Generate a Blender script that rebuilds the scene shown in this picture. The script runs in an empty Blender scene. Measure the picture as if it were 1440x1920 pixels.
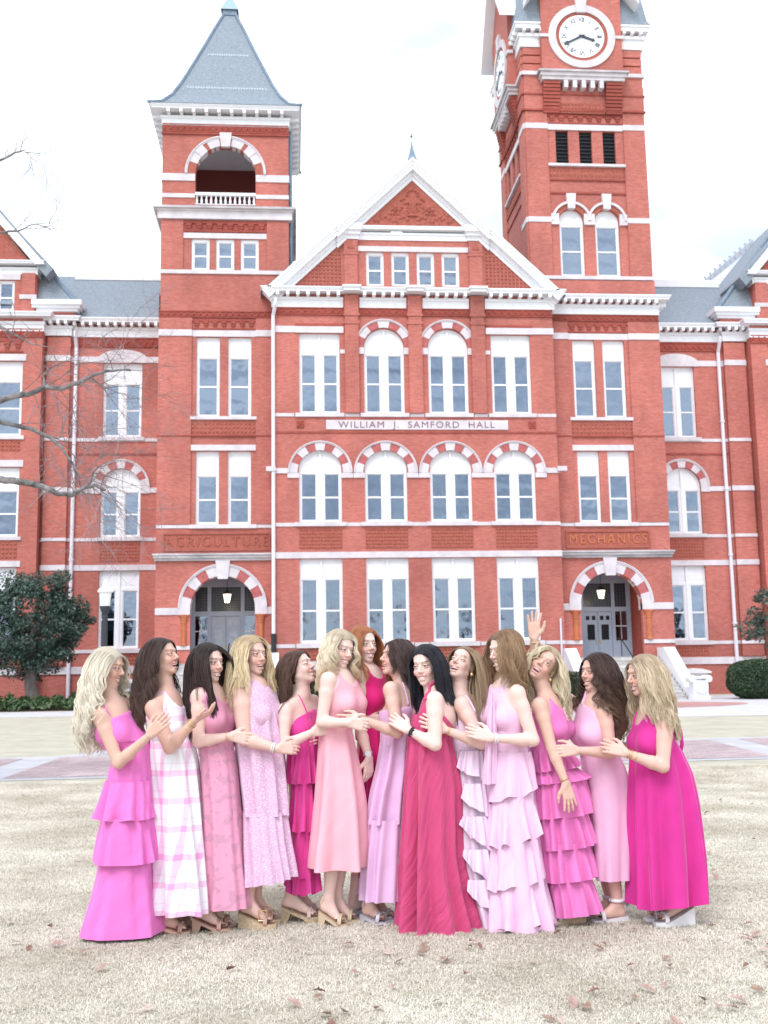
import bpy, bmesh, math, random
import numpy as np
from mathutils import Vector, Matrix, Euler
PI = math.pi
R = math.radians
random.seed(7)
C = bpy.context.scene.collection
scene = bpy.context.scene

# ------------------------------------------------------------------ camera
CAM_H = 1.55
F_PX = 2060.0
YAW, PITCH, ROLL = R(-4.71), R(8.3), R(0.94)
_f = Vector((-math.sin(YAW)*math.cos(PITCH), math.cos(YAW)*math.cos(PITCH), math.sin(PITCH)))
_r = Vector((math.cos(YAW), math.sin(YAW), 0))
_u = _r.cross(_f)
_r2 = math.cos(ROLL)*_r - math.sin(ROLL)*_u
_u2 = math.sin(ROLL)*_r + math.cos(ROLL)*_u
cd = bpy.data.cameras.new('camera')
cam = bpy.data.objects.new('camera', cd); C.objects.link(cam)
cam.matrix_world = Matrix(((_r2.x, _u2.x, -_f.x, 0), (_r2.y, _u2.y, -_f.y, 0), (_r2.z, _u2.z, -_f.z, CAM_H), (0, 0, 0, 1)))
cd.sensor_fit = 'HORIZONTAL'; cd.sensor_width = 36; cd.lens = 36*F_PX/1440
cd.clip_start = 0.05; cd.clip_end = 3000
cd.dof.use_dof = True; cd.dof.focus_distance = 7.1; cd.dof.aperture_fstop = 6.3
scene.camera = cam

def at(px, py, Y):
    """world point on the plane y = Y seen at a pixel of the 1440 x 1920 photograph"""
    d = _f + _r2*((px-720)/F_PX) - _u2*((py-960)/F_PX)
    t = Y/d.y
    return Vector((d.x*t, Y, CAM_H + d.z*t))

# ------------------------------------------------------------------ world, sun, exposure
SUN_EL, SUN_AZ = R(50), R(205)       # azimuth clockwise from +Y (the view direction): behind the camera, to the left
world = bpy.data.worlds.new('World'); scene.world = world; world.use_nodes = True
nt = world.node_tree; nt.nodes.clear()
def N(t, **kw):
    n = nt.nodes.new(t)
    for k, v in kw.items(): setattr(n, k, v)
    return n
wo = N('ShaderNodeOutputWorld'); bg = N('ShaderNodeBackground'); bg.inputs[1].default_value = 0.12
sky = N('ShaderNodeTexSky', sky_type='NISHITA', sun_disc=False, sun_elevation=SUN_EL, sun_rotation=SUN_AZ, air_density=1.0, dust_density=1.5, ozone_density=1.5)
tc = N('ShaderNodeTexCoord'); mp = N('ShaderNodeMapping'); mp.inputs['Scale'].default_value = (1.0, 1.0, 2.6); mp.inputs['Location'].default_value = (0.7, 1.9, 0.6)
nz = N('ShaderNodeTexNoise'); nz.inputs['Scale'].default_value = 1.9; nz.inputs['Detail'].default_value = 7; nz.inputs['Roughness'].default_value = 0.55
cr = N('ShaderNodeValToRGB'); cr.color_ramp.elements[0].position = 0.26; cr.color_ramp.elements[1].position = 0.56; cr.color_ramp.elements[0].color = (.55, .55, .55, 1)
nz2 = N('ShaderNodeTexNoise'); nz2.inputs['Scale'].default_value = 4.5; nz2.inputs['Detail'].default_value = 5
cc = N('ShaderNodeValToRGB'); cc.color_ramp.elements[0].color = (4.6, 5.1, 6.0, 1); cc.color_ramp.elements[1].color = (9.6, 10.2, 10.8, 1)
cc.color_ramp.elements[0].position = 0.38; cc.color_ramp.elements[1].position = 0.60
mx = N('ShaderNodeMixRGB')
L = nt.links.new
L(tc.outputs['Generated'], mp.inputs[0]); L(mp.outputs[0], nz.inputs[0]); L(mp.outputs[0], nz2.inputs[0])
L(nz.outputs[0], cr.inputs[0]); L(nz2.outputs[0], cc.inputs[0])
L(cr.outputs[0], mx.inputs[0]); L(sky.outputs[0], mx.inputs[1]); L(cc.outputs[0], mx.inputs[2])
L(mx.outputs[0], bg.inputs[0]); L(bg.outputs[0], wo.inputs[0])

sd = bpy.data.lights.new('sun', 'SUN'); sd.energy = 1.1; sd.angle = R(24); sd.color = (.975, .965, 1.0)
sun = bpy.data.objects.new('sun', sd); C.objects.link(sun)
_sv = Vector((math.sin(SUN_AZ)*math.cos(SUN_EL), math.cos(SUN_AZ)*math.cos(SUN_EL), math.sin(SUN_EL)))
sun.rotation_euler = (-_sv).to_track_quat('-Z', 'Y').to_euler(); sun.location = (0, 0, 60)
scene.view_settings.view_transform = 'Standard'; scene.view_settings.look = 'None'
scene.view_settings.exposure = 0.86; scene.view_settings.gamma = 1.0
scene.view_settings.use_curve_mapping = False

# ------------------------------------------------------------------ materials
def mat(name, col, rough=0.7, noise=None, spec=0.5, metal=0.0, sheen=0.0, emit=None, bump=None, coord='Object', stretch=(1, 1, 1), subsurf=0.0, alpha=None):
    """noise = (scale, amount[, second colour]); bump = (scale, strength)"""
    m = bpy.data.materials.new(name); m.use_nodes = True
    t = m.node_tree; b = t.nodes['Principled BSDF']
    b.inputs['Base Color'].default_value = (*col, 1); b.inputs['Roughness'].default_value = rough
    b.inputs['Specular IOR Level'].default_value = spec; b.inputs['Metallic'].default_value = metal
    if sheen: b.inputs['Sheen Weight'].default_value = sheen; b.inputs['Sheen Roughness'].default_value = 0.4
    if subsurf:
        b.inputs['Subsurface Weight'].default_value = subsurf; b.inputs['Subsurface Scale'].default_value = 0.02
        b.inputs['Subsurface Radius'].default_value = (1, .35, .2)
    if emit: b.inputs['Emission Color'].default_value = (*emit[0], 1); b.inputs['Emission Strength'].default_value = emit[1]
    if noise or bump:
        c = t.nodes.new('ShaderNodeTexCoord'); p = t.nodes.new('ShaderNodeMapping'); p.inputs['Scale'].default_value = stretch
        t.links.new(c.outputs[coord], p.inputs[0])
    if noise:
        n = t.nodes.new('ShaderNodeTexNoise'); n.inputs['Scale'].default_value = noise[0]; n.inputs['Detail'].default_value = 6; n.inputs['Roughness'].default_value = 0.65
        r = t.nodes.new('ShaderNodeValToRGB'); a = noise[1]; c2 = noise[2] if len(noise) > 2 else None
        r.color_ramp.elements[0].position = 0.32; r.color_ramp.elements[1].position = 0.68
        r.color_ramp.elements[0].color = (*[max(0, x*(1-a)) for x in col], 1)
        r.color_ramp.elements[1].color = (*(c2 if c2 else [min(1, x*(1+a)) for x in col]), 1)
        t.links.new(p.outputs[0], n.inputs[0]); t.links.new(n.outputs[0], r.inputs[0]); t.links.new(r.outputs[0], b.inputs['Base Color'])
    if bump:
        n = t.nodes.new('ShaderNodeTexNoise'); n.inputs['Scale'].default_value = bump[0]; n.inputs['Detail'].default_value = 4
        u = t.nodes.new('ShaderNodeBump'); u.inputs['Strength'].default_value = bump[1]; u.inputs['Distance'].default_value = 0.02
        t.links.new(p.outputs[0], n.inputs[0]); t.links.new(n.outputs[0], u.inputs['Height']); t.links.new(u.outputs[0], b.inputs['Normal'])
    return m

def brick_mat(name, c1, c2, mortar, bw=0.22, bh=0.075, ms=0.012, plane='wall', rough=0.85, streak=0.10):
    m = bpy.data.materials.new(name); m.use_nodes = True
    t = m.node_tree; b = t.nodes['Principled BSDF']; b.inputs['Roughness'].default_value = rough; b.inputs['Specular IOR Level'].default_value = 0.25
    def n(ty): return t.nodes.new(ty)
    l = t.links.new
    c = n('ShaderNodeTexCoord'); s = n('ShaderNodeSeparateXYZ'); k = n('ShaderNodeCombineXYZ')
    l(c.outputs['Object'], s.inputs[0])
    if plane == 'wall':
        a = n('ShaderNodeMath'); a.operation = 'ADD'; l(s.outputs[0], a.inputs[0]); l(s.outputs[1], a.inputs[1]); l(a.outputs[0], k.inputs[0]); l(s.outputs[2], k.inputs[1])
    else:
        l(s.outputs[0], k.inputs[0]); l(s.outputs[1], k.inputs[1])
    br = n('ShaderNodeTexBrick'); br.inputs['Color1'].default_value = (*c1, 1); br.inputs['Color2'].default_value = (*c2, 1); br.inputs['Mortar'].default_value = (*mortar, 1)
    br.inputs['Scale'].default_value = 1; br.inputs['Brick Width'].default_value = bw; br.inputs['Row Height'].default_value = bh; br.inputs['Mortar Size'].default_value = ms
    l(k.outputs[0], br.inputs[0])
    def var(scale, st, lo, hi, a):
        p = n('ShaderNodeMapping'); p.inputs['Scale'].default_value = st; l(c.outputs['Object'], p.inputs[0])
        z = n('ShaderNodeTexNoise'); z.inputs['Scale'].default_value = scale; z.inputs['Detail'].default_value = 5; l(p.outputs[0], z.inputs[0])
        r = n('ShaderNodeMapRange'); r.inputs[1].default_value = 0.3; r.inputs[2].default_value = 0.7; r.inputs[3].default_value = lo; r.inputs[4].default_value = hi; l(z.outputs[0], r.inputs[0])
        x = n('ShaderNodeMixRGB'); x.blend_type = 'MULTIPLY'; x.inputs[0].default_value = 1; l(a, x.inputs[1]); l(r.outputs[0], x.inputs[2]); return x.outputs[0]
    o = var(2.6, (1, 1, 5), 1-streak, 1+streak, br.outputs[0]); o = var(0.22, (1, 1, 1), 0.82, 1.16, o); o = var(0.9, (1, 1, .25), 0.90, 1.10, o); o = var(14, (1, 1, 3), 0.88, 1.12, o)
    l(o, b.inputs['Base Color'])
    return m

M = {}
M['brick'] = brick_mat('red_brick', (.41, .106, .078), (.50, .158, .122), (.44, .18, .155))
M['brick_dark'] = brick_mat('red_brick_carved', (.32, .068, .050), (.39, .095, .07), (.29, .075, .06))
M['terracotta'] = mat('terracotta', (.36, .10, .07), .85, (6, .22))
M['voussoir'] = mat('arch_brick', (.42, .115, .11), .85, (5, .2))
M['orange'] = mat('orange_terracotta', (.48, .15, .06), .7, (4, .2))
M['stone'] = mat('pale_stone', (.62, .575, .60), .8, (1.4, .14), bump=(12, .15))
M['stone_dark'] = mat('weathered_stone', (.50, .50, .52), .85, (1.1, .45, (.66, .62, .64)), stretch=(.5, 1, 2))
M['white'] = mat('white_paint', (.80, .81, .84), .5, (2.5, .03))
M['slate'] = mat('roof_slate', (.22, .26, .30), .7, (7, .3), stretch=(1, 1, 3), bump=(20, .3))
M['slate_light'] = mat('light_slate', (.44, .48, .54), .7, (9, .15))
M['copper'] = mat('roof_metal', (.17, .23, .30), .6, (3, .2))
M['path_concrete'] = mat('path_concrete', (.44, .43, .45), .9, (1.3, .16), bump=(40, .1))
M['concrete'] = mat('concrete', (.54, .53, .55), .9, (1.3, .12), bump=(40, .1))
M['concrete_step'] = mat('step_stone', (.52, .50, .48), .9, (2.2, .3), stretch=(1, 1, 3))
M['paver'] = brick_mat('brick_paver', (.34, .23, .235), (.42, .31, .315), (.42, .38, .39), .24, .12, .014, 'floor')
M['plaza_brick'] = brick_mat('plaza_paver', (.42, .19, .17), (.50, .26, .24), (.44, .30, .29), .24, .12, .012, 'floor')
M['door'] = mat('blue_grey_door_paint', (.36, .43, .54), .5, (2, .08))
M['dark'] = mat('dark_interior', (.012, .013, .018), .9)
M['black'] = mat('black_iron', (.015, .016, .02), .5)
M['blind'] = mat('window_blind', (.62, .55, .50), .8, (8, .08), stretch=(.05, 1, 8))
M['soffit'] = mat('grey_ceiling', (.33, .33, .35), .8, (4, .15))
M['downpipe'] = mat('painted_downpipe', (.70, .69, .76), .5)
M['lamp'] = mat('lit_lantern_glass', (.9, .85, .7), .4, emit=((1, .86, .62), .9))
M['clockface'] = mat('clock_face', (.82, .84, .86), .4)
M['clockblack'] = mat('clock_black', (.03, .045, .07), .5)
g = bpy.data.materials.new('window_glass'); g.use_nodes = True; t = g.node_tree; t.nodes.clear()
_o = t.nodes.new('ShaderNodeOutputMaterial'); _m = t.nodes.new('ShaderNodeMixShader'); _a = t.nodes.new('ShaderNodeBsdfTransparent'); _b = t.nodes.new('ShaderNodeBsdfGlossy')
_a.inputs[0].default_value = (.4, .46, .54, 1); _b.inputs[0].default_value = (.72, .84, 1, 1); _b.inputs['Roughness'].default_value = 0.02; _m.inputs[0].default_value = 0.24
_n = t.nodes.new('ShaderNodeTexNoise'); _n.inputs['Scale'].default_value = .8; _bp = t.nodes.new('ShaderNodeBump'); _bp.inputs['Strength'].default_value = .5; _bp.inputs['Distance'].default_value = .05
_c = t.nodes.new('ShaderNodeTexCoord'); t.links.new(_c.outputs['Object'], _n.inputs[0]); t.links.new(_n.outputs[0], _bp.inputs['Height']); t.links.new(_bp.outputs[0], _b.inputs['Normal'])
t.links.new(_a.outputs[0], _m.inputs[1]); t.links.new(_b.outputs[0], _m.inputs[2]); t.links.new(_m.outputs[0], _o.inputs[0]); M['glass'] = g

# ------------------------------------------------------------------ mesh helpers
class MB:
    def __init__(s): s.v = []; s.f = []
    def poly(s, pts):
        i = len(s.v); s.v += [tuple(p) for p in pts]; s.f.append(tuple(range(i, i+len(pts)))); return s
    def box(s, x0, x1, y0, y1, z0, z1):
        i = len(s.v); s.v += [(x, y, z) for x in (x0, x1) for y in (y0, y1) for z in (z0, z1)]
        for q in ((0, 1, 3, 2), (4, 6, 7, 5), (0, 4, 5, 1), (2, 3, 7, 6), (0, 2, 6, 4), (1, 5, 7, 3)): s.f.append(tuple(i+k for k in q))
        return s
    def prism(s, pts, y0, y1):
        """polygon of (x, z) extruded from y0 to y1"""
        n = len(pts); i = len(s.v); s.v += [(x, y0, z) for x, z in pts] + [(x, y1, z) for x, z in pts]
        s.f.append(tuple(range(i, i+n))); s.f.append(tuple(range(i+2*n-1, i+n-1, -1)))
        for k in range(n): s.f.append((i+k, i+n+k, i+n+(k+1) % n, i+(k+1) % n))
        return s
    def tube(s, pts, r, n=8, cap=True):
        pts = [Vector(p) for p in pts]; rs = r if hasattr(r, '__len__') else [r]*len(pts); i0 = len(s.v); pv = None
        for k, p in enumerate(pts):
            d = (pts[min(k+1, len(pts)-1)]-pts[max(k-1, 0)]); d = d.normalized() if d.length > 1e-9 else Vector((0, 0, 1))
            if pv is None: a = d.orthogonal().normalized()
            else: a = (pv - d*pv.dot(d)); a = a.normalized() if a.length > 1e-6 else d.orthogonal().normalized()
            pv = a; b = d.cross(a)
            for j in range(n):
                w = 2*PI*j/n; s.v.append(tuple(p+(a*math.cos(w)+b*math.sin(w))*rs[k]))
        for k in range(len(pts)-1):
            for j in range(n):
                a0 = i0+k*n+j; a1 = i0+k*n+(j+1) % n; s.f.append((a0, a1, a1+n, a0+n))
        if cap: s.f.append(tuple(range(i0+n-1, i0-1, -1))); s.f.append(tuple(range(i0+(len(pts)-1)*n, i0+len(pts)*n)))
        return s
    def lathe(s, prof, cx=0, cy=0, n=12):
        """prof = [(r, z)...] about the vertical axis through cx, cy"""
        i0 = len(s.v)
        for r_, z in prof:
            for j in range(n): w = 2*PI*j/n+PI/n; s.v.append((cx+r_*math.cos(w), cy+r_*math.sin(w), z))
        for k in range(len(prof)-1):
            for j in range(n): a = i0+k*n+j; b = i0+k*n+(j+1) % n; s.f.append((a, b, b+n, a+n))
        s.f.append(tuple(range(i0+n-1, i0-1, -1))); s.f.append(tuple(range(i0+(len(prof)-1)*n, i0+len(prof)*n)))
        return s
    def mesh(s, name, m, smooth=False):
        me = bpy.data.meshes.new(name); me.from_pydata(s.v, [], s.f); me.materials.append(m); me.update()
        if smooth: me.polygons.foreach_set('use_smooth', [True]*len(me.polygons))
        return me
    def build(s, name, m, parent=None, smooth=False, **kw):
        return link(name, s.mesh(name, m, smooth), parent, **kw)
def link(name, me, parent=None, loc=(0, 0, 0), rot=(0, 0, 0), label=None, cat=None, group=None, kind=None, scale=None):
    o = bpy.data.objects.new(name, me); C.objects.link(o); o.parent = parent; o.location = loc; o.rotation_euler = rot
    if scale: o.scale = scale
    if label: o['label'] = label
    if cat: o['category'] = cat
    if group: o['group'] = group
    if kind: o['kind'] = kind
    return o
def thing(name, label, cat, loc=(0, 0, 0), rotz=0, group=None):
    return link(name, None, None, loc, (0, 0, rotz), label, cat, group)
def text_mesh(name, body, size, m, depth=0.02, spacing=1.0, bevel=0):
    cu = bpy.data.curves.new(name, 'FONT'); cu.body = body; cu.size = size; cu.align_x = 'CENTER'; cu.align_y = 'CENTER'; cu.extrude = depth; cu.space_character = spacing; cu.resolution_u = 3
    cu.offset = bevel
    o = bpy.data.objects.new('tmp', cu); C.objects.link(o); bpy.context.view_layer.update()
    me = bpy.data.meshes.new_from_object(o.evaluated_get(bpy.context.evaluated_depsgraph_get())); bpy.data.objects.remove(o); bpy.data.curves.remove(cu)
    me.materials.clear(); me.materials.append(m); me.name = name
    return me

# ================================================================== THE HALL
hall = thing('brick_hall', 'long red brick Victorian hall with white windows, gables and two towers', 'building', (6.53, 57, 0))
B = hall
def wall(x0, x1, z0, z1, y, ops, depth=.3, top=None):
    """front wall face with openings (cx, w, z0, z1, kind); kind 'r' or 'a' (z1 is the springing) ; returns MB incl. reveals"""
    b = MB(); xs = {x0, x1}; zs = {z0, z1}; rects = []
    for cx, w, a, c, k in ops:
        t_ = c + (w/2 if k == 'a' else 0); rects.append((cx-w/2, cx+w/2, a, t_)); xs |= {cx-w/2, cx+w/2}; zs |= {a, t_}
        d = depth
        if k == 'a':
            n = 20; arc = [(cx + w/2*math.cos(PI*i/n), c + w/2*math.sin(PI*i/n)) for i in range(n+1)]
            for i in range(n):
                p, q = arc[i], arc[i+1]; b.poly([(p[0], y, p[1]), (q[0], y, q[1]), (q[0], y+d, q[1]), (p[0], y+d, p[1])])
                cxr = cx+w/2 if i < n/2 else cx-w/2
                b.poly([(p[0], y, p[1]), (cxr, y, t_), (q[0], y, q[1])])
            b.poly([(cx, y, t_), (cx-w/2, y, t_), (cx+w/2, y, t_)]) if False else None
        else: b.poly([(cx-w/2, y, c), (cx+w/2, y, c), (cx+w/2, y+d, c), (cx-w/2, y+d, c)])
        b.poly([(cx-w/2, y, a), (cx-w/2, y, c), (cx-w/2, y+d, c), (cx-w/2, y+d, a)]); b.poly([(cx+w/2, y, a), (cx+w/2, y+d, a), (cx+w/2, y+d, c), (cx+w/2, y, c)])
        b.poly([(cx-w/2, y, a), (cx-w/2, y+d, a), (cx+w/2, y+d, a), (cx+w/2, y, a)])
    xs = sorted(xs); zs = sorted(zs)
    for j in range(len(zs)-1):
        run = None
        for i in range(len(xs)-1):
            mx_, mz = (xs[i]+xs[i+1])/2, (zs[j]+zs[j+1])/2
            hole = any(r[0] < mx_ < r[1] and r[2] < mz < r[3] for r in rects)
            if not hole:
                if run is None: run = xs[i]
            if (hole or i == len(xs)-2) and run is not None:
                e = xs[i] if hole else xs[i+1]
                b.poly([(run, y, zs[j]), (e, y, zs[j]), (e, y, zs[j+1]), (run, y, zs[j+1])]); run = None
    return b

PANE = {}
def pane_at(win, x0, x1, y, z0, z1):
    key = (round(x1-x0, 2), round(z1-z0, 2))
    if key not in PANE: PANE[key] = MB().box(-key[0]/2, key[0]/2, -.006, .006, -key[1]/2, key[1]/2).mesh('pane', M['glass'])
    link('pane', PANE[key], win, ((x0+x1)/2, y, (z0+z1)/2))
def sash(f, win, x0, x1, y, z0, z1, zm, st=.05, bars=0):
    """stiles, rails and two panes of a double hung sash"""
    f.box(x0, x0+st, y, y+.06, z0, z1); f.box(x1-st, x1, y, y+.06, z0, z1)
    f.box(x0+st, x1-st, y, y+.06, z0, z0+st*1.3); f.box(x0+st, x1-st, y, y+.06, z1-st, z1); f.box(x0+st, x1-st, y-.01, y+.06, zm-.045, zm+.045)
    pane_at(win, x0+st, x1-st, y+.04, z0+st*1.3, zm-.045); pane_at(win, x0+st, x1-st, y+.04, zm+.045, z1-st)
    if bars:
        for k in range(1, bars+1): xx = x0+st+(x1-x0-2*st)*k/(bars+1); f.box(xx-.016, xx+.016, y+.075, y+.10, z0+st, z1-st)
def window(cx, y, z0, z1, w, kind, gt, gm, arch=False, blind=0, bars=0, group=None):
    """kind 2 = pair of sashes, 1 = single; gt = top of glass, gm = meeting rail; y = wall face"""
    win = link('window', None, B); yf = y+.16; f = MB(); sp = z1-w/2
    x0, x1 = cx-w/2, cx+w/2; cas = .11
    f.box(x0, x0+cas, yf, yf+.12, z0, (sp if arch else z1)); f.box(x1-cas, x1, yf, yf+.12, z0, (sp if arch else z1)); f.box(x0+cas, x1-cas, yf, yf+.14, z0, z0+.09)
    f.box(x0+cas, x1-cas, yf+.002, yf+.11, gt+.02, gt+.2)
    mw = .2
    if kind == 2:
        f.box(cx-mw, cx+mw, yf+.015, yf+.11, z0+.09, gt+.02); f.box(cx-.06, cx+.06, yf-.02, yf+.015, z0+.09, (z1-.04 if not arch else z1-.12))
        cells = [(x0+cas, cx-mw), (cx+mw, x1-cas)]
    else: cells = [(x0+cas, x1-cas)]
    # head panel(s)
    if arch:
        pts = [(cx+(w/2-.001)*math.cos(PI*i/20), sp+(w/2-.001)*math.sin(PI*i/20)) for i in range(21)]
        lo = gt+.2
        f.prism([(x1-cas, lo)]+[p for p in pts]+[(x0+cas, lo)], yf+.05, yf+.09) if sp <= lo+.01 else f.prism([(x1-.001, lo), *pts, (x0+.001, lo)], yf+.05, yf+.09)
        for i in range(20):   # moulded rim
            a, b_ = pts[i], pts[i+1]; q = lambda p, s_: (cx+(p[0]-cx)*s_, sp+(p[1]-sp)*s_)
            k = (w/2-cas)/(w/2); f.prism([a, b_, q(b_, k), q(a, k)], yf, yf+.05)
    else:
        f.box(x0+cas, x1-cas, yf+.05, yf+.09, gt+.2, z1); f.box(x0+cas, x1-cas, yf, yf+.05, z1-.09, z1)
        if kind == 2:
            for a, b_ in ((x0+cas+.08, cx-.14), (cx+.14, x1-cas-.08)): f.box(a, b_, yf+.038, yf+.05, gt+.30, z1-.19)
        else: f.box(x0+cas+.07, x1-cas-.07, yf+.038, yf+.05, gt+.30, z1-.19)
    for a, b_ in cells: sash(f, win, a, b_, yf+.06, z0+.09, gt+.02, gm, bars=bars)
    f.build('window_frame', M['white'], win)
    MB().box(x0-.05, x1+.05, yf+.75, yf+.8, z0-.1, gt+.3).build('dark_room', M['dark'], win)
    if blind:
        for i, (a, b_) in enumerate(cells):
            bz = gt - (gt-z0)*(blind[i % len(blind)] if isinstance(blind, (list, tuple)) else blind)
            if bz < gt-.02: MB().box(a+.02, b_-.02, yf+.2, yf+.22, bz, gt+.05).build('blind', M['blind'], win)
    return win
def stone(x0, x1, y, z0, z1, out=.04, name='stone_band', m='stone', **kw):
    return MB().box(x0, x1, y-out, y+.02, z0, z1).build(name, M[m], B, **kw)
def arch(cx, y, zs, ri, ro, n, hood=.12, out=.05, keyed=False, first_stone=True, m_alt='voussoir', depth=.28, ringed=True):
    """separate voussoirs, pale and brick alternately, and a stone hood mould"""
    for k in range(n):
        a0, a1 = PI*k/n, PI*(k+1)/n; st = (k % 2 == 0) == first_stone
        pts = [(cx+ri*math.cos(a0), zs+ri*math.sin(a0)), (cx+ro*math.cos(a0), zs+ro*math.sin(a0)), (cx+ro*math.cos((a0+a1)/2), zs+ro*math.sin((a0+a1)/2)), (cx+ro*math.cos(a1), zs+ro*math.sin(a1)), (cx+ri*math.cos(a1), zs+ri*math.sin(a1)), (cx+ri*math.cos((a0+a1)/2), zs+ri*math.sin((a0+a1)/2))]
        o_ = out+(.012 if st else 0)
        MB().prism(pts, y-o_, y+depth if ringed else y+.02).build('voussoir', M['stone'] if st else M[m_alt], B)
    h = MB(); N_ = 28
    for k in range(N_):
        a0, a1 = PI*k/N_, PI*(k+1)/N_
        for r0, r1, oo in ((ro, ro+hood*.55, out+.04), (ro+hood*.55, ro+hood, out+.08)):
            h.prism([(cx+r0*math.cos(a0), zs+r0*math.sin(a0)), (cx+r1*math.cos(a0), zs+r1*math.sin(a0)), (cx+r1*math.cos(a1), zs+r1*math.sin(a1)), (cx+r0*math.cos(a1), zs+r0*math.sin(a1))], y-oo, y+.02)
    h.build('hood_mould', M['stone'], B)
def keystone(cx, y, z0, z1, w0, w1, out=.16):
    MB().prism([(cx-w0/2, z0), (cx+w0/2, z0), (cx+w1/2, z1), (cx-w1/2, z1)], y-out, y+.05).build('keystone', M['stone'], B)
MOD = MB().box(-.085, .085, -.30, 0, -.20, 0).mesh('modillion', M['white'])
MODX = MB().box(-.30, 0, -.085, .085, -.20, 0).mesh('modillion', M['white'])
def cornice(x0, x1, y, z0, z1, out=.55, n=0, lret=0, rret=0, frieze=True, name='cornice', yback=None):
    """white boxed cornice: frieze, bed mould, modillions, corona, crown. lret/rret = how far the overhang returns past each end"""
    h = z1-z0; b = MB(); yb = (y+.1 if yback is None else yback)
    lv = lambda o, za, zb: b.box(x0-(o if lret else 0), x1+(o if rret else 0), y-o, yb+(o if yback is not None else 0), z0+h*za, z0+h*zb)
    lv(.06, 0, .40); lv(.12, .40, .56); lv(out*.86, .76, .86); lv(out*.93, .86, .93); lv(out, .93, 1.0)
    c = b.build(name, M['white'], B)
    if n:
        for k in range(n):
            xx = x0+(x1-x0)*(k+.5)/n; link('modillion', MOD, c, (xx, y-.10, z0+h*.755), scale=(1, out*.86/.36, h*.2/.2))
        if yback is not None:
            m_ = max(3, int(round((yback-y)/((x1-x0)/n))))
            for k in range(m_):
                yy = y+(yback-y)*(k+.5)/m_
                if lret: link('modillion', MODX, c, (x0-.10, yy, z0+h*.755), scale=(out*.86/.36, 1, h))
                if rret: link('modillion', MODX, c, (x1+.10, yy, z0+h*.755), (0, 0, PI), scale=(out*.86/.36, 1, h))
    return c
def studs(x0, x1, y, z0, z1, p=.16, m='terracotta', name='diaper_panel', rec=0):
    b = MB(); b.box(x0, x1, y-.012, y+.02, z0, z1); nx = max(1, int((x1-x0)/p)); nz_ = max(1, int((z1-z0)/p)); dx = (x1-x0)/nx; dz = (z1-z0)/nz_
    for i in range(nx):
        for j in range(nz_):
            if (i+j) % 2 and p > .3: continue
            cx, cz = x0+(i+.5)*dx, z0+(j+.5)*dz; q = .34; k = len(b.v)
            b.v += [(cx-dx*q, y-.012, cz-dz*q), (cx+dx*q, y-.012, cz-dz*q), (cx+dx*q, y-.012, cz+dz*q), (cx-dx*q, y-.012, cz+dz*q), (cx, y-.065, cz)]
            for e in range(4): b.f.append((k+e, k+(e+1) % 4, k+4))
    return b.build(name, M[m], B)
def dogtooth(x0, x1, y, z0, z1):
    b = MB(); b.box(x0, x1, y-.03, y+.02, z0, z1); h = z1-z0; b.box(x0, x1, y-.09, y-.03, z0, z0+h*.12); b.box(x0, x1, y-.07, y-.03, z1-h*.14, z1)
    n = int((x1-x0)/.34)
    for k in range(n):
        cx = x0+(k+.5)*(x1-x0)/n; w = (x1-x0)/n/2; a, c = z0+h*.18, z1-h*.2
        b.prism([(cx-w, a), (cx-w*.62, a), (cx, c-h*.2), (cx+w*.62, a), (cx+w, a), (cx+w*.18, c), (cx-w*.18, c)], y-.075, y-.03)
    return b.build('dogtooth_frieze', M['brick_dark'], B)
def corbels(x0, x1, y, z0, z1, n):
    b = MB(); b.box(x0, x1, y-.05, y+.02, z1-.14, z1); b.box(x0, x1, y-.05, y+.02, z0, z0+.08)
    for k in range(n):
        cx = x0+(x1-x0)*(k+.5)/n; w = (x1-x0)/n*.27
        for q in range(3): b.box(cx-w*(1-.22*q), cx+w*(1-.22*q), y-.10+.03*q, y+.02, z1-.14-(q+1)*(z1-z0-.22)/3, z1-.14-q*(z1-z0-.22)/3)
    return b.build('corbel_table', M['brick_dark'], B)

LV = dict(w1=(3.08, 7.46), g1=(6.36, 4.76), w2=(9.37, 13.32), g2=(11.95, 10.71), g3=(18.42, 16.85))
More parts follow.
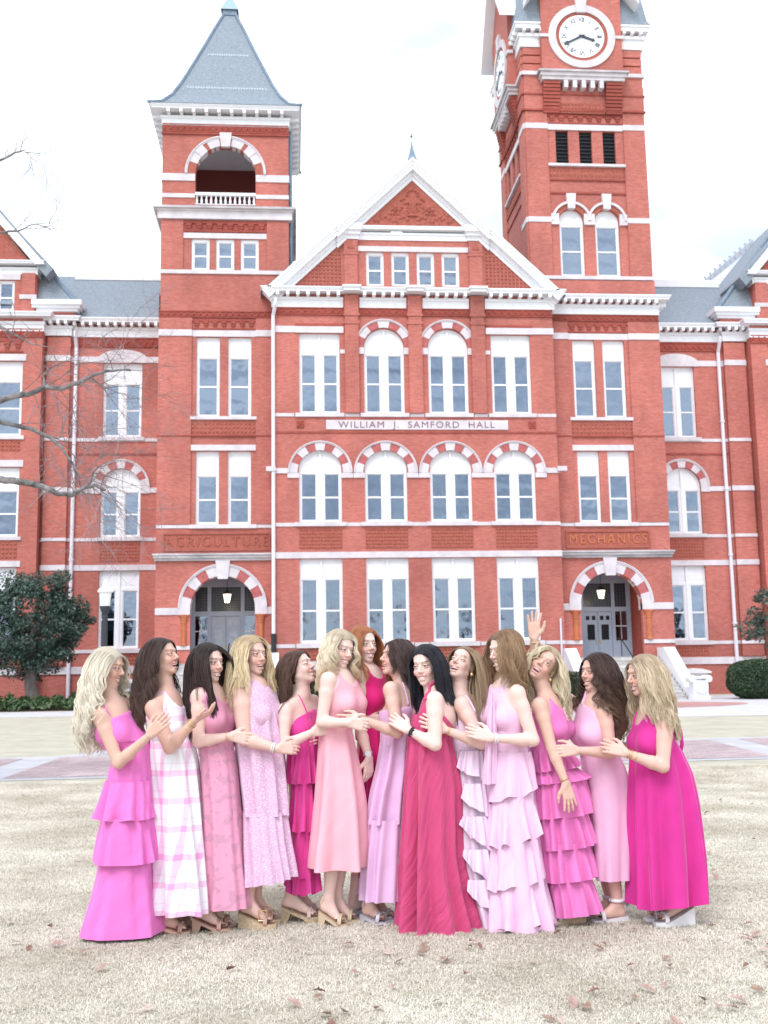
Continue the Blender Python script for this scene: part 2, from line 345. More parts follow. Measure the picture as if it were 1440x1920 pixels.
# ---- central block
CX = [-5.165, -1.70, 1.76, 5.20]
ops = [(c, 2.24, 3.08, 7.46, 'r') for c in CX] + [(c, 2.24, 9.37, 12.2, 'a') for c in CX]
ops += [(CX[0], 2.16, 15.2, 19.6, 'r'), (CX[3], 2.16, 15.2, 19.6, 'r')] + [(c, 2.16, 15.2, 18.82, 'a') for c in CX[1:3]]
w = wall(-7.57, 7.57, 0, 22.0, 0, ops)
w.poly([(7.57, 0, 0), (7.57, .7, 0), (7.57, .7, 22), (7.57, 0, 22)]); w.poly([(-7.57, 0, 0), (-7.57, 0, 22), (-7.57, .7, 22), (-7.57, .7, 0)])
w.build('wall', M['brick'], B)
for i, c in enumerate(CX):
    window(c, 0, *LV['w1'], 2.24, 2, *LV['g1'], blind=[.88, .97], bars=3)
    window(c, 0, *LV['w2'], 2.24, 2, *LV['g2'], arch=True, blind=[0, 0, 0][i % 3] or 0)
    window(c, 0, 15.2, 19.6 if i in (0, 3) else 19.9, 2.16, 2, *LV['g3'], arch=i in (1, 2), blind=[[.9, .5], 0, [1, 1], 0][i] or 0)
    stone(c-1.35, c+1.35, 0, 9.15, 9.36, .13, 'window_sill'); stone(c-1.3, c+1.3, 0, 15.0, 15.2, .12, 'window_sill'); stone(c-1.3, c+1.3, 0, 2.84, 3.07, .13, 'window_sill')
    studs(c-1.12, c+1.12, 0, 7.95, 9.05); studs(c-1.05, c+1.05, 0, 2.22, 2.76)
    arch(c, 0, 12.0, 1.20, 1.60, 9, hood=.1, first_stone=True, depth=.02)
for a, b_ in ((-7.57, CX[0]-1.35), (CX[0]+1.35, CX[1]-1.35), (CX[1]+1.35, CX[2]-1.35), (CX[2]+1.35, CX[3]-1.35), (CX[3]+1.35, 7.57)):
    stone(a, b_, 0, 9.15, 9.34); stone(a, b_, 0, 15.02, 15.2); stone(a, b_, 0, 2.86, 3.05)
stone(-7.6, 7.6, 0, 7.475, 7.80, .05); stone(-7.6, 7.6, 0, 1.72, 2.16, .07)
for a, b_ in ((-7.62, CX[0]-1.70), (CX[3]+1.70, 7.62)): stone(a, b_, 0, 11.96, 12.24, .06)
for a in (CX[0]+1.715, CX[1]+1.715, CX[2]+1.715): pass
for c in CX:
    for s in (-1, 1): MB().box(c+s*1.72-(.6 if s > 0 else 0), c+s*1.72+(0 if s > 0 else .6), -.075, .02, 11.72, 11.985).build('impost_block', M['stone'], B)
for s in (-1, 1): MB().box(s*7.75-.25, s*7.75+.25, -.25, .3, 12.05, 12.3).build('stone_bracket', M['stone'], B)
MB().box(-7.6, 7.6, -.045, .02, 14.12, 14.22).build('string_course', M['brick_dark'], B)
sign = MB().box(-4.84, 4.92, -.06, .02, 14.32, 14.83).build('name_sign', M['stone'], B, label='pale stone name tablet in capital letters')
link('lettering', text_mesh('lettering', 'WILLIAM  J.  SAMFORD  HALL', .50, mat('sign_letters', (.22, .12, .15), .7), .012, 1.2), sign, (0, -.065, 14.565), (PI/2, 0, 0), scale=(1.08, 1, 1))
for x in (-6.2, 6.25):
    q = MB().box(x-.2, x+.2, -.05, .02, 14.4, 14.78)
    for s in (-1, 1): q.prism([(x-.15, 14.59+s*.15-.03), (x-.12, 14.59+s*.15+.03), (x+.15, 14.59-s*.15+.03), (x+.12, 14.59-s*.15-.03)], -.075, -.05)
    q.build('terracotta_rosette', M['brick_dark'], B)
# level 3 arches, bands
for c in CX[1:3]:
    arch(c, 0, 18.82, 1.12, 1.48, 7, hood=.1, first_stone=False, depth=.02)
    for s in (-1, 1): MB().box(c+s*1.08-(0 if s > 0 else .5), c+s*1.08+(.5 if s > 0 else 0), -.055, .02, 18.46, 18.82).build('impost_block', M['stone'], B)
for a, b_ in ((CX[0]+1.12, -3.80), (-3.05, CX[1]-1.6), (CX[1]+1.6, -.38), (.38, CX[2]-1.6), (CX[2]+1.6, 3.05), (3.80, CX[3]-1.12)): stone(a, b_, 0, 18.48, 18.7)
for s in (-1, 1): stone(min(s*7.6, s*6.45), max(s*7.6, s*6.45), 0, 19.63, 19.98, .05); stone(min(s*6.45, s*3.86), max(s*6.45, s*3.86), 0, 19.61, 19.96, .09, 'lintel'); MB().box(min(s*6.45, s*3.86), max(s*6.45, s*3.86), -.05, .02, 19.97, 20.12).build('string_course', M['brick_dark'], B)
for px in (-3.42, 0, 3.42):
    q = MB().box(px-.375, px+.375, -.16, .02, 15.21, 20.1).box(px-.42, px+.42, -.2, .02, 20.1, 20.25).box(px-.36, px+.36, -.17, .02, 20.25, 20.55).box(px-.43, px+.43, -.22, .02, 20.55, 20.68).box(px-.38, px+.38, -.2, .02, 20.68, 21.7)
    q.build('pilaster', M['brick'], B)
for a, b_ in ((-7.58, -3.86), (-2.98, -.44), (.44, 2.98), (3.86, 7.58)): dogtooth(a, b_, 0, 20.6, 21.02)
for a, b_, n in ((-7.65, -3.86, 7), (-2.98, -.44, 5), (.44, 2.98, 5), (3.86, 7.65, 7)): cornice(a, b_, 0, 21.03, 22.02, .62, n, lret=a < -7, rret=b_ > 7)
for px in (-3.42, 0, 3.42): q = MB(); q.box(px-.5, px+.5, -.84, .02, 21.95, 22.06).box(px-.44, px+.44, -.74, .02, 21.78, 21.95).build('cornice_break', M['white'], B)
# gable
G0, SL = 22.02, .955
gw = [(c, .97, 22.29, 24.22, 'r') for c in (-2.11, -.73, .66, 2.03)]
wall(-3.86, 3.86, G0, 24.9, 0, gw, .25).build('gable_wall', M['brick'], B)
for c in (-2.11, -.73, .66, 2.03): window(c, -.05, 22.29, 24.22, .97, 1, 24.03, 23.2)
for s in (-1, 1): MB().poly([(s*3.86, 0, G0), (s*7.2, 0, G0), (s*3.86, 0, 25.25)]).build('gable_wall', M['brick'], B)
for s in (-1, 1):
    q = MB(); p = .21
    for j in range(14):
        z = G0+.12+j*p; xm = 7.0-(z-G0)/SL-.1
        k = 3.95
        while k < xm:
            i = len(q.v); a = p*.33; x = s*(k+.08)
            q.v += [(x-a, -.004, z-a), (x+a, -.004, z-a), (x+a, -.004, z+a), (x-a, -.004, z+a), (x-a*.7, -.06, z-a*.7), (x+a*.7, -.06, z-a*.7), (x+a*.7, -.06, z+a*.7), (x-a*.7, -.06, z+a*.7)]
            for f_ in ((4, 5, 6, 7), (0, 1, 5, 4), (1, 2, 6, 5), (2, 3, 7, 6), (3, 0, 4, 7)): q.f.append(tuple(i+e for e in f_))
            k += p
    q.build('diaper_panel', M['terracotta'], B, kind='stuff')
    q = MB().box(s*3.42-.36, s*3.42+.36, -.14, .02, 22.07, 24.2).box(s*3.42-.40, s*3.42+.40, -.18, .02, 24.0, 24.12).box(s*3.42-.38, s*3.42+.38, -.15, .02, 24.2, 24.86); q.build('pilaster', M['brick'], B)
    MB().prism([(s*3.42-.2, 24.35), (s*3.42+.2, 24.35), (s*3.42, 24.72)], -.185, -.14).build('terracotta_rosette', M['terracotta'], B)
stone(-3.02, 3.02, 0, 24.23, 24.52, .06, 'lintel')
cornice(-3.0, 3.0, 0, 24.88, 25.6, .34, 0)
for s in (-1, 1): MB().box(s*3.45-.48, s*3.45+.48, -.2, .1, 24.87, 25.1).box(s*3.45-.55, s*3.45+.55, -.36, .1, 25.1, 25.3).box(s*3.45-.62, s*3.45+.62, -.5, .1, 25.3, 25.66).build('cornice_break', M['white'], B)
MB().prism([(-3.1, 25.62), (3.1, 25.62), (0, 28.75)], -.1, .1).build('tympanum', M['terracotta'], B)
# carved relief in the tympanum
q = MB(); rr = random.Random(3)
def blob(q, cx, cz, r_, y, n=9, h=.09, el=1.0):
    i = len(q.v); q.v.append((cx, y-h, cz))
    for j in range(n): q.v.append((cx+r_*math.cos(2*PI*j/n), y, cz+r_*el*math.sin(2*PI*j/n)))
    for j in range(n): q.f.append((i, i+1+j, i+1+(j+1) % n))
def leafy(q, pts, r0, y):
    for k, (x, z) in enumerate(pts): blob(q, x, z, r0*(1-.05*k), y, 7, .10)
for s in (-1, 1):
    for j in range(5): w_ = 2*PI*j/5+.3; blob(q, s*.92+.2*math.cos(w_), 26.55+.2*math.sin(w_), .15, -.1, 8, .12)
    blob(q, s*.92, 26.55, .09, -.16, 8, .1)
    leafy(q, [(s*(.3+.2*k), 26.05+.14*math.sin(k*1.3)) for k in range(11)], .15, -.1)
    leafy(q, [(s*(.25+.16*k), 27.0-.10*k+.08*math.sin(k*2)) for k in range(7)], .12, -.1)
    leafy(q, [(s*(.45+.1*k), 27.25-.05*k) for k in range(3)], .1, -.1)
q.box(-.2, .2, -.2, -.1, 26.35, 27.05); q.box(-.28, .28, -.2, -.1, 26.25, 26.35)
for k in range(5): q.box(-.17+k*.08-.02, -.17+k*.08+.02, -.23, -.2, 26.4, 27.0)
for j in range(7): blob(q, .32*math.cos(PI*j/6), 27.45+.3*math.sin(PI*j/6), .12, -.1, 7, .12)
for _ in range(60):
    x = rr.uniform(-2.6, 2.6); z = rr.uniform(25.75, 26.9)
    if abs(x) < 2.8-(z-25.6)*1.05: blob(q, x, z, rr.uniform(.05, .11), -.1, 6, .06)
q.build('carved_relief', M['terracotta'], B)
def rake(xa, za, xb, zb, y, th, outs):
    """raking cornice strips from (xa, za) to (xb, zb): outs = [(offset0, offset1, out)] measured down from the top edge"""
    d = Vector((xb-xa, zb-za)).normalized(); n = Vector((d.y, -d.x));
    if n.y > 0: n = -n
    q = MB()
    for o0, o1, out in outs:
        q.prism([(xa+n.x*o0, za+n.y*o0), (xb+n.x*o0, zb+n.y*o0), (xb+n.x*o1, zb+n.y*o1), (xa+n.x*o1, za+n.y*o1)], y-out, y+.05)
    return q
OUT = [(0, .14, .62), (.14, .26, .56), (.26, .46, .5), (.46, .62, .2), (.62, .8, .1)]
for s in (-1, 1):
    q = rake(s*8.15, 21.75, s*3.9, 25.82, 0, .8, OUT); q.build('raking_cornice', M['white'], B)
    xb = 0; zt = 29.42; q = MB(); d = Vector((s*4.15, 25.45-zt)).normalized()
    for o0, o1, out in [(a, b_, c+.08) for a, b_, c in OUT]:
        k0, k1 = o0/abs(d.x), o1/abs(d.x)
        q.prism([(0, zt-k0), (s*4.15, 25.45-k0), (s*4.15, 25.45-k1), (0, zt-k1)], -out, .05)
    q.build('raking_cornice', M['white'], B)
# gable roofs behind
q = MB()
for s in (-1, 1): q.poly([(0, -.4, 29.45), (s*4.2, -.4, 25.47), (s*8.3, -.35, 21.75), (s*8.3, 9, 21.75), (0, 9, 29.45)])
q.build('roof', M['slate'], B)
q = MB().lathe([(.34, 29.35), (.30, 29.5), (.12, 30.0), (.03, 30.5), (.02, 30.75)], 0, -.3, 4).lathe([(.02, 30.7), (.09, 30.8), (.02, 30.9), (.01, 31.5)], 0, -.3, 8)
for s in (-1, 1): q.tube([(0, -.3, 30.9), (s*.15, -.3, 31.0), (s*.17, -.3, 31.12)], .02, 5)
q.build('finial', M['copper'], B)
# drainpipe at the left corner of the central block
q = MB().tube([(-7.45, -.5, 21.4), (-7.5, -.45, 21.0), (-7.62, -.12, 20.5), (-7.62, -.12, 3.6)], .1, 8); q.build('downpipe', M['downpipe'], B)
MB().tube([(-7.62, -.12, 3.6), (-7.62, -.12, 0)], .13, 8).build('downpipe', M['black'], B)
MB().tube([(7.35, -.12, 4.2), (7.35, -.12, 1.9)], .05, 6).build('downpipe', M['downpipe'], B)
# ---- side blocks with the entrance arches
YB = .7
for s in (-1, 1):
    c0 = s*10.27; xi, xo = s*7.57, s*13.74; x0, x1 = min(xi, xo), max(xi, xo)
    wc = [s*9.43, s*11.11]
    ac = -10.27 if s < 0 else 10.35
    ops = [(ac, 3.34, 2.15, 5.0, 'a')] + [(c, 1.22, 9.37, 13.3, 'r') for c in wc] + [(c, 1.24, 15.17, 19.56, 'r') for c in wc]
    w = wall(x0, x1, 0, 22.0 if s > 0 else 21.0, YB, ops, .3)
    w.poly([(xo, YB, 0), (xo, YB+5, 0), (xo, YB+5, 22), (xo, YB, 22)])
    w.build('wall', M['brick'], B)
    for c in wc:
        window(c, YB, 9.37, 13.3, 1.22, 1, 11.95, 10.71, blind=(.72 if s > 0 else 0)); window(c, YB, 15.17, 19.56, 1.24, 1, 18.4, 16.85)
    px0, px1 = c0-1.7, c0+1.7
    for z0, z1, o in ((15.0, 15.17, .12), (9.16, 9.36, .13)):
        stone(px0-.05, px1+.05, YB, z0, z1, o, 'window_sill')
        for a, b_ in ((x0, px0-.05), (px1+.05, x1)): stone(a, b_, YB, z0+.02, z1, .05)
    stone(px0, px1, YB, 13.32, 13.63, .08, 'lintel'); stone(px0, px1, YB, 19.58, 19.93, .03, 'lintel')
    for a, b_ in ((x0, px0), (px1, x1)):
        stone(a, b_, YB, 19.58, 19.93, .13)
        MB().box(a+.002, b_-.002, YB-.08, YB+.02, 13.7, 19.57).build('corner_pier', M['brick'], B); MB().box(a+.002, b_-.002, YB-.08, YB+.02, 19.94, 20.6).build('corner_pier', M['brick'], B)
        MB().box(a+.002, b_-.002, YB-.08, YB+.02, 9.37, 13.7).build('corner_pier', M['brick'], B)
    studs(px0, px1, YB, 14.24, 14.9, .2); MB().box(x0, x1, YB-.11, YB+.02, 14.08, 14.16).build('string_course', M['brick_dark'], B)
    corbels(px0, px1, YB, 19.96, 20.56, 7); dogtooth(x0-.02, x1+.02, YB, 20.62, 21.0)
    # carved panel with lettering
    word = 'AGRICULTURE' if s < 0 else 'MECHANICS'
    cx = -10.60 if s < 0 else 10.32; hw = 2.80 if s < 0 else 2.32
    q = MB().box(cx-hw, cx+hw, YB-.07, YB+.02, 8.85, 8.93).box(cx-hw, cx+hw, YB-.07, YB+.02, 7.98, 8.06).box(cx-hw, cx-hw+.08, YB-.07, YB+.02, 8.06, 8.85).box(cx+hw-.08, cx+hw, YB-.07, YB+.02, 8.06, 8.85)
    q.box(cx-hw+.08, cx+hw-.08, YB-.015, YB+.02, 8.06, 8.85)
    pn = q.build('carved_panel', M['terracotta'], B, label='terracotta panel carved with raised capital letters')
    link('lettering', text_mesh('lettering', word, .74, M['orange' if s > 0 else 'terracotta'], .03, 1.30 if s > 0 else 1.26), pn, (cx, YB-.03, 8.455), (PI/2, 0, 0), scale=(.93 if s < 0 else .86, 1, 1))
    q = MB(); xa, xb_ = x0-(.15 if s < 0 else -.03), x1+(.15 if s > 0 else -.03)
    q.box(xa, xb_, YB-.34, YB+.02, 7.74, 7.82).box(xa+.05*(s < 0), xb_-.05*(s > 0), YB-.26, YB+.02, 7.6, 7.74).box(xa+.1*(s < 0), xb_-.1*(s > 0), YB-.14, YB+.02, 7.46, 7.6)
    q.build('entrance_cornice', M['stone_dark'], B)
    # entrance arch
    arch(ac, YB, 5.0, 1.67, 2.16, 11, hood=.14, out=.06, first_stone=True, depth=.6)
    keystone(ac, YB, 6.5, 7.46, .52, .76)
    for q_ in (-1, 1):
        e0 = ac+q_*1.67; e1 = ac+q_*2.3
        MB().box(min(e0, e1), max(e0, e1), YB-.10, YB+.6, 4.66, 4.998).build('impost_block', M['stone'], B)
        o_ = x0 if q_ < 0 else x1
        stone(min(e1, o_), max(e1, o_), YB, 4.66, 5.02, .06); stone(min(e0, o_), max(e0, o_), YB, 2.86, 3.06, .08)
        col = MB().lathe([(.20, 3.07), (.20, 3.16), (.15, 3.2), (.14, 4.2), (.17, 4.24), (.14, 4.28), (.2, 4.5), (.24, 4.64)], e1-q_*.31, YB-.01, 12).box(e1-q_*.31-.25, e1-q_*.31+.25, YB-.12, YB+.3, 4.58, 4.66); col.build('column', M['orange'], B, smooth=False)
    # vestibule: side walls, vault, floor, door screen at the back
    D_ = 3.0
    q = MB()
    for q_ in (-1, 1): x_ = ac+q_*1.9; q.box(min(x_, x_+q_*.2), max(x_, x_+q_*.2), YB+.3, YB+D_, 2.15, 7.0)
    q.box(ac-2.1, ac+2.1, YB+.3, YB+D_, 6.9, 7.0); q.build('vestibule_wall', M['brick_dark'], B)
    MB().box(ac-2.1, ac+2.1, YB-.2, YB+D_+1, 2.0, 2.15).build('landing', M['concrete_step'], B)
    yd = YB+D_-.2
    q = MB().box(ac-1.9, ac-1.66, yd, yd+.15, 2.15, 6.9).box(ac+1.66, ac+1.9, yd, yd+.15, 2.15, 6.9).box(ac-1.0, ac-.8, yd, yd+.15, 2.15, 6.9).box(ac+.8, ac+1.0, yd, yd+.15, 2.15, 6.9)
    for a, b_ in ((-1.66, -1.0), (-.8, .8), (1.0, 1.66)): q.box(ac+a, ac+b_, yd+.005, yd+.14, 4.72, 4.98); q.box(ac+a, ac+b_, yd+.005, yd+.14, 6.3, 6.9)
    for a, b_ in ((-1.66, -1.0), (1.0, 1.66)): q.box(ac+a, ac+b_, yd+.005, yd+.14, 2.15, 3.1)
    ds = q.build('door_frame', M['door'], B)
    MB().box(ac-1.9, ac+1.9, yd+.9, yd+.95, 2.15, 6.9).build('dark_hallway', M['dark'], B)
    for a, b_ in ((-1.66, -1.0), (1.0, 1.66)): pane_at(ds, ac+a, ac+b_, yd+.08, 3.1, 4.72); q = MB().box(ac+a, ac+b_, yd+.03, yd+.06, 3.88, 3.93).box(ac+(a+b_)/2-.012, ac+(a+b_)/2+.012, yd+.03, yd+.06, 3.1, 4.72); q.build('glazing_bar', M['white'], ds)
    for a, b_ in ((-1.66, -1.0), (-.8, .8), (1.0, 1.66)):
        MB().box(ac+a, ac+b_, yd+.07, yd+.08, 4.98, 6.3).build('leaded_pane', mat('leaded_glass', (.02, .024, .035), .3), ds)
        q = MB(); n_ = int((b_-a)/.14)
        for k in range(1, n_): q.box(ac+a+(b_-a)*k/n_-.006, ac+a+(b_-a)*k/n_+.006, yd+.045, yd+.065, 4.98, 6.3)
        for k in range(1, 10): q.box(ac+a, ac+b_, yd+.04, yd+.06, 4.98+1.32*k/10-.006, 4.98+1.32*k/10+.006)
        q.build('lead_cames', mat('lead', (.16, .17, .2), .6), ds, kind='stuff')
    for e in (-1, 1):
        xa, xb_ = (ac-.79, ac-.01) if e < 0 else (ac+.01, ac+.79)
        dr = MB().box(xa, xb_, yd+.03, yd+.09, 2.17, 4.70).build('door', M['door'], B)
        q = MB(); xm = (xa+xb_)/2
        q.box(xa+.12, xb_-.12, yd+.015, yd+.03, 2.4, 2.9); q.build('door_panel', M['door'], dr)
        gl = M['blind'] if s < 0 else M['dark']; gl = mat('door_glass', (.42, .48, .55), .25, (5, .2)) if s < 0 else M['dark']
        MB().box(xa+.18, xb_-.18, yd+.018, yd+.03, 3.15, 4.0).build('pane', gl, dr)
        for k in (-1, 1): MB().box(xm+k*.17-.10, xm+k*.17+.10, yd+.018, yd+.03, 4.25, 4.48).build('pane', gl, dr)
        MB().box(xm-e*.30-.02, xm-e*.30+.02, yd-.03, yd+.03, 2.95, 3.15).build('handle', mat('brass', (.5, .36, .12), .35, metal=.8), dr)
    # steps and cheek walls
    fl = thing('entrance_stair', ('left' if s < 0 else 'right')+' flight of grey stone steps up to the arch marked '+word.lower(), 'stairs', (6.53, 57, 0), group='flights of entrance steps')
    nS = 12
    for k in range(nS):
        z = 2.15-(k)*2.15/nS; y1 = YB-.2-k*.36
        if z - 2.15/nS < -.01: break
        MB().box(ac-2.25, ac+2.25, y1-.38, y1, 0, z-.002*k-.03).build('step', M['concrete_step'], fl)
        MB().box(ac-2.27, ac+2.27, y1-.40, y1-.001, z-.029-.002*k, z).build('tread', M['concrete_step'], fl)
    ybot = YB-.2-nS*.36
    for q_ in (-1, 1):
        xc = ac+q_*2.62; xa, xb_ = xc-.3, xc+.3
        q = MB(); P = [(YB-.1, 2.62), (YB-1.2, 2.62), (ybot+.4, .62), (ybot-.55, .62), (ybot-.55, 0), (YB-.1, 0)]
        i = len(q.v); q.v += [(xa, y_, z_) for y_, z_ in P]+[(xb_, y_, z_) for y_, z_ in P]; n_ = len(P)
        q.f += [tuple(range(i, i+n_)), tuple(range(i+2*n_-1, i+n_-1, -1))]+[(i+k, i+n_+k, i+n_+(k+1) % n_, i+(k+1) % n_) for k in range(n_)]
        ch = q.build('cheek_wall', M['white'], fl)
        q = MB().box(xc-.42, xc+.42, ybot-1.0, ybot-.3, .0, .18).box(xc-.36, xc+.36, ybot-.95, ybot-.3, .18, .95).box(xc-.45, xc+.45, ybot-1.05, ybot-.3, 1.0, 1.1)
        for e in (-1, 1): q.tube([(xc+e*.4, ybot-1.0, 1.0), (xc+e*.4, ybot-.3, 1.0)], .17, 10)
        q.tube([(xc-.3, ybot-1.02, .55), (xc-.2, ybot-1.05, .4), (xc, ybot-1.07, .34), (xc+.2, ybot-1.05, .4), (xc+.3, ybot-1.02, .55)], .05, 6)
        q.build('scroll_pedestal', M['white'], fl)
    # hand rail and lantern
    rl = thing('hand_rail', 'thin black iron hand rail on the '+('left' if s < 0 else 'right')+' entrance steps', 'railing', (6.53, 57, 0), group='iron hand rails')
    xr = ac+.35
    MB().tube([(xr, YB+.5, 3.15), (xr, YB-.3, 3.1), (xr, ybot, .95), (xr, ybot, 0)], .03, 6).build('rail', M['black'], rl)
    for k in range(3): yy = YB-.3-(YB-.3-ybot)*k/2.3; zz = 2.1*(1-k/2.3); MB().tube([(xr, yy, zz), (xr, yy, zz+.95)], .025, 6).build('post', M['black'], rl)
    lt = thing('hanging_lantern', 'lit glass lantern hanging inside the '+('left' if s < 0 else 'right')+' entrance arch', 'lantern', (6.53+ac-(.15 if s > 0 else -.15), 57+YB+1.4, 5.45), group='lit entrance lanterns')
    MB().tube([(0, 0, .45), (0, 0, 1.5)], .015, 5).build('chain', M['black'], lt)
    MB().lathe([(.13, -.12), (.24, .36)], 0, 0, 6).build('glass_body', M['lamp'], lt)
    MB().lathe([(.27, .36), (.26, .40), (.08, .52), (.03, .6)], 0, 0, 6).lathe([(.02, -.2), (.14, -.12), (.14, -.1)], 0, 0, 6).build('cap', M['black'], lt)
    if s > 0: cornice(7.75, 13.74, YB, 21.03, 22.02, .62, 14, rret=True, yback=YB+4); MB().box(7.6, 13.9, YB-.2, YB+5, 21.98, 22.1).build('roof_gutter', M['copper'], B)
# lamp light inside the lanterns
for s, ac in ((-1, -10.12), (1, 10.2)):
    ld = bpy.data.lights.new('lantern_light', 'POINT'); ld.energy = 14; ld.color = (1, .8, .55); ld.shadow_soft_size = .15
    lo = bpy.data.objects.new('lantern_light', ld); C.objects.link(lo); lo.location = (6.53+ac, 57+YB+1.1, 5.3)

# ---- left tower
TX0, TX1, TY = -13.68, -6.78, .72; TC = -10.23
q = wall(TX0, TX1, 21, 31.8, TY, [(TC, 3.3, 27.08, 28.85, 'a')] + [(c, .97, 23.33, 25.1, 'r') for c in (TC-1.33, TC, TC+1.33)], .45)
q.build('tower_wall', M['brick'], B)
for rz_, lx, ly in ((-PI/2, TX0, TY+3.45), (PI/2, TX1, TY+3.45), (PI, TC, TY+6.9)):
    o_ = wall(-3.45, 3.45, 21, 31.8, 0, [(0, 3.3, 27.08, 28.85, 'a')], .45).build('tower_wall', M['brick'], B); o_.rotation_euler = (0, 0, rz_); o_.location = (lx, ly, 0)
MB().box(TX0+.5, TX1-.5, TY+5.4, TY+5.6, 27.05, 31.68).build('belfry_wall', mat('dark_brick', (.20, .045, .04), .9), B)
MB().box(TX0+.2, TX1-.2, TY+.46, TY+6.4, 31.69, 31.74).build('belfry_ceiling', M['soffit'], B); MB().box(TX0+.2, TX1-.2, TY+.05, TY+6.4, 26.85, 27.05).build('belfry_floor', M['soffit'], B)
for c in (TC-1.33, TC, TC+1.33): window(c, TY-.08, 23.33, 25.1, .97, 1, 24.9, 24.15)
MB().box(TC-2.25, TC+2.25, TY-.03, TY+.02, 25.5, 26.1).build('string_course', M['brick_dark'], B); corbels(TC-2.25, TC+2.25, TY-.03, 25.47, 26.1, 8)
stone(TC-2.25, TC+2.25, TY, 25.12, 25.42, .06, 'lintel')
stone(TX0-.03, TX1+.03, TY, 23.1, 23.31, .08)
for s in (-1, 1): MB().box(min(TC+s*2.26, TC+s*3.46), max(TC+s*2.26, TC+s*3.46), TY-.08, TY+.02, 23.32, 26.15).build('corner_pier', M['brick'], B)
for z0, z1, o in ((26.18, 26.62, .2), (26.62, 26.72, .28), (26.72, 26.84, .42)): MB().box(TX0-o, TX1+o, TY-o, TY+6.9+o, z0, z1).build('stone_cornice', M['stone'] if z1 < 26.8 else M['stone_dark'], B)
for s in (-1, 1):
    a, b_ = TC+s*1.66, TC+s*3.48
    stone(min(a, b_), max(a, b_), TY, 27.45, 27.68, .05); stone(min(a, b_), max(a, b_), TY, 28.42, 28.83, .06)
    x = TX0-.05 if s < 0 else TX1+.05; MB().box(min(x, x-s*.04), max(x, x-s*.04), TY, TY+6.9, 28.42, 28.83).build('stone_band', M['stone'], B)
arch(TC, TY, 28.85, 1.65, 2.08, 9, hood=.14, first_stone=False, m_alt='terracotta', depth=.46)
for a in (45, 135):
    a = R(a); d = .17; pts = [(TC+r_*math.cos(a+e), 28.85+r_*math.sin(a+e)) for r_, e in ((1.62, -.14), (2.14, -.13), (2.14, .13), (1.62, .14))]
    MB().prism(pts, TY-.10, TY+.46).build('voussoir', M['stone'], B)
keystone(TC, TY, 30.4, 31.22, .48, .66, .18)
dogtooth(TX0-.02, TX1+.02, TY, 31.25, 31.75); MB().box(TX0-.06, TX1+.06, TY-.1, TY+.02, 31.12, 31.22).build('string_course', M['brick_dark'], B)
bl = MB().box(TC-1.65, TC+1.65, TY-.02, TY+.2, 27.62, 27.78).box(TC-1.65, TC+1.65, TY, TY+.18, 27.05, 27.13).build('balustrade', M['white'], B)
bm_ = MB().lathe([(.07, 0), (.05, .06), (.075, .18), (.04, .38), (.07, .49)], 0, 0, 8).mesh('baluster', M['white'], True)
for k in range(13): link('baluster', bm_, bl, (TC-1.56+k*.26, TY+.09, 27.13))
cornice(TX0, TX1, TY, 31.66, 32.62, .68, 10, lret=True, rret=True, yback=TY+6.9)
TYC = TY+3.45
prof = [(4.17, 32.62), (3.95, 32.72), (3.5, 33.02), (3.02, 33.68), (2.58, 34.6), (2.01, 36.03), (1.42, 37.55), (.82, 39.15), (.34, 40.35)]
q = MB()
def square_roof(q, prof, cx, cy):
    for (a, z0), (b_, z1) in zip(prof[:-1], prof[1:]):
        A_ = [(cx-a, cy-a, z0), (cx+a, cy-a, z0), (cx+a, cy+a, z0), (cx-a, cy+a, z0)]; B_ = [(cx-b_, cy-b_, z1), (cx+b_, cy-b_, z1), (cx+b_, cy+b_, z1), (cx-b_, cy+b_, z1)]
        for k in range(4): q.poly([A_[k], A_[(k+1) % 4], B_[(k+1) % 4], B_[k]])
square_roof(q, prof, TC, TYC); rf = q.build('roof', M['slate'], B)
for k in range(4):
    sx, sy = ((-1, -1), (1, -1), (1, 1), (-1, 1))[k]
    MB().tube([(TC+sx*(a+.01), TYC+sy*(a+.01), z+.02) for a, z in prof], .1, 6).build('hip_roll', M['copper'], rf)
# pale slate bands: small bow-tie tiles standing on the front slope
def on_roof(z, off=.015):
    for (a, z0), (b_, z1) in zip(prof[:-1], prof[1:]):
        if z0 <= z <= z1: t_ = (z-z0)/(z1-z0); return a+(b_-a)*t_
for zz, cnt in ((34.35, 15), (37.0, 9)):
    q = MB(); hw = on_roof(zz)-.45
    for k in range(cnt):
        cx = TC-hw+2*hw*(k+.5)/cnt; w_ = hw/cnt*.8; h_ = .12
        for e in (-1, 1): q.poly([(cx, TYC-on_roof(zz)-.02, zz), (cx+e*w_, TYC-on_roof(zz-h_)-.02, zz-h_), (cx+e*w_, TYC-on_roof(zz+h_)-.02, zz+h_)])
    q.build('pale_slate_band', M['slate_light'], rf)
MB().box(TC-.42, TC+.42, TYC-.42, TYC+.42, 40.3, 40.62).build('roof_cap', M['copper'], rf)
q = MB(); square_roof(q, [(.52, 40.62), (.46, 40.8), (.18, 41.5), (.01, 42.35)], TC, TYC); q.build('roof_cap', mat('pale_copper', (.30, .42, .47), .6), rf)
MB().tube([(TX1+.12, TY+.3, 31.6), (TX1+.12, TY+.3, 22.0)], .09, 8).build('downpipe', M['copper'], B)

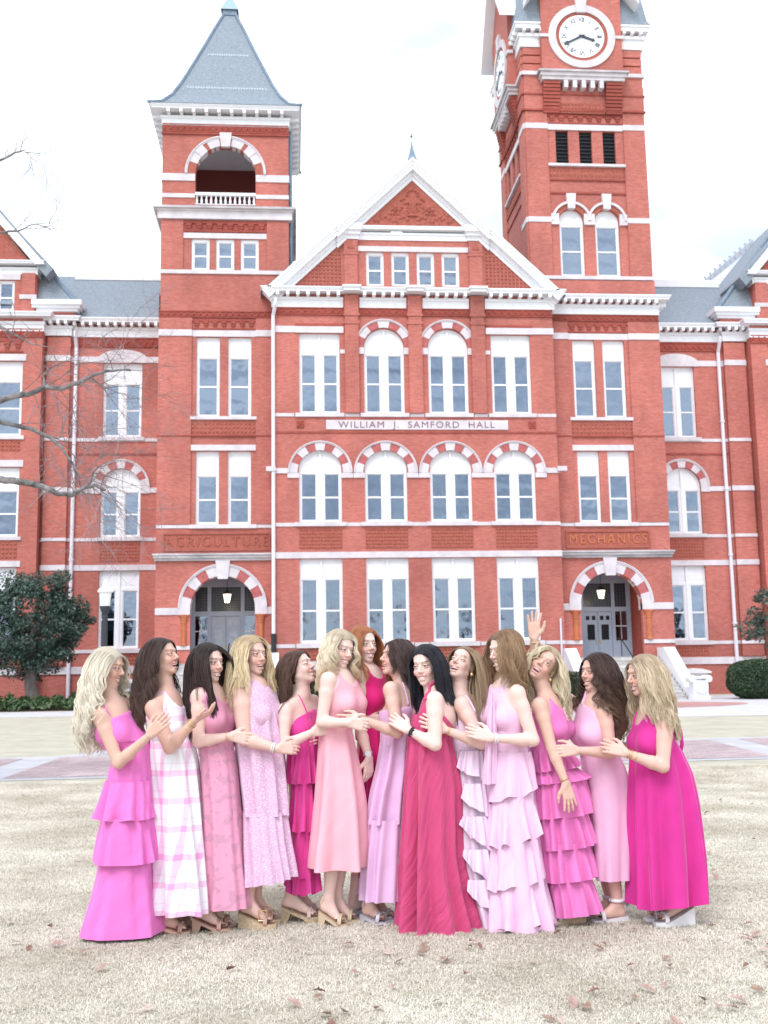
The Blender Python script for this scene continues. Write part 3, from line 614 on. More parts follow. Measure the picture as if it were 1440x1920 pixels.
# ---- right (clock) tower
RX0, RX1, RY, RYB = 6.76, 13.74, 1.3, 8.28; RC = 10.25
q = wall(RX0, RX1, 21, 40.2, RY, [(RC-1.03, 1.4, 23.5, 26.74, 'a'), (RC+1.03, 1.4, 23.5, 26.74, 'a')] + [(RC+k*1.38, .74, 30.16, 32.2, 'r') for k in (-1, 0, 1)], .4)
q.poly([(RX1, RY, 21), (RX1, RYB, 21), (RX1, RYB, 40.2), (RX1, RY, 40.2)]); q.poly([(RX0, RYB, 21), (RX1, RYB, 21), (RX1, RYB, 40.2), (RX0, RYB, 40.2)])
q.build('tower_wall', M['brick'], B)
# left face, built like the front one and turned
side = wall(-3.49, 3.49, 21, 40.2, 0, [(k*1.38, .74, 30.16, 32.2, 'r') for k in (-1, 0, 1)], .4)
so = side.build('tower_wall', M['brick'], B); so.rotation_euler = (0, 0, -PI/2); so.location = (RX0, (RY+RYB)/2, 0)
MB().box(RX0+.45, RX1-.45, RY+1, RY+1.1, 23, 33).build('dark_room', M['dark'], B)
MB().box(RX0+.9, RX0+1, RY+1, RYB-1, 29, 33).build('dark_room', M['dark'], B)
def both(fn):
    """run fn for the front face and the left face of the clock tower; fn draws about x = 0 on y = 0"""
    global B
    for k in (0, 1):
        before = set(o for o in bpy.data.objects); fn()
        for o in [o for o in bpy.data.objects if o not in before and o.parent == hall]:
            Mx = Matrix.Translation((RC, RY, 0)) if k == 0 else Matrix.Translation((RX0, (RY+RYB)/2, 0)) @ Matrix.Rotation(-PI/2, 4, 'Z')
            o.matrix_basis = Mx @ o.matrix_basis
def face():
    for k in (-1, 0, 1):
        v = MB().box(k*1.38-.37, k*1.38+.37, .22, .26, 30.16, 32.2).build('louvre_backing', M['dark'], B)
        for j in range(9): MB().box(k*1.38-.36, k*1.38+.36, .13, .21, 30.22+j*.22, 30.26+j*.22).build('louvre_slat', M['black'], v)
    for s in (-1, 1):
        a, b_ = s*2.22, s*3.50
        MB().box(min(a, b_), max(a, b_), -.10, .02, 23.3, 33.3).build('corner_pier', M['brick'], B)
        stone(min(a, b_)-.02, max(a, b_)+.02, 0, 32.25, 32.58, .13); stone(min(a, b_)-.02, max(a, b_)+.02, 0, 26.62, 26.93, .13)
    stone(-2.21, 2.21, 0, 32.22, 32.56, .07, 'lintel'); stone(-2.25, 2.25, 0, 30.0, 30.15, .16, 'window_sill')
    studs(-2.2, 2.2, 0, 29.35, 29.95, .2); MB().box(-2.22, 2.22, -.08, .02, 29.15, 29.25).box(-2.22, 2.22, -.06, .02, 28.35, 28.45).build('string_course', M['brick_dark'], B)
    corbels(-2.2, 2.2, 0, 32.6, 33.2, 8)
    MB().box(-3.58, 3.58, -.2, .02, 33.32, 33.42).build('string_course', M['brick_dark'], B)
    MB().box(-3.52, 3.52, -.14, .02, 33.42, 34.9).build('wall_course', M['brick'], B)
    MB().box(-3.58, 3.58, -.2, .02, 34.3, 34.38).build('string_course', M['brick_dark'], B)
    stone(-3.62, 3.62, 0, 35.5, 35.72, .22); MB().box(-3.50, 3.50, -.10, .02, 34.9, 35.5).build('wall_course', M['brick'], B)
    for k in range(4): MB().box(-3.5+.001*k, 3.5, -.12-.0*k, .02, 35.75+k*.52, 36.17+k*.52).build('wall_course', M['brick'], B)
    bay0 = set(bpy.data.objects)
    # projecting bay under and around the clock
    for s in (-1, 1):
        q = MB(); x = s*1.83
        for k in range(9): z0 = 33.6+k*.2; q.box(x-.48, x+.48, -.18-.045*k, .02, z0, z0+.17)
        q.build('corbel', M['brick_dark'], B)
    studs(-1.3, 1.3, -.14, 33.6, 34.25, .2)
    for k in range(5): MB().box(-1.15+k*.52-.001, -1.15+k*.52+.24, -.62, -.14, 34.95, 35.4).build('corbel', M['stone'], B)
    for z0, z1, o in ((35.42, 35.62, .62), (35.62, 35.82, .72), (35.82, 35.93, .84)): MB().box(-2.42-(o-.62), 2.42+(o-.62), -o, .02, z0, z1).build('stone_cornice', M['stone'] if z1 < 35.9 else M['stone_dark'], B)
    MB().box(-2.36, 2.36, -.58, .02, 35.94, 41.2).build('clock_bay', M['brick'], B)
    q = MB().prism([(-2.36, 41.2), (2.36, 41.2), (0, 44.4)], -.58, .02); q.build('clock_gable', M['brick'], B)
    for s in (-1, 1):
        q = MB().prism([(0, 45.1), (s*3.3, 40.35), (s*3.3, 39.9), (0, 44.4)], -1.2, 3.4); q.build('raking_cornice', M['white'], B)
        MB().box(min(s*1.93, s*2.5), max(s*1.93, s*2.5), -.66, -.3, 38.02, 38.2).build('stone_band', M['stone'], B)
    # clock
    q = MB(); n_ = 48; zc = 38.1
    for k in range(n_):
        a0, a1 = 2*PI*k/n_, 2*PI*(k+1)/n_; f_ = lambda r_, a: (r_*math.cos(a), zc+r_*math.sin(a))
        q.prism([f_(1.53, a0), f_(1.96, a0), f_(1.96, a1), f_(1.53, a1)], -.68, -.5)
    q.build('clock_surround', M['stone'], B)
    MB().prism([(-.26, 39.55), (.26, 39.55), (.36, 40.5), (-.36, 40.5)], -.76, -.5).build('keystone', M['stone'], B)
    q = MB().prism([(1.53*math.cos(2*PI*k/48), zc+1.53*math.sin(2*PI*k/48)) for k in range(48)], -.60, -.585); q.build('clock_recess', M['terracotta'], B)
    ck = MB().prism([(1.32*math.cos(2*PI*k/48), zc+1.32*math.sin(2*PI*k/48)) for k in range(48)], -.63, -.6).build('clock_dial', M['clockface'], B, label='round white clock dial with black roman numerals')
    for k, t_ in enumerate(NUM):
        a = R(90-30*(k+1)); link('numeral', t_, ck, (1.02*math.cos(a), -.635, zc+1.02*math.sin(a)), (PI/2, -(a-PI/2), 0))
    for a, l_, w_ in ((R(90-30*3.67), .82, .085), (R(90-6*40.5), 1.15, .06)):
        d = Vector((math.cos(a), math.sin(a))); n = Vector((-d.y, d.x)); P = [(-.18, w_*.5), (0, w_), (l_*.75, w_*.8), (l_*.82, w_*1.5), (l_, 0), (l_*.82, -w_*1.5), (l_*.75, -w_*.8), (0, -w_), (-.18, -w_*.5)]
        MB().prism([(d.x*p+n.x*q_, zc+d.y*p+n.y*q_) for p, q_ in P], -.68-(.02 if w_ < .07 else 0), -.66).build('clock_hand', M['clockblack'], ck)
    for o in bpy.data.objects:
        if o not in bay0 and o.parent == hall: o.location = (o.location.x-.12, o.location.y, o.location.z-.40)
NUM = [text_mesh('numeral', s_, .42, M['clockblack'], .004, .8) for s_ in ('I', 'II', 'III', 'IIII', 'V', 'VI', 'VII', 'VIII', 'IX', 'X', 'XI', 'XII')]
both(face)
for c in (RC-1.03, RC+1.03):
    window(c, RY+.02, 23.5, 27.44, 1.4, 1, 26.45, 25.0, arch=True)
    keystone(c, RY, 27.42, 28.32, .4, .56, .22)
    pts_in, pts_out = [], []
    for k in range(14):
        a0, a1 = PI*k/14, PI*(k+1)/14; f_ = lambda r_, a: (c+r_*math.cos(a), 26.74+r_*math.sin(a))
        MB().prism([f_(1.0, a0), f_(1.14, a0), f_(1.14, a1), f_(1.0, a1)], RY-.16-(.006 if c > RC else 0), RY+.02).build('hood_mould', M['stone'], B)
        if 2 <= k < 12: MB().prism([f_(.72, a0), f_(.99, a0), f_(.99, a1), f_(.72, a1)], RY-.06, RY+.02).build('voussoir', M['terracotta'], B)
for a, b_ in ((RC-2.2, RC-1.75), (RC-.31, RC+.31), (RC+1.75, RC+2.2)): stone(a, b_, RY, 26.5, 27.15, .11, 'impost_block')
stone(RX0-.04, RX1+.06, RY, 23.25, 23.45, .14)
MB().box(RX0-.1, RX1+.1, RY-.1, RY+.02, 21.9, 23.2).build('wall_course', M['brick'], B)
# corner roofs beside the clock bays
DZ = -.5
for cx, cy, fr in ((RX0+.55, RY+.55, 1), (RX1-.55, RY+.55, 1), (RX0+.55, RYB-.55, 0), (RX1-.55, RYB-.55, 0)):
    c = MB().box(cx-.72, cx+.72, cy-.72, cy+.72, 37.75+DZ, 38.35+DZ).box(cx-.82, cx+.82, cy-.82, cy+.82, 38.35+DZ, 38.55+DZ).box(cx-1.0, cx+1.0, cy-1.0, cy+1.0, 38.75+DZ, 39.0+DZ).box(cx-1.08, cx+1.08, cy-1.08, cy+1.08, 39.0+DZ, 39.12+DZ).build('corner_cornice', M['white'], B)
    for k in range(3):
        link('modillion', MOD, c, (cx-.5+k*.5, cy-.80, 38.75+DZ)); link('modillion', MODX, c, (cx-.80, cy-.5+k*.5, 38.75+DZ))
    q = MB(); square_roof(q, [(1.1, 39.12+DZ), (.95, 39.4+DZ), (.5, 41.8), (.05, 43.5)], cx, cy); q.build('roof', M['slate'], B)
q = MB(); square_roof(q, [(3.6, 40.2), (3.0, 42), (.3, 52)], RC, (RY+RYB)/2); q.build('roof', M['slate'], B)
q = MB()
for k in range(7): z = 34.2+k*.62; q.box(RX1, RX1+.2, RY+1.5, RYB-1.5, z, z+.12)
q.build('string_course', M['brick_dark'], B)

# ---- wings
WY, PY = 5.5, 4.7
for s in (-1, 1):
    wc = s*16.36; x0, x1 = sorted((s*13.74, s*21.2))
    ops = [(wc, 2.24, 3.08, 7.46, 'r'), (wc, 2.24, 9.33, 12.16, 'a'), (wc, 2.2, 15.1, 19.45, 'r'), (wc-s*.0, 1.9, .25, 1.25, 'r')]
    wall(x0, x1, 0, 21.9, WY, ops).build('wall', M['brick'], B)
    window(wc, WY, 3.08, 7.46, 2.24, 2, 6.3, 4.72, blind=[.68, .68]); window(wc, WY, 9.33, 13.28, 2.24, 2, 11.9, 10.65, arch=True, blind=[.45, .45] if s > 0 else 0); window(wc, WY, 15.1, 19.45, 2.2, 2, 18.2, 16.68)
    bw = link('window', None, B); q = MB(); sash(q, bw, wc-.95, wc+.95, WY+.14, .25, 1.25, .8); q.box(wc-.95, wc+.95, WY+.1, WY+.2, 1.02, 1.25).build('window_frame', M['white'], bw); MB().box(wc-1, wc+1, WY+.6, WY+.65, .1, 1.4).build('dark_room', M['dark'], bw)
    q = MB().prism([(wc-1.1, 1.2), (wc+1.1, 1.2), (wc+1.1, 1.3), (wc+.6, 1.45), (wc, 1.5), (wc-.6, 1.45), (wc-1.1, 1.3)], WY-.05, WY+.15); q.build('lintel', M['white'], B)
    arch(wc, WY, 12.16, 1.12, 1.52, 9, hood=.12, first_stone=True, depth=.02)
    for e in (-1, 1): a, b_ = wc+e*1.12, wc+e*1.66; MB().box(min(a, b_), max(a, b_), WY-.075, WY+.02, 11.82, 12.155).build('impost_block', M['stone'], B)
    # segmental head of the top window
    pts = [(wc+1.42*math.cos(a), 19.62+.62*math.sin(a)) for a in [R(8+164*k/14) for k in range(15)]]
    MB().prism([(wc+1.40, 19.46), *pts, (wc-1.40, 19.46)], WY-.08, WY+.02).build('lintel', M['stone'], B)
    bx = [(x0, wc-1.66), (wc+1.66, x1)]
    for a, b_ in bx: stone(a, b_, WY, 11.86, 12.15, .05)
    for a, b_ in ((x0, wc-1.35), (wc+1.35, x1)): stone(a, b_, WY, 19.48, 19.82, .05)
    for z0, z1, o in ((14.83, 15.02, .05), (9.1, 9.28, .05), (7.45, 7.76, .05), (2.86, 3.05, .05), (1.72, 2.12, .08)): stone(x0, x1, WY, z0, z1, o)
    for z0, z1 in ((14.88, 15.09), (9.12, 9.32), (2.84, 3.07)): stone(wc-1.3, wc+1.3, WY, z0, z1, .13, 'window_sill')
    MB().box(x0, x1, WY-.05, WY+.02, 14.05, 14.15).build('string_course', M['brick_dark'], B)
    studs(wc-1.12, wc+1.12, WY, 7.9, 9.02); studs(wc-1.05, wc+1.05, WY, 2.2, 2.76)
    MB().box(*sorted((s*19.3, s*20.6)), WY-.25, WY+.02, 2.15, 20.9).build('pier', M['brick'], B)
    for z0, z1 in ((19.48, 19.82), (11.86, 12.15), (7.45, 7.76), (14.83, 15.02), (9.1, 9.28), (2.86, 3.05)): stone(*sorted((s*19.28, s*20.62)), WY-.25, z0, z1, .05)
    dogtooth(x0, x1, WY, 20.4, 20.95)
    cornice(*sorted((s*13.76, s*19.3)), WY, 20.98, 22.0, .62, 12)
    cornice(*sorted((s*19.3, s*21.0)), WY-.25, 20.98, 22.0, .62, 4, lret=s > 0, rret=s < 0)
    xp = s*18.98
    q = MB().tube([(xp, WY-.55, 21.2), (xp, WY-.5, 20.9), (xp+s*.0, WY-.14, 20.3), (xp, WY-.14, 0)], .11, 8)
    for z in (11.9, 16, 8, 4): q.tube([(xp, WY-.14, z), (xp, WY-.14, z+.12)], .15, 8)
    q.build('downpipe', M['downpipe'], B)
    # main roof of the wing
    q = MB(); q.poly([(s*13.5, WY-.5, 21.95), (s*30, WY-.5, 21.95), (s*30, WY+3.4, 25.9), (s*13.5, WY+3.4, 25.9)]).poly([(s*13.5, WY+3.4, 25.9), (s*30, WY+3.4, 25.9), (s*30, WY+12, 25.9), (s*13.5, WY+12, 25.9)]); q.build('roof', M['slate'], B)
    MB().box(*sorted((s*13.5, s*(20.6 if s > 0 else 19.8))), WY+3.0, WY+3.5, 25.55, 26.05).build('ridge_cornice', M['white'], B)
    # projecting end bay with its gable
    pc = s*25.2; a, b_ = sorted((s*20.75, s*29.7))
    pw = [s*22.55, s*25.2, s*27.85]
    ops = [(c, 1.5, z0, z1, 'r') for c in pw for z0, z1 in ((3.08, 7.6), (9.3, 13.2), (15.0, 19.3))]
    q = wall(a, b_, 0, 22.0, PY, ops); xi = s*20.75; q.poly([(xi, PY, 0), (xi, WY+6, 0), (xi, WY+6, 22), (xi, PY, 22)]); q.build('wall', M['brick'], B)
    for c in pw:
        window(c, PY, 3.08, 7.6, 1.5, 1, 6.3, 4.7, blind=.6); window(c, PY, 9.3, 13.2, 1.5, 1, 11.85, 10.6); window(c, PY, 15.0, 19.3, 1.5, 1, 18.1, 16.6)
    for z0, z1, o in ((7.62, 7.95, .06), (13.22, 13.6, .06), (19.32, 19.7, .06), (14.78, 14.99, .1), (9.1, 9.28, .1), (2.86, 3.05, .06), (1.72, 2.12, .08)): stone(s*21.6 if s > 0 else a, b_ if s > 0 else s*21.6, PY, z0, z1, o)
    for c in pw: studs(c-.75, c+.75, PY, 14.1, 14.72, .2); studs(c-.75, c+.75, PY, 8.05, 9.0, .2)
    corbels(*sorted((s*21.8, s*29)), PY, 19.8, 20.6, 12); dogtooth(a, b_, PY, 20.7, 21.2)
    cornice(a, b_, PY, 21.05, 22.05, .62, 0, lret=s > 0, rret=s < 0, yback=WY+.2)
    gw = [(s*22.9, .95, 22.3, 24.1, 'r'), (s*24.43, .95, 22.3, 24.1, 'r'), (s*25.97, .95, 22.3, 24.1, 'r'), (s*27.5, .95, 22.3, 24.1, 'r')]
    q = wall(*sorted((s*21.2, s*29.2)), 22.05, 24.6, PY+.1, gw, .25); xi = s*21.2; q.poly([(xi, PY+.1, 22.05), (xi, PY+3, 22.05), (xi, PY+3, 24.6), (xi, PY+.1, 24.6)]); q.build('gable_wall', M['brick'], B)
    for g_ in gw: window(g_[0], PY+.05, 22.3, 24.1, .95, 1, 23.95, 23.1)
    MB().box(*sorted((s*21.25, s*22.0)), PY-.04, PY+.12, 22.06, 24.5).build('pilaster', M['brick'], B); stone(*sorted((s*21.15, s*22.1)), PY-.02, 22.95, 23.2, .08)
    stone(*sorted((s*22.1, s*28.3)), PY+.1, 24.12, 24.45, .06, 'lintel')
    cornice(*sorted((s*21.2, s*29.2)), PY+.1, 24.45, 25.15, .5, 0, lret=s > 0, rret=s < 0, yback=PY+1)
    MB().prism([(pc-3.7, 25.1), (pc+3.7, 25.1), (pc, 29.6)], PY, PY+.2).build('tympanum', M['terracotta'], B)
    for e in (-1, 1): MB().prism([(pc, 30.2), (pc+e*4.55, 24.9), (pc+e*4.0, 24.9), (pc, 29.55)], PY-.45, PY+.3).build('raking_cornice', M['white'], B)
    # steep pyramid roof behind, with metal hips
    q = MB(); ap = (pc, WY+2.2, 30.6); e0 = [(pc-6.4, WY-.6, 22.7), (pc+6.4, WY-.6, 22.7), (pc+6.4, WY+11, 22.7), (pc-6.4, WY+11, 22.7)]
    ap2 = (pc, WY+7.5, 30.6)
    q.poly([e0[0], e0[1], ap]).poly([e0[1], e0[2], ap2, ap]).poly([e0[2], e0[3], ap2]).poly([e0[3], e0[0], ap, ap2]); rf = q.build('roof', M['slate'], B)
    MB().tube([e0[0 if s > 0 else 1], ap], .14, 6).build('hip_roll', M['copper'], rf); MB().tube([e0[1 if s > 0 else 0], ap], .14, 6).build('hip_roll', M['copper'], rf)
    xi = pc-s*6.4
    MB().box(*sorted((xi-s*.2, xi+s*2.6)), WY-1.0, WY+4, 22.62, 22.9).box(*sorted((xi-s*.08, xi+s*2.6)), WY-.85, WY+4, 22.45, 22.62).box(*sorted((xi+s*.05, xi+s*2.6)), WY-.7, WY+4, 22.3, 22.45).build('dormer_cornice', M['white'], B)
    MB().box(*sorted((xi+s*.25, xi+s*2.6)), WY-.5, WY+3, 21.9, 22.3).build('wall', M['brick'], B)
    MB().prism([(pc, 30.2), (pc-s*5.0, 24.7), (pc-s*4.6, 24.2), (pc, 29.6)], PY-.3, WY+2).build('gable_roof', M['slate'], B)
    q = MB(); square_roof(q, [(.42, 30.4), (.34, 30.6), (.12, 31.6), (.03, 32.2)], pc, WY+2.2); q.lathe([(.02, 32.1), (.1, 32.25), (.02, 32.4), (.015, 32.9), (.05, 32.95), (.01, 33.05)], pc, WY+2.2, 8)
    for e in (-1, 1): q.tube([(pc, WY+2.2, 32.4), (pc+e*.22, WY+2.2, 32.55), (pc+e*.3, WY+2.2, 32.42)], .03, 5)
    q.build('finial', M['copper'], B)
    # cresting along the far slope
    if s > 0:
        cq = MB(); a_ = Vector((pc-.1, WY+7.5, 30.7)); b2 = Vector((pc-6.2, WY+11, 25.9))
        for k in range(20): p = a_.lerp(b2, (k+.5)/20); cq.box(p.x-.06, p.x+.06, p.y-.03, p.y+.03, p.z-.3, p.z+.17); cq.box(p.x-.13, p.x-.06, p.y-.03, p.y+.03, p.z+.08, p.z+.17)
        cq.poly([a_, b2, b2-Vector((0, 0, .5)), a_-Vector((0, 0, .5))]); cq.build('cresting', M['slate_light'], B)

# ================================================================== GROUND
def sheet(name, pts, z, m, kind='structure'): return MB().poly([(x, y, z) for x, y in pts]).build(name, m, None, kind=kind)
gm = bpy.data.materials.new('winter_lawn'); gm.use_nodes = True; t = gm.node_tree; b = t.nodes['Principled BSDF']; b.inputs['Roughness'].default_value = .95; b.inputs['Specular IOR Level'].default_value = .1
c = t.nodes.new('ShaderNodeTexCoord')
def nz_(sc, det=6, st=(1, 1, 1)):
    p = t.nodes.new('ShaderNodeMapping'); p.inputs['Scale'].default_value = st; t.links.new(c.outputs['Object'], p.inputs[0])
    n = t.nodes.new('ShaderNodeTexNoise'); n.inputs['Scale'].default_value = sc; n.inputs['Detail'].default_value = det; n.inputs['Roughness'].default_value = .7; t.links.new(p.outputs[0], n.inputs[0]); return n.outputs[0]
def ramp(i, a, b_, p0=.35, p1=.65):
    r = t.nodes.new('ShaderNodeValToRGB'); r.color_ramp.elements[0].color = (*a, 1); r.color_ramp.elements[1].color = (*b_, 1); r.color_ramp.elements[0].position = p0; r.color_ramp.elements[1].position = p1; t.links.new(i, r.inputs[0]); return r.outputs[0]
def mixc(f, a, b_, ty='MIX'):
    x = t.nodes.new('ShaderNodeMixRGB'); x.blend_type = ty
    if isinstance(f, float): x.inputs[0].default_value = f
    else: t.links.new(f, x.inputs[0])
    t.links.new(a, x.inputs[1]); t.links.new(b_, x.inputs[2]); return x.outputs[0]
k1 = ramp(nz_(.9, 5), (.40, .37, .28), (.62, .59, .49)); k2 = ramp(nz_(45, 3, (1, .6, 1)), (.44, .41, .34), (.64, .61, .54), .3, .7)
k = mixc(.5, k1, k2); k = mixc(1.0, k, ramp(nz_(5, 6, (.5, 1.6, 1)), (.84, .85, .80), (1.10, 1.08, 1.06), .35, .65), 'MULTIPLY'); fine = ramp(nz_(220, 2), (.8, .8, .8), (1.12, 1.12, 1.12), .3, .7); k = mixc(1.0, k, fine, 'MULTIPLY')
t.links.new(k, b.inputs['Base Color'])
bp = t.nodes.new('ShaderNodeBump'); bp.inputs['Strength'].default_value = .6; bp.inputs['Distance'].default_value = .03; t.links.new(nz_(70, 4), bp.inputs['Height']); t.links.new(bp.outputs[0], b.inputs['Normal'])
M['lawn'] = gm
gp = []
sheet('ground', [(-900, -300), (900, -300), (900, 1500), (-900, 1500)], 0, M['lawn'])
near = lambda x: 17.85+.06*x; far = lambda x: 23.15+.085*x
# walk across the lawn: concrete with brick panels
sheet('path', [(-40, near(-40)), (40, near(40)), (40, far(40)), (-40, far(-40))], .006, M['path_concrete'])
for x0, x1, e0, e1 in ((-30, -5.25, 0, 0), (-4.55, 8.2, 0, .6), (8.9, 30, .6, 0)):
    sheet('brick_path_panel', [(x0, near(x0)+.35), (x1, near(x1)+.35), (x1+e1, far(x1)-.5), (x0+e0, far(x0)-.5)], .011, M['paver'])
sheet('path', [(-4.6, far(-4)-.1), (-2.4, far(-2)-.1), (-1.2, 27.5), (-3.4, 27.5)], .0035, M['path_concrete'])
sheet('brick_path_panel', [(-3.9, far(-4)+.15), (-2.2, far(-2)+.15), (-1.9, 25.9), (-3.1, 25.9)], .008, M['paver'])
# forecourt in front of the hall
sheet('forecourt', [(-60, 46), (-2, 45.5), (11, 34.5), (60, 33), (60, 60), (16.5, 60), (16.5, 51.8), (-60, 53.2)], .006, M['concrete'])
EL = [(7.0+12.2*math.cos(2*PI*k/40), 46.5+5.6*math.sin(2*PI*k/40)) for k in range(40)]
sheet('brick_forecourt', EL, .012, M['plaza_brick'])
MB().poly([(-60, 53.3, .010), (-6.0, 53.3, .010), (-6.0, 62.4, .010), (-60, 62.4, .010)]).build('planting_bed', mat('mulch', (.07, .035, .03), .95, (9, .4)), None, kind='structure')
sheet('planting_bed', [(-.8, 49.5), (14.0, 49.5), (14.0, 57), (-.8, 57)], .018, mat('mulch_dark', (.08, .05, .04), .95, (9, .4)))
# ================================================================== PEOPLE
import openvdb
S = 1.07                       # the scene's unit against a metre (everything was measured from one eye height)
def nrm(v): v = np.asarray(v, float); return v/max(1e-9, np.linalg.norm(v))
class Prim:
    def __init__(s, kind, k, sub=False, **p): s.kind = kind; s.k = k; s.sub = sub; s.__dict__.update(p); s.bound()
    def bound(s):
        if s.kind == 'cone': m = max(s.r1, s.r2)+s.k+.02; s.lo = np.minimum(s.a, s.b)-m; s.hi = np.maximum(s.a, s.b)+m
        else: m = max(s.r)+s.k+.02; s.lo = s.c-m; s.hi = s.c+m
    def d(s, x, y, z):
        if s.kind == 'cone':
            ab = s.b-s.a; L2 = ab@ab+1e-12; px, py, pz = x-s.a[0], y-s.a[1], z-s.a[2]
            t_ = np.clip((px*ab[0]+py*ab[1]+pz*ab[2])/L2, 0, 1); qx, qy, qz = px-ab[0]*t_, py-ab[1]*t_, pz-ab[2]*t_
            if s.flat is not None:
                f_, q = s.flat; w_ = (qx*f_[0]+qy*f_[1]+qz*f_[2])*(1/q-1); qx, qy, qz = qx+w_*f_[0], qy+w_*f_[1], qz+w_*f_[2]
                return (np.sqrt(qx*qx+qy*qy+qz*qz)-(s.r1+(s.r2-s.r1)*t_))*.85
            return np.sqrt(qx*qx+qy*qy+qz*qz)-(s.r1+(s.r2-s.r1)*t_)
        px, py, pz = x-s.c[0], y-s.c[1], z-s.c[2]; R_ = s.R
        u = (px*R_[0, 0]+py*R_[1, 0]+pz*R_[2, 0]); v = (px*R_[0, 1]+py*R_[1, 1]+pz*R_[2, 1]); w_ = (px*R_[0, 2]+py*R_[1, 2]+pz*R_[2, 2])
        r_ = s.r; k0 = np.sqrt((u/r_[0])**2+(v/r_[1])**2+(w_/r_[2])**2); k1 = np.sqrt((u/r_[0]**2)**2+(v/r_[1]**2)**2+(w_/r_[2]**2)**2)+1e-9
        return k0*(k0-1)/k1
def cone(a, b, r1, r2, k=.015, flat=None, sub=False): return Prim('cone', k, sub, a=np.array(a, float), b=np.array(b, float), r1=r1, r2=r2, flat=flat)
def ell(c, r, k=.012, R_=None, sub=False): return Prim('ell', k, sub, c=np.array(c, float), r=tuple(r) if hasattr(r, '__len__') else (r,)*3, R=np.eye(3) if R_ is None else R_)
def comb(D, d, p):
    k = p.k
    if p.sub: h = np.clip(.5-.5*(D+d)/k, 0, 1); return D+(-d-D)*h+k*h*(1-h)
    h = np.clip(.5+.5*(D-d)/k, 0, 1); return D+(d-D)*h-k*h*(1-h)
def sdf_pts(prims, P, big=.08):
    D = np.full(len(P), big)
    for p in prims:
        m = np.all((P > p.lo) & (P < p.hi), axis=1)
        if m.any(): q = P[m]; D[m] = comb(D[m], p.d(q[:, 0], q[:, 1], q[:, 2]), p)
    return D
def mesh_sdf(prims, lo, hi, h, cuts=(), adapt=0.0, off=0.0, keep=None, caps=False):
    """cuts: (point, normal) half spaces removed (the side the normal points to); keep: function giving a distance to intersect with"""
    lo = np.array(lo, float); hi = np.array(hi, float); n = np.maximum(3, np.ceil((hi-lo)/h).astype(int))
    ax = [lo[i]+h*np.arange(n[i]) for i in range(3)]; D = np.full(n, .08, np.float32)
    for p in prims:
        i0 = np.maximum(0, ((p.lo-lo)/h).astype(int)); i1 = np.minimum(n, np.ceil((p.hi-lo)/h).astype(int)+1)
        if np.any(i1 <= i0): continue
        s_ = tuple(slice(a, b_) for a, b_ in zip(i0, i1)); x, y, z = ax[0][s_[0]][:, None, None], ax[1][s_[1]][None, :, None], ax[2][s_[2]][None, None, :]
        D[s_] = comb(D[s_], p.d(x, y, z), p)
    D -= off
    X, Y, Z = ax[0][:, None, None], ax[1][None, :, None], ax[2][None, None, :]
    for c_, n_ in cuts: n_ = nrm(n_); D = np.maximum(D, ((X-c_[0])*n_[0]+(Y-c_[1])*n_[1]+(Z-c_[2])*n_[2]).astype(np.float32))
    if keep is not None: D = np.maximum(D, keep(X, Y, Z))
    D = D.astype(np.float32)
    for a in range(3):
        s0 = [slice(None)]*3; s0[a] = 0; D[tuple(s0)] = np.maximum(D[tuple(s0)], h*.5); s0[a] = -1; D[tuple(s0)] = np.maximum(D[tuple(s0)], h*.5)
    g_ = openvdb.FloatGrid(.08); g_.copyFromArray(np.ascontiguousarray(D)); g_.transform = openvdb.createLinearTransform(voxelSize=h)
    v, tri, quad = g_.convertToPolygons(0.0, adapt)
    v = v+lo
    if not caps:
        dd = sdf_pts(prims, v)-off < -.35*h
        tri = tri[~dd[tri].any(1)] if len(tri) else tri; quad = quad[~dd[quad].any(1)] if len(quad) and caps is False else quad
    return v, tri, quad
def sdf_full(prims, P):
    D = np.full(len(P), 9.)
    for p in prims:
        if not p.sub: D = np.minimum(D, p.d(P[:, 0], P[:, 1], P[:, 2]))
    return D
def np_mesh(name, parts, m, smooth=True, col=None, uv=None):
    """parts = [(verts, tris, quads)...] joined into one mesh; faces wound outward"""
    V = np.concatenate([p[0] for p in parts]).astype(np.float32); off = 0; loops = []; sizes = []
    for v, tr, qd in parts:
        if len(tr): loops.append((np.asarray(tr, np.int64)[:, ::-1]+off).ravel()); sizes.append(np.full(len(tr), 3))
        if len(qd): loops.append((np.asarray(qd, np.int64)[:, ::-1]+off).ravel()); sizes.append(np.full(len(qd), 4))
        off += len(v)
    lp = np.concatenate(loops).astype(np.int32); sz = np.concatenate(sizes).astype(np.int32); st = np.concatenate([[0], np.cumsum(sz)[:-1]]).astype(np.int32)
    me = bpy.data.meshes.new(name); me.vertices.add(len(V)); me.vertices.foreach_set('co', V.ravel()); me.loops.add(len(lp)); me.loops.foreach_set('vertex_index', lp)
    me.polygons.add(len(sz)); me.polygons.foreach_set('loop_start', st); me.polygons.foreach_set('loop_total', sz)
    if smooth: me.polygons.foreach_set('use_smooth', np.ones(len(sz), bool))
    me.update(calc_edges=True)
    if col is not None:
        a = me.color_attributes.new('col', 'FLOAT_COLOR', 'POINT'); c4 = np.ones((len(V), 4), np.float32); c4[:, :3] = col; a.data.foreach_set('color', c4.ravel())
    if uv is not None:
        l = me.uv_layers.new(name='uv'); l.data.foreach_set('uv', uv[lp].astype(np.float32).ravel())
    me.materials.append(m); me.validate(); return me
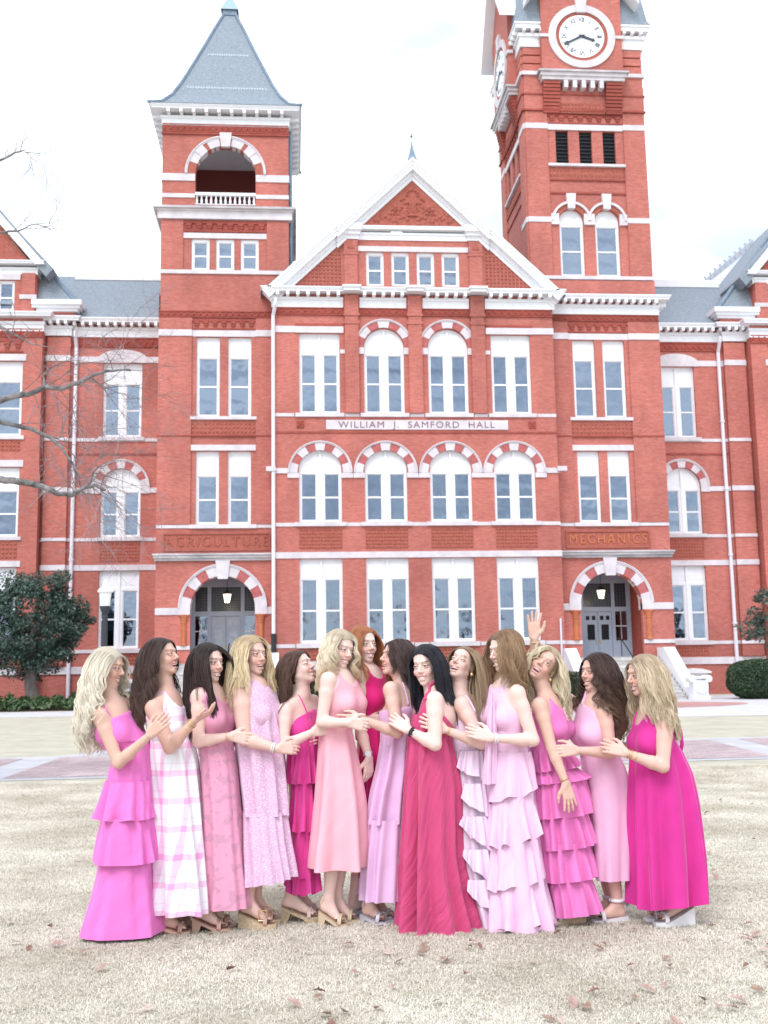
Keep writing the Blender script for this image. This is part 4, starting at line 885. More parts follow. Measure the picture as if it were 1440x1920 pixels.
def attr_mat(name, rough, spec=.4, sss=0.0, bump=None, sheen=0.0):
    m = mat(name, (.5, .5, .5), rough, spec=spec, subsurf=sss, bump=bump, sheen=sheen); t = m.node_tree; a = t.nodes.new('ShaderNodeAttribute'); a.attribute_name = 'col'; t.links.new(a.outputs['Color'], t.nodes['Principled BSDF'].inputs['Base Color']); return m
M['skin'] = attr_mat('skin', .5, .35, .12)
M['hair'] = attr_mat('hair', .5, .22)
M['gold'] = mat('gold', (.72, .50, .24), .35, metal=.8); M['pale_gold'] = mat('pale_gold_leather', (.62, .48, .34), .45, metal=.2); M['pearl'] = mat('pearl', (.8, .76, .74), .3)
M['nude'] = mat('nude_leather', (.52, .32, .25), .45); M['jute'] = mat('woven_jute', (.50, .38, .25), .9, (60, .3)); M['white_shoe'] = mat('white_leather', (.74, .72, .74), .45)
M['clear'] = mat('clear_strap', (.66, .48, .46), .2); M['silver'] = mat('silver_leather', (.62, .60, .66), .35, metal=.3)

def fabric(name, c, pattern=None, rough=.75, c2=None):
    m = mat(name, c, rough, sheen=.25, spec=.2); t = m.node_tree; b = t.nodes['Principled BSDF']; l = t.links.new
    def n(ty, **k):
        x = t.nodes.new(ty)
        for a, v in k.items(): setattr(x, a, v)
        return x
    uv = n('ShaderNodeUVMap'); uv.uv_map = 'uv'
    def mapped(st): p = n('ShaderNodeMapping'); p.inputs['Scale'].default_value = st; l(uv.outputs[0], p.inputs[0]); return p.outputs[0]
    def mix(f_, a, c_):
        x = n('ShaderNodeMixRGB'); l(f_, x.inputs[0]); x.inputs[1].default_value = (*a, 1); x.inputs[2].default_value = (*c_, 1); return x.outputs[0]
    hgt = n('ShaderNodeTexNoise'); hgt.inputs['Scale'].default_value = 14; hgt.inputs['Detail'].default_value = 5; l(mapped((1.0, .35, 1)), hgt.inputs[0]); h_out = hgt.outputs[0]; hs = .22
    if pattern == 'plaid':
        s = n('ShaderNodeSeparateXYZ'); l(uv.outputs[0], s.inputs[0]); ms = []
        for ch, per, wd in ((0, .155, .22), (1, .165, .22), (0, .155, .05), (1, .165, .05)):
            d = n('ShaderNodeMath', operation='MULTIPLY_ADD'); l(s.outputs[ch], d.inputs[0]); d.inputs[1].default_value = 1/per; d.inputs[2].default_value = .3 if wd > .1 else .85
            f_ = n('ShaderNodeMath', operation='FRACT'); l(d.outputs[0], f_.inputs[0]); g_ = n('ShaderNodeMath', operation='LESS_THAN'); l(f_.outputs[0], g_.inputs[0]); g_.inputs[1].default_value = wd
            h_ = n('ShaderNodeMath', operation='MULTIPLY'); l(g_.outputs[0], h_.inputs[0]); h_.inputs[1].default_value = .48 if wd > .1 else .2; ms.append(h_.outputs[0])
        a = ms[0]
        for o in ms[1:]: x = n('ShaderNodeMath', operation='ADD'); l(a, x.inputs[0]); l(o, x.inputs[1]); x.use_clamp = True; a = x.outputs[0]
        l(mix(a, c, c2), b.inputs['Base Color'])
    elif pattern in ('floral', 'fleck'):
        v = n('ShaderNodeTexNoise' if pattern == 'floral' else 'ShaderNodeTexVoronoi'); v.inputs['Scale'].default_value = 17 if pattern == 'floral' else 120; l(mapped((1, 1, 1)), v.inputs[0])
        r_ = n('ShaderNodeValToRGB'); r_.color_ramp.interpolation = 'LINEAR'; l(v.outputs[0], r_.inputs[0])
        if pattern == 'floral': v.inputs['Detail'].default_value = 1.5; r_.color_ramp.elements[0].position = .55; r_.color_ramp.elements[1].position = .57
        else: r_.color_ramp.elements[0].position = .27; r_.color_ramp.elements[0].color = (1, 1, 1, 1); r_.color_ramp.elements[1].position = .36; r_.color_ramp.elements[1].color = (0, 0, 0, 1)
        l(mix(r_.outputs[0], c, c2), b.inputs['Base Color'])
    else:
        r_ = n('ShaderNodeMapRange'); l(h_out, r_.inputs[0]); r_.inputs[1].default_value = .3; r_.inputs[2].default_value = .7; r_.inputs[3].default_value = .0; r_.inputs[4].default_value = 1
        l(mix(r_.outputs[0], tuple(x*.93 for x in c), tuple(min(1, x*1.07) for x in c)), b.inputs['Base Color'])
    if pattern in ('pleat', 'crinkle'):
        w_ = n('ShaderNodeTexNoise'); w_.inputs['Scale'].default_value = 60 if pattern == 'pleat' else 45; w_.inputs['Detail'].default_value = 3; l(mapped((1.0, .06, 1)), w_.inputs[0]); h_out = w_.outputs[0]; hs = .9
    bp = n('ShaderNodeBump'); bp.inputs['Strength'].default_value = hs; bp.inputs['Distance'].default_value = .02; l(h_out, bp.inputs['Height']); l(bp.outputs[0], b.inputs['Normal'])
    return m

def loft(rows, b, Yc, amp=(.004, .02), kf=(9, 17), seed=0, dyc=0, name='skirt', m=None, parent=None, n=150, sub=5, hemwave=.0, thick=True, tw=.3, sharp=1.0, diag=0.0):
    """skirt from rows (py, px_left, px_right) of its outline; b = depth half width or (top, hem)"""
    rs = random.Random(seed); K = [(rs.randint(*kf), rs.uniform(0, 6.28), rs.uniform(.5, 1), rs.uniform(-tw, tw)) for _ in range(4)]
    R0 = []
    for i in range(len(rows)-1):
        for j in range(sub):
            t_ = j/sub; a = rows[i]; c_ = rows[i+1]; R0.append([a[k]+(c_[k]-a[k])*t_ for k in range(3)])
    R0.append(list(rows[-1])); py0, py1 = R0[0][0], R0[-1][0]; nr = len(R0)
    A = np.array(R0); ker = np.array([1, 2, 3, 2, 1])/9.0
    for c_ in (1, 2): pad = np.concatenate([np.repeat(A[0, c_], 2), A[:, c_], np.repeat(A[-1, c_], 2)]); A[:, c_] = np.convolve(pad, ker, 'valid')
    th = np.linspace(0, 2*PI, n, endpoint=False); V = np.zeros((nr, n, 3)); UV = np.zeros((nr, n, 2))
    b0, b1 = b if hasattr(b, '__len__') else (b, b)
    for i in range(nr):
        py, xl, xr = A[i]; t_ = (py-py0)/(py1-py0+1e-6); Y = Yc+dyc; pl = at(xl, py, Y); pr = at(xr, py, Y); cx = (pl.x+pr.x)/2; a = (pr.x-pl.x)/2; z = (pl.z+pr.z)/2; bb = b0+(b1-b0)*t_
        f_ = np.zeros(n)
        for k, ph, w_, tt in K: q = np.sin(k*th+ph+tt*t_*6); f_ += w_*(np.sign(q)*np.abs(q)**sharp)
        f_ /= 1.9; am = 1.9*(amp[0]+(amp[1]-amp[0])*t_**.9); sq = .86-.18*t_
        ct, stn = np.cos(th), np.sin(th); ex = np.sign(ct)*np.abs(ct)**sq; ey = np.sign(stn)*np.abs(stn)**sq
        r_ = am*(f_-.35); V[i, :, 0] = cx+ex*a+ct*r_; V[i, :, 1] = Y+ey*bb+stn*r_; V[i, :, 2] = z + hemwave*t_**3*f_ + diag*t_*ct
        UV[i, :, 0] = th/(2*PI)*2*PI*max(.15, (a+bb)/2)+3; UV[i, :, 1] = z
    vv = V.reshape(-1, 3)-np.array(parent.location); i, j = np.meshgrid(np.arange(nr-1), np.arange(n), indexing='ij'); q = np.stack([i*n+j, i*n+(j+1) % n, (i+1)*n+(j+1) % n, (i+1)*n+j], -1).reshape(-1, 4)
    me = np_mesh(name, [(vv, np.zeros((0, 3)), q)], m, uv=UV.reshape(-1, 2)); o = link(name, me, parent)
    return o

def hand_prims(w, tip, nrml, curl=.5, thumb=1, spread=.0, s=1.0):
    """w = wrist, tip = where the middle finger would reach, nrml = the way the palm faces; thumb = side of the thumb (+1 / -1)"""
    w = np.array(w, float); d = nrm(np.array(tip)-w); nv = np.array(nrml, float); nv = nrm(nv-d*(nv@d)); sd_ = np.cross(d, nv)*thumb
    q = S*s; P = []
    for i in range(4):
        o = (-.027+.018*i)*q; base = w+d*.012*q+sd_*o*.45; kn = w+d*(.088-.004*abs(i-1.4))*q+sd_*o*-1*1.0
        kn = w+d*(.088-.004*abs(i-1.6))*q-sd_*(o); P.append(cone(w+d*.008*q-sd_*o*.55, kn, .0135*q, .0105*q, .010))
    # index finger is nearest the thumb (sd_ side)
    for i, ln in enumerate((.068, .076, .071, .055)):
        o = (.027-.018*i)*q; kn = w+d*(.088-.004*abs(i-1.4))*q+sd_*o; a = kn; dr = nrm(d+sd_*spread*(1.5-i)*.28); r0 = .0088*q
        for j, (f_, an) in enumerate(((.42, 22), (.33, 34), (.25, 22))):
            ang = R(an)*curl*(1+.12*i); ax = nrm(np.cross(dr, nv)); nd = nrm(dr*math.cos(ang)+nv*math.sin(ang)); dr = nd; e = a+dr*ln*f_*q; r1 = r0*.9
            P.append(cone(a, e, r0, r1, .004)); a = e; r0 = r1
    b_ = w+d*.02*q+sd_*.018*q; c_ = b_+nrm(d*.75+sd_*.75+nv*.25)*.042*q; e = c_+nrm(d*1.0+sd_*.35+nv*.25)*.03*q; f_ = e+nrm(d*1.0+sd_*.05+nv*.3)*.024*q
    P += [cone(b_, c_, .0145*q, .0115*q, .012), cone(c_, e, .0105*q, .0095*q, .006), cone(e, f_, .0092*q, .0072*q, .004)]
    return P

def foot_joints(ft, J):
    a, t_ = J((*ft['a'][:2], ft['a'][2]*.6)), J((*ft['t'][:2], ft['t'][2]*.6)); a[2] = ft.get('hz', .05)+.078*S; t_[2] = ft.get('tz', .018)+.026*S; return a, t_

def person(label, Yc, head, neck, sh, arms, torso, feet, skin, hair, dress, extra=None, legs_visible=True, shoe='wedge_white', fwd=1):
    """joints are (px, py, dy) on the photograph, dy = metres behind the person's own plane"""
    J = lambda j: np.array(at(j[0], j[1], Yc+(j[2] if len(j) > 2 else 0)))
    root = thing('person', label, 'person', (at(head['p'][0], 1740, Yc).x, Yc, 0)); inv = np.array(root.location)
    hc = J(head['p']); ya, pi_, ro = R(head['yaw']), R(head.get('pitch', 0)), R(head.get('roll', 0))
    f0 = np.array([math.sin(ya), -math.cos(ya), 0]); z0 = np.array([0, 0, 1.]); x0 = np.cross(f0, z0)
    fy = f0*math.cos(pi_)+z0*math.sin(pi_); uz = z0*math.cos(pi_)-f0*math.sin(pi_)
    cr_, sr_ = math.cos(ro), math.sin(ro); RY_ = np.array([[cr_, 0, sr_], [0, 1, 0], [-sr_, 0, cr_]])
    H = np.stack([RY_@x0, RY_@fy, RY_@uz], 1)            # columns: local axes
    hs = S*head.get('s', 1.0); T = lambda x, y, z: hc+H@(np.array([x, y, z])*hs)
    sm = head.get('smile', 1)
    hd = [ell(T(0, -.018, .034), (.073*hs, .090*hs, .080*hs), .02, H), ell(T(0, .018, -.028), (.058*hs, .066*hs, .082*hs), .02, H),
          cone(T(.043, -.002, -.050), T(.010, .056, -.094), .017*hs, .013*hs, .018), cone(T(-.043, -.002, -.050), T(-.010, .056, -.094), .017*hs, .013*hs, .018), ell(T(0, .062, -.097), (.015*hs, .013*hs, .012*hs), .016, H),
          ell(T(.033, .058, -.032), .021*hs, .016), ell(T(-.033, .058, -.032), .021*hs, .016), cone(T(-.026, .078, .024), T(.026, .078, .024), .010*hs, .010*hs, .016), ell(T(0, .046, .052), (.05*hs, .030*hs, .036*hs), .03, H)]
    for e in (-1, 1): hd.append(ell(T(e*.031, .0945, .002), (.015*hs, .0125*hs, .009*hs), .009, H, sub=True))
    for e in (-1, 1): hd.append(ell(T(e*.0305, .0735, .0), .0135*hs, .004))
    hd += [cone(T(0, .080, .008), T(0, .101, -.026), .0075*hs, .0098*hs, .008), ell(T(.010, .090, -.030), .0078*hs, .005), ell(T(-.010, .090, -.030), .0078*hs, .005)]
    op = head.get('open', .5)
    hd += [cone(T(-.017, .080, -.055), T(.017, .080, -.055), .0050*hs, .0050*hs, .008), cone(T(-.014, .079, -.070-.012*op), T(.014, .079, -.070-.012*op), .0056*hs, .0056*hs, .008)]
    hd.append(ell(T(0, .0955, -.062-.005*op), (.021*hs, .0085*hs, (.004+.007*op)*hs), .004, H, sub=True))
    for e in (-1, 1): hd.append(ell(T(e*.073, -.008, -.010), (.007*hs, .014*hs, .025*hs), .006, H))
    nb = J(neck); S1, S2 = J(sh[0]), J(sh[1])            # near, far shoulder
    body = [cone(T(0, -.020, -.035), nb, .044*S, .047*S, .02), cone(T(0, .004, -.070), nb+.22*(T(0, .05, -.1)-T(0, 0, -.1)), .038*S, .040*S, .02)]
    mid = (S1+S2)/2; lat = S2-S1; lat[2] = 0; lat = nrm(lat); fw = np.cross(lat, [0, 0, 1.]); fw = fw if (fw@f0 > 0 if fwd else fw@f0 < 0) else -fw
    if 'fw' in torso: fw = nrm(np.array(torso['fw'])); 
    for q in (S1, S2): body.append(cone(nb-[0, 0, .012], q+[0, 0, .0], .034*S, .038*S, .035)); body.append(cone(mid+(q-mid)*.45-[0, 0, .075], q-[0, 0, .012], .066*S, .040*S, .035))
    W, Hp = J(torso['waist']), J(torso['hip']); ch = mid-[0, 0, .10]+fw*.005; bs = torso.get('size', 1.0)
    shc = list(body[2:])
    tor = [cone(ch, W, .142*S*bs, .108*S*bs, .03, flat=(fw, .72)), cone(W, Hp, .108*S*bs, .118*S*bs, .04, flat=(fw, .85)), cone(ch+[0, 0, .06], ch-[0, 0, .02], .125*S*bs, .135*S*bs, .03, flat=(fw, .62))]
    bu = torso.get('bust', 1.0)
    for e in (-1, 1): tor.append(ell(ch-[0, 0, .050]+fw*.070*S*bs+lat*e*.062*S, .055*S*bu, .045))
    body = body[:2]+tor+body[2:]
    zones = []; jewels = []
    for a in arms:
        s0, el_, wr = J(a['s']) if 's' in a else (S1 if a.get('near', 1) else S2), J(a['e']), J(a['w']); th_ = a.get('thick', 1.0)*S
        body += [cone(s0, s0+(el_-s0)*.3, .043*th_, .042*th_, .02), cone(s0+(el_-s0)*.3, el_, .042*th_, .0325*th_, .015), cone(el_, el_+(wr-el_)*.3, .033*th_, .034*th_, .012), cone(el_+(wr-el_)*.3, wr, .034*th_, .0215*S, .012)]
        tip = J(a['t']); hp = hand_prims(wr, tip, a.get('n', (0, 1, 0)), a.get('curl', .5), a.get('thumb', 1), a.get('spread', 0)*.5, a.get('hs', 1)); jewels.append((a.get('jewel'), el_, wr))
        zones.append((wr, tip, hp)); 
    # legs
    for e, ft in enumerate(feet):
        an, toe = foot_joints(ft, J); hip = Hp+lat*(e*2-1)*.045+[0, 0, -.05]; kn = hip*.46+an*.54+fw*.03; kn[2] = hip[2]*.47+an[2]*.53
        body += [cone(hip, kn, .062*S, .048*S, .03), cone(kn, kn*.65+an*.35, .048*S, .052*S, .02), cone(kn*.65+an*.35, an, .052*S, .030*S, .02)]
        dv = toe-an; hl = an-nrm([dv[0], dv[1], 0])*.025*S; hl[2] = max(.03, an[2]-.05); hl[2] = max(ft.get('hz', .05)+.022, .03)
        body += [cone(an, hl, .030*S, .024*S, .015), cone(hl, toe, .024*S, .021*S, .02), cone(an-[0, 0, .01], hl*.35+toe*.65+[0, 0, .012], .026*S, .024*S, .02)]
        tdir = nrm([dv[0], dv[1], 0]); sdv = np.array([-tdir[1], tdir[0], 0])
        for i in range(5): o = (-.026+.013*i)*S; tb = toe+sdv*o; body.append(cone(tb-tdir*.01, tb+tdir*(.040-.005*abs(i-1))*S-[0, 0, .006], .0085*S, .0075*S, .005))
    allp = hd+body+[p for z in zones for p in z[2]]
    lo = np.min([p.lo for p in hd], 0); hi = np.max([p.hi for p in hd], 0)
    # head in fine voxels, cut at the neck; body in coarse ones; hands fine
    ncut = (T(0, -.01, -.118), -H[:, 2]); hv = mesh_sdf(hd+body[:2], lo, hi, .0017, cuts=[ncut, (T(0, .030, 0), -H[:, 1])]); hv2 = mesh_sdf(hd+body[:2], lo, hi, .0058, cuts=[ncut, (T(0, .046, 0), H[:, 1])])
    nv_ = len(hv[0])
    bz = []
    for wr, tip, hp in zones:
        d = nrm(tip-wr); l_ = np.min([p.lo for p in hp], 0)-.012; h_ = np.max([p.hi for p in hp], 0)+.012
        near_ = [p for p in body if p.kind == 'cone' and np.linalg.norm(p.b-wr) < 1e-6]
        bz.append(mesh_sdf(near_+hp, l_, h_, .0046, cuts=[(wr-d*.016, -d)]))
    bl_ = np.min([p.lo for p in body], 0); bh_ = np.max([p.hi for p in body], 0)
    def keep(X, Y, Z):
        c_, n_ = T(0, -.01, -.092), H[:, 2]; hb = (X-c_[0])*n_[0]+(Y-c_[1])*n_[1]+(Z-c_[2])*n_[2]; r_ = np.sqrt((X-c_[0])**2+(Y-c_[1])**2+(Z-c_[2])**2)-.13; return np.where(r_ < .02, np.minimum(hb, -r_+0*hb), -1.0).astype(np.float32)
    bv = mesh_sdf(body, bl_, bh_, .0112, adapt=.0)
    parts = [hv, hv2, bv]+bz
    V = np.concatenate([p[0] for p in parts]); base = np.array(skin); col = np.tile(base, (len(V), 1))
    # colour of the face, in the head's own frame
    L_ = (hv[0]-hc)@H/hs; x, y, z = L_[:, 0], L_[:, 1], L_[:, 2]; ax_ = np.abs(x); fc = col[:nv_]
    def blend(mask, c_): m_ = np.clip(mask, 0, 1)[:, None]; fc[:] = fc*(1-m_)+np.array(c_)*m_
    soft = lambda d, w_: np.clip(.5-d/w_, 0, 1)            # soft edge of a signed distance
    front = (y > .030)*1.0; mf = (y > .050)*1.0
    blend(.42*np.exp(-((ax_-.038)**2+(z+.030)**2)/.00040)*front, base*np.array([1.15, .66, .64]))
    blend(.30*np.exp(-(ax_**2/.00012+(z+.030)**2/.00008))*front, base*np.array([1.1, .72, .70]))
    ex = ax_-.0315; eo = head.get('eyes', .5); hh = .0020+.0058*eo; cu = .0030*(1-(ex/.014)**2)
    ew = .0135; el2 = np.sqrt((ex/ew)**2+((z-.0005-cu*.35)/hh)**2)
    blend(.12*np.exp(-((ex/.019)**2+((z-.009)/.008)**2))*front, base*np.array([.72, .58, .55]))  # upper eye socket darkened, shade painted into the skin colour
    if eo > .08:
        blend(soft((el2-1)*hh, .0016)*front, (.60, .55, .54)); gx = -.0025*np.sign(head['yaw'])*0
        blend(soft(np.sqrt(ex**2+(z-.001)**2)-.0070, .0014)*soft((el2-1)*hh, .0012)*front, head.get('iris', (.07, .045, .035)))
    lid = .0005+cu*.35+hh*np.sqrt(np.clip(1-(ex/.0155)**2, 0, 1)) if eo > .08 else .0005-.0030*(1-(ex/.014)**2)
    blend(.95*soft(np.abs(z-lid)-.0019, .0016)*soft(np.abs(ex)-.0150, .003)*front, (.035, .022, .020))
    bz_ = .0215+.0045*(1-((ax_-.034)/.019)**2); hb = np.minimum(np.array(hair['col'])*.55+.03, (.17, .11, .08))
    blend(.72*soft(np.abs(z-bz_)-.0024*(1-.5*np.clip((ax_-.028)/.02, 0, 1)), .0018)*soft(np.abs(ax_-.033)-.0185, .004)*front, hb)
    mzc = -.0615-.0050*op+8.5*ax_**2*sm; mw = .0285; ho = .0066+.0076*op+.0026*(z > -.0615-.0050*op+8.5*ax_**2); hi2 = .0022+.0070*op
    tap = np.sqrt(np.clip(1-(x/mw)**2, 0, 1)); tap2 = np.sqrt(np.clip(1-(x/(mw*.86))**2, 0, 1))
    blend(.80*soft(np.abs(z-mzc)-ho*tap**.8, .0016)*(ax_ < mw)*mf, head.get('lip', (.60, .20, .20)))
    blend(soft(np.abs(z-mzc)-hi2*tap2, .0014)*(ax_ < mw*.86)*mf, (.16, .035, .035))
    tz = mzc+hi2*tap2; thh = .0075 if op > .5 else 2*hi2
    tz = tz-.0006; blend(soft(np.abs(z-(tz-thh*.5))-thh*.5*tap2, .0012)*(ax_ < mw*.84)*mf, (.92, .90, .87))
    blend(.45*soft(np.abs(ax_-(.017+.35*np.clip(-.030-z, 0, .03)+.004))-.0008, .003)*((z < -.032) & (z > -.062))*mf, base*np.array([.78, .60, .58]))
    blend(.6*soft(np.sqrt((ax_-.0068)**2+((z+.0375)*1.4)**2)-.0022, .0015)*mf, base*.35)
    for h_i in range(nv_, nv_+0): pass
    # nails on the fingertips
    body_o = link('body', np_mesh('body', [(p[0]-inv, p[1], p[2]) for p in parts], M['skin'], col=col), root)
    for jk, el_, wr in jewels:
        if not jk: continue
        d = nrm(wr-el_); p_ = nrm(np.cross(d, [0, 1, 0])); q_ = np.cross(d, p_); ring = lambda k, r_: [tuple(wr-d*k-inv+(p_*math.cos(a_)+q_*math.sin(a_))*r_*S) for a_ in np.linspace(0, 2*PI, 15)]
        if jk in ('gold', 'bangles'):
            for k in ((.02,) if jk == 'gold' else (.015, .03, .06)): MB().tube(ring(k, .0275), .0028*S, 6).build('bangle', M['gold'], root, smooth=True)
        elif jk == 'pearl':
            for k in (.018, .030): MB().tube(ring(k, .0275), .004*S, 6).build('bracelet', M['pearl'], root, smooth=True)
        else:
            mm = M['black'] if jk == 'black' else M['silver']; wb = MB().tube(ring(.022, .0255), .0045*S, 6).tube(ring(.030, .0255), .0045*S, 6).build('watch_band', mm, root, smooth=True)
            c_ = wr-d*.026-inv-np.array([0, .026*S, 0]); f_ = MB(); f_.prism([(.018*S*math.cos(2*PI*k/12), .018*S*math.sin(2*PI*k/12)) for k in range(12)], -.004, .004); f_.build('watch_face', M['black'] if jk == 'black' else M['pearl'], wb).location = Vector(c_)
    # ---------------- dress
    dr = dress(root, dict(J=J, Yc=Yc, inv=inv, ch=ch, mid=mid, W=W, Hp=Hp, tor=tor, S1=S1, S2=S2, nb=nb, fw=fw, lat=lat, shc=shc, body=body, T=T, torso=torso))
    # ---------------- hair
    make_hair(root, hair, hc, H, hs, hd+body+dr, inv, T, hd)
    if 'ear' in head:
        for e in head['ear']:
            p = T(e*.083, -.004, -.046); MB().lathe([(.002, -.014), (.011, -.010), (.013, 0), (.010, .009), (.002, .012)], 0, 0, 8).build('earring', M[head.get('earm', 'gold')], root, smooth=True).location = Vector(p-inv)
    for e, ft in enumerate(feet): make_shoe(root, ft, J, inv, shoe)
    return root

def shift(o, inv):
    o.location = Vector(o.location)-Vector(inv); return o
def bodice(root, g, cuts, m, off=.010, h=.0098, bottom=True, extra=(), name='bodice', pr=None, tank=None):
    lo = g['W']-[.25, .25, .13]; hi = np.maximum(g['S1'], g['S2'])+[.15, .2, .06]; lo = np.minimum(lo, hi-.5)
    prs = (pr if pr is not None else g['tor'])+list(extra)
    if tank:
        zz = np.array([0, 0, 1.]); prs = prs+g['shc']+[ell(g['nb']+g['fw']*.050*S+zz*(.020-tank.get('low', 0)*.5)*S, (.078*S, .078*S, (.075+tank.get('low', 0))*S), .012, sub=True), ell(g['nb']-g['fw']*.045*S+zz*.03*S, .070*S, .012, sub=True)]
        hw_ = tank.get('w', .125)*S; cuts = list(cuts)+[(g['mid']+g['lat']*e*hw_, nrm(g['lat']*e+zz*.55)) for e in (-1, 1)]
    cs = [(c_, n_) for c_, n_ in cuts]+([(g['W']-np.array([0, 0, .09]), (0, 0, -1))] if bottom else [])
    v, t_, q = mesh_sdf(prs, lo, hi, h, cuts=cs, off=off, caps=True); uv = np.stack([v[:, 0]+v[:, 1]*.6, v[:, 2]], 1)
    return link(name, np_mesh(name, [(v-g['inv'], t_, q)], m, uv=uv), root)
def strap(root, g, pts, r, m, flat=None):
    """strap laid on the skin through the given points (pushed out of the body)"""
    P = []
    for i in range(len(pts)-1):
        for k in range(8): P.append(pts[i]+(pts[i+1]-pts[i])*k/8)
    P.append(pts[-1]); P = np.array(P); pr = g['body']+g['tor']
    for _ in range(7):
        d = sdf_full(pr, P); e = 1e-3; G = np.stack([sdf_full(pr, P+np.eye(3)[i]*e)-d for i in range(3)], 1); G /= (np.linalg.norm(G, axis=1)[:, None]+1e-9); P += G*np.clip(.009-d, -.08, .08)[:, None]*.8
        P[1:-1] = P[1:-1]*.5+(P[:-2]+P[2:])*.25
    P = P-g['inv']; rr_ = r; b = MB().tube([tuple(p) for p in P], rr_, 6)
    return b.build('strap', m, root, smooth=True)
HAIRN = 1.0
def make_hair(root, hr, hc, H, hs, col_prims, inv, T, hd):
    rs = np.random.RandomState(hr.get('seed', 1)); n = int(hr.get('n', 330)*2.0*HAIRN); L0 = hr['len']*S*.92; base = np.array(hr['col']); hi_c = np.array(hr.get('hi', base*1.5)); lo_c = np.array(hr.get('lo', base*.45))
    part = hr.get('part', .01); up = H[:, 2]; flow = np.array(hr.get('flow', (0, 0, 0)), float); wv = hr.get('wave', .012); lam = hr.get('lam', .11)*1.45
    # roots on the cranium (head frame)
    roots = []
    while len(roots) < n:
        v = rs.normal(size=3); v /= np.linalg.norm(v)
        if v[2] < -.30: continue
        if v[1] > 0 and v[2] < -.10+.56*v[1]-hr.get('low', 0): continue
        if v[1] > .90: continue
        roots.append(v)
    V = np.array(roots); P = np.stack([V[:, 0]*.076, V[:, 1]*.093-.018, V[:, 2]*.083+.034], 1)*hs
    side = np.where(V[:, 0] > part/.076, 1.0, -1.0)
    # combing: along the skull sideways and down, swept back from the face
    D = np.stack([side*(.9+0*side), -.10-.30*np.clip(V[:, 1], 0, 1)+.5*hr.get('comb', 0), -.45+0*side], 1); D -= V*(D*V).sum(1)[:, None]; D /= np.linalg.norm(D, axis=1)[:, None]
    Pw = hc+P@H.T; Dw = D@H.T; lift = rs.uniform(.001, hr.get('vol', .016)*.62, n)*S
    face = [ell(T(0, .070, -.035), (.056*hs, .080*hs, .100*hs), .001, H)]+([ell(T(0, .06, -.03), (.075*hs, .075*hs, .085*hs), .001, H)] if hr.get('clear') else [])
    cp = [p for p in col_prims if not p.sub]; steps = 26; ds = L0/steps*(rs.uniform(.82, 1.0, n))*(1-.25*np.clip(V[:, 1], 0, 1)*hr.get('layer', .6)); path = [Pw.copy()]; grav = np.array([0, 0, -1.])
    clump = rs.randint(0, hr.get('clumps', 26), n); cph = rs.uniform(0, 6.28, 60); ctg = rs.normal(size=(60, 3)); 
    frontb = np.array(hr.get('front', (0, 0, 0)), float); fm = (V[:, 1] > hr.get('fthr', -.1))[:, None]*1.0
    fside = hr.get('fside', 0)
    if fside: fm = fm*((side*fside > 0)[:, None])
    for i in range(steps):
        t_ = i/steps; gk = .22+.55*min(1, t_*2.2)
        Dw = Dw*(1-gk*.45)+grav*gk*.5+flow*.25*(1-.3*t_)+frontb*fm*.25
        Dw /= np.linalg.norm(Dw, axis=1)[:, None]; Pw = Pw+Dw*ds[:, None]
        for prs, mg in ((face, .004), (cp, None)):
            d = sdf_pts(prs, Pw); tgt = (mg if mg else lift*(.2+.8*min(1, t_*3))+.004); m_ = d < tgt
            if m_.any():
                q = Pw[m_]; e = 2e-3; d0 = d[m_]; G = np.stack([sdf_pts(prs, q+np.eye(3)[k]*e)-d0 for k in range(3)], 1); G /= (np.linalg.norm(G, axis=1)[:, None]+1e-9)
                pu = (tgt if np.isscalar(tgt) else tgt[m_])-d0; Pw[m_] = q+G*np.minimum(pu, .03)[:, None]
                dd = (Dw[m_]*G).sum(1); Dw[m_] = Dw[m_]-G*np.minimum(dd, 0)[:, None]*.9
                Dw[m_] /= (np.linalg.norm(Dw[m_], axis=1)[:, None]+1e-9)
        path.append(Pw.copy())
    X = np.stack(path, 1)                                # n, steps+1, 3
    ker = np.array([1, 2, 3, 2, 1])/9.
    Xp = np.concatenate([np.repeat(X[:, :1], 2, 1), X, np.repeat(X[:, -1:], 2, 1)], 1); X = sum(ker[k]*Xp[:, k:k+steps+1] for k in range(5))
    # clumping towards the clump's mean and waves
    tt = np.linspace(0, 1, steps+1); 
    for c_ in range(60):
        m_ = clump == c_
        if m_.sum() > 1:
            mean = X[m_].mean(0, keepdims=True); sp = np.linalg.norm(X[m_]-mean, axis=2, keepdims=True); pull = np.clip(.55-sp*5, 0, .5)*(tt[None, :, None]**1.2); X[m_] = X[m_]*(1-pull)+mean*pull
    s_ = tt*L0; ph = 5*V[:, 1]+3*side+.35*cph[clump]+rs.uniform(-.35, .35, n); ramp_ = np.clip((tt-.22)/.4, 0, 1)
    tan = np.gradient(X, axis=1); tan /= (np.linalg.norm(tan, axis=2, keepdims=True)+1e-9); ca = np.array([0, -1., 0]); sv = np.cross(tan, ca); sv /= (np.linalg.norm(sv, axis=2, keepdims=True)+1e-9)
    wav = np.sin(2*PI*s_[None, :]/lam+ph[:, None])*wv*ramp_[None, :]; wv2 = np.cos(2*PI*s_[None, :]/lam+ph[:, None])*wv*.7*ramp_[None, :]
    X = X+sv*wav[..., None]+np.array([0, 1., 0])*wv2[..., None]*.8
    # every guide becomes a lock of fine strands
    cen = X.mean(0, keepdims=True); outn = X-(hc*np.array([1, 1, 0])+cen*np.array([0, 0, 1.]))*1.0; outn = outn-tan*(outn*tan).sum(2, keepdims=True); outn /= (np.linalg.norm(outn, axis=2, keepdims=True)+1e-9)
    wd = np.cross(tan, outn); K = 6; npt = steps+1
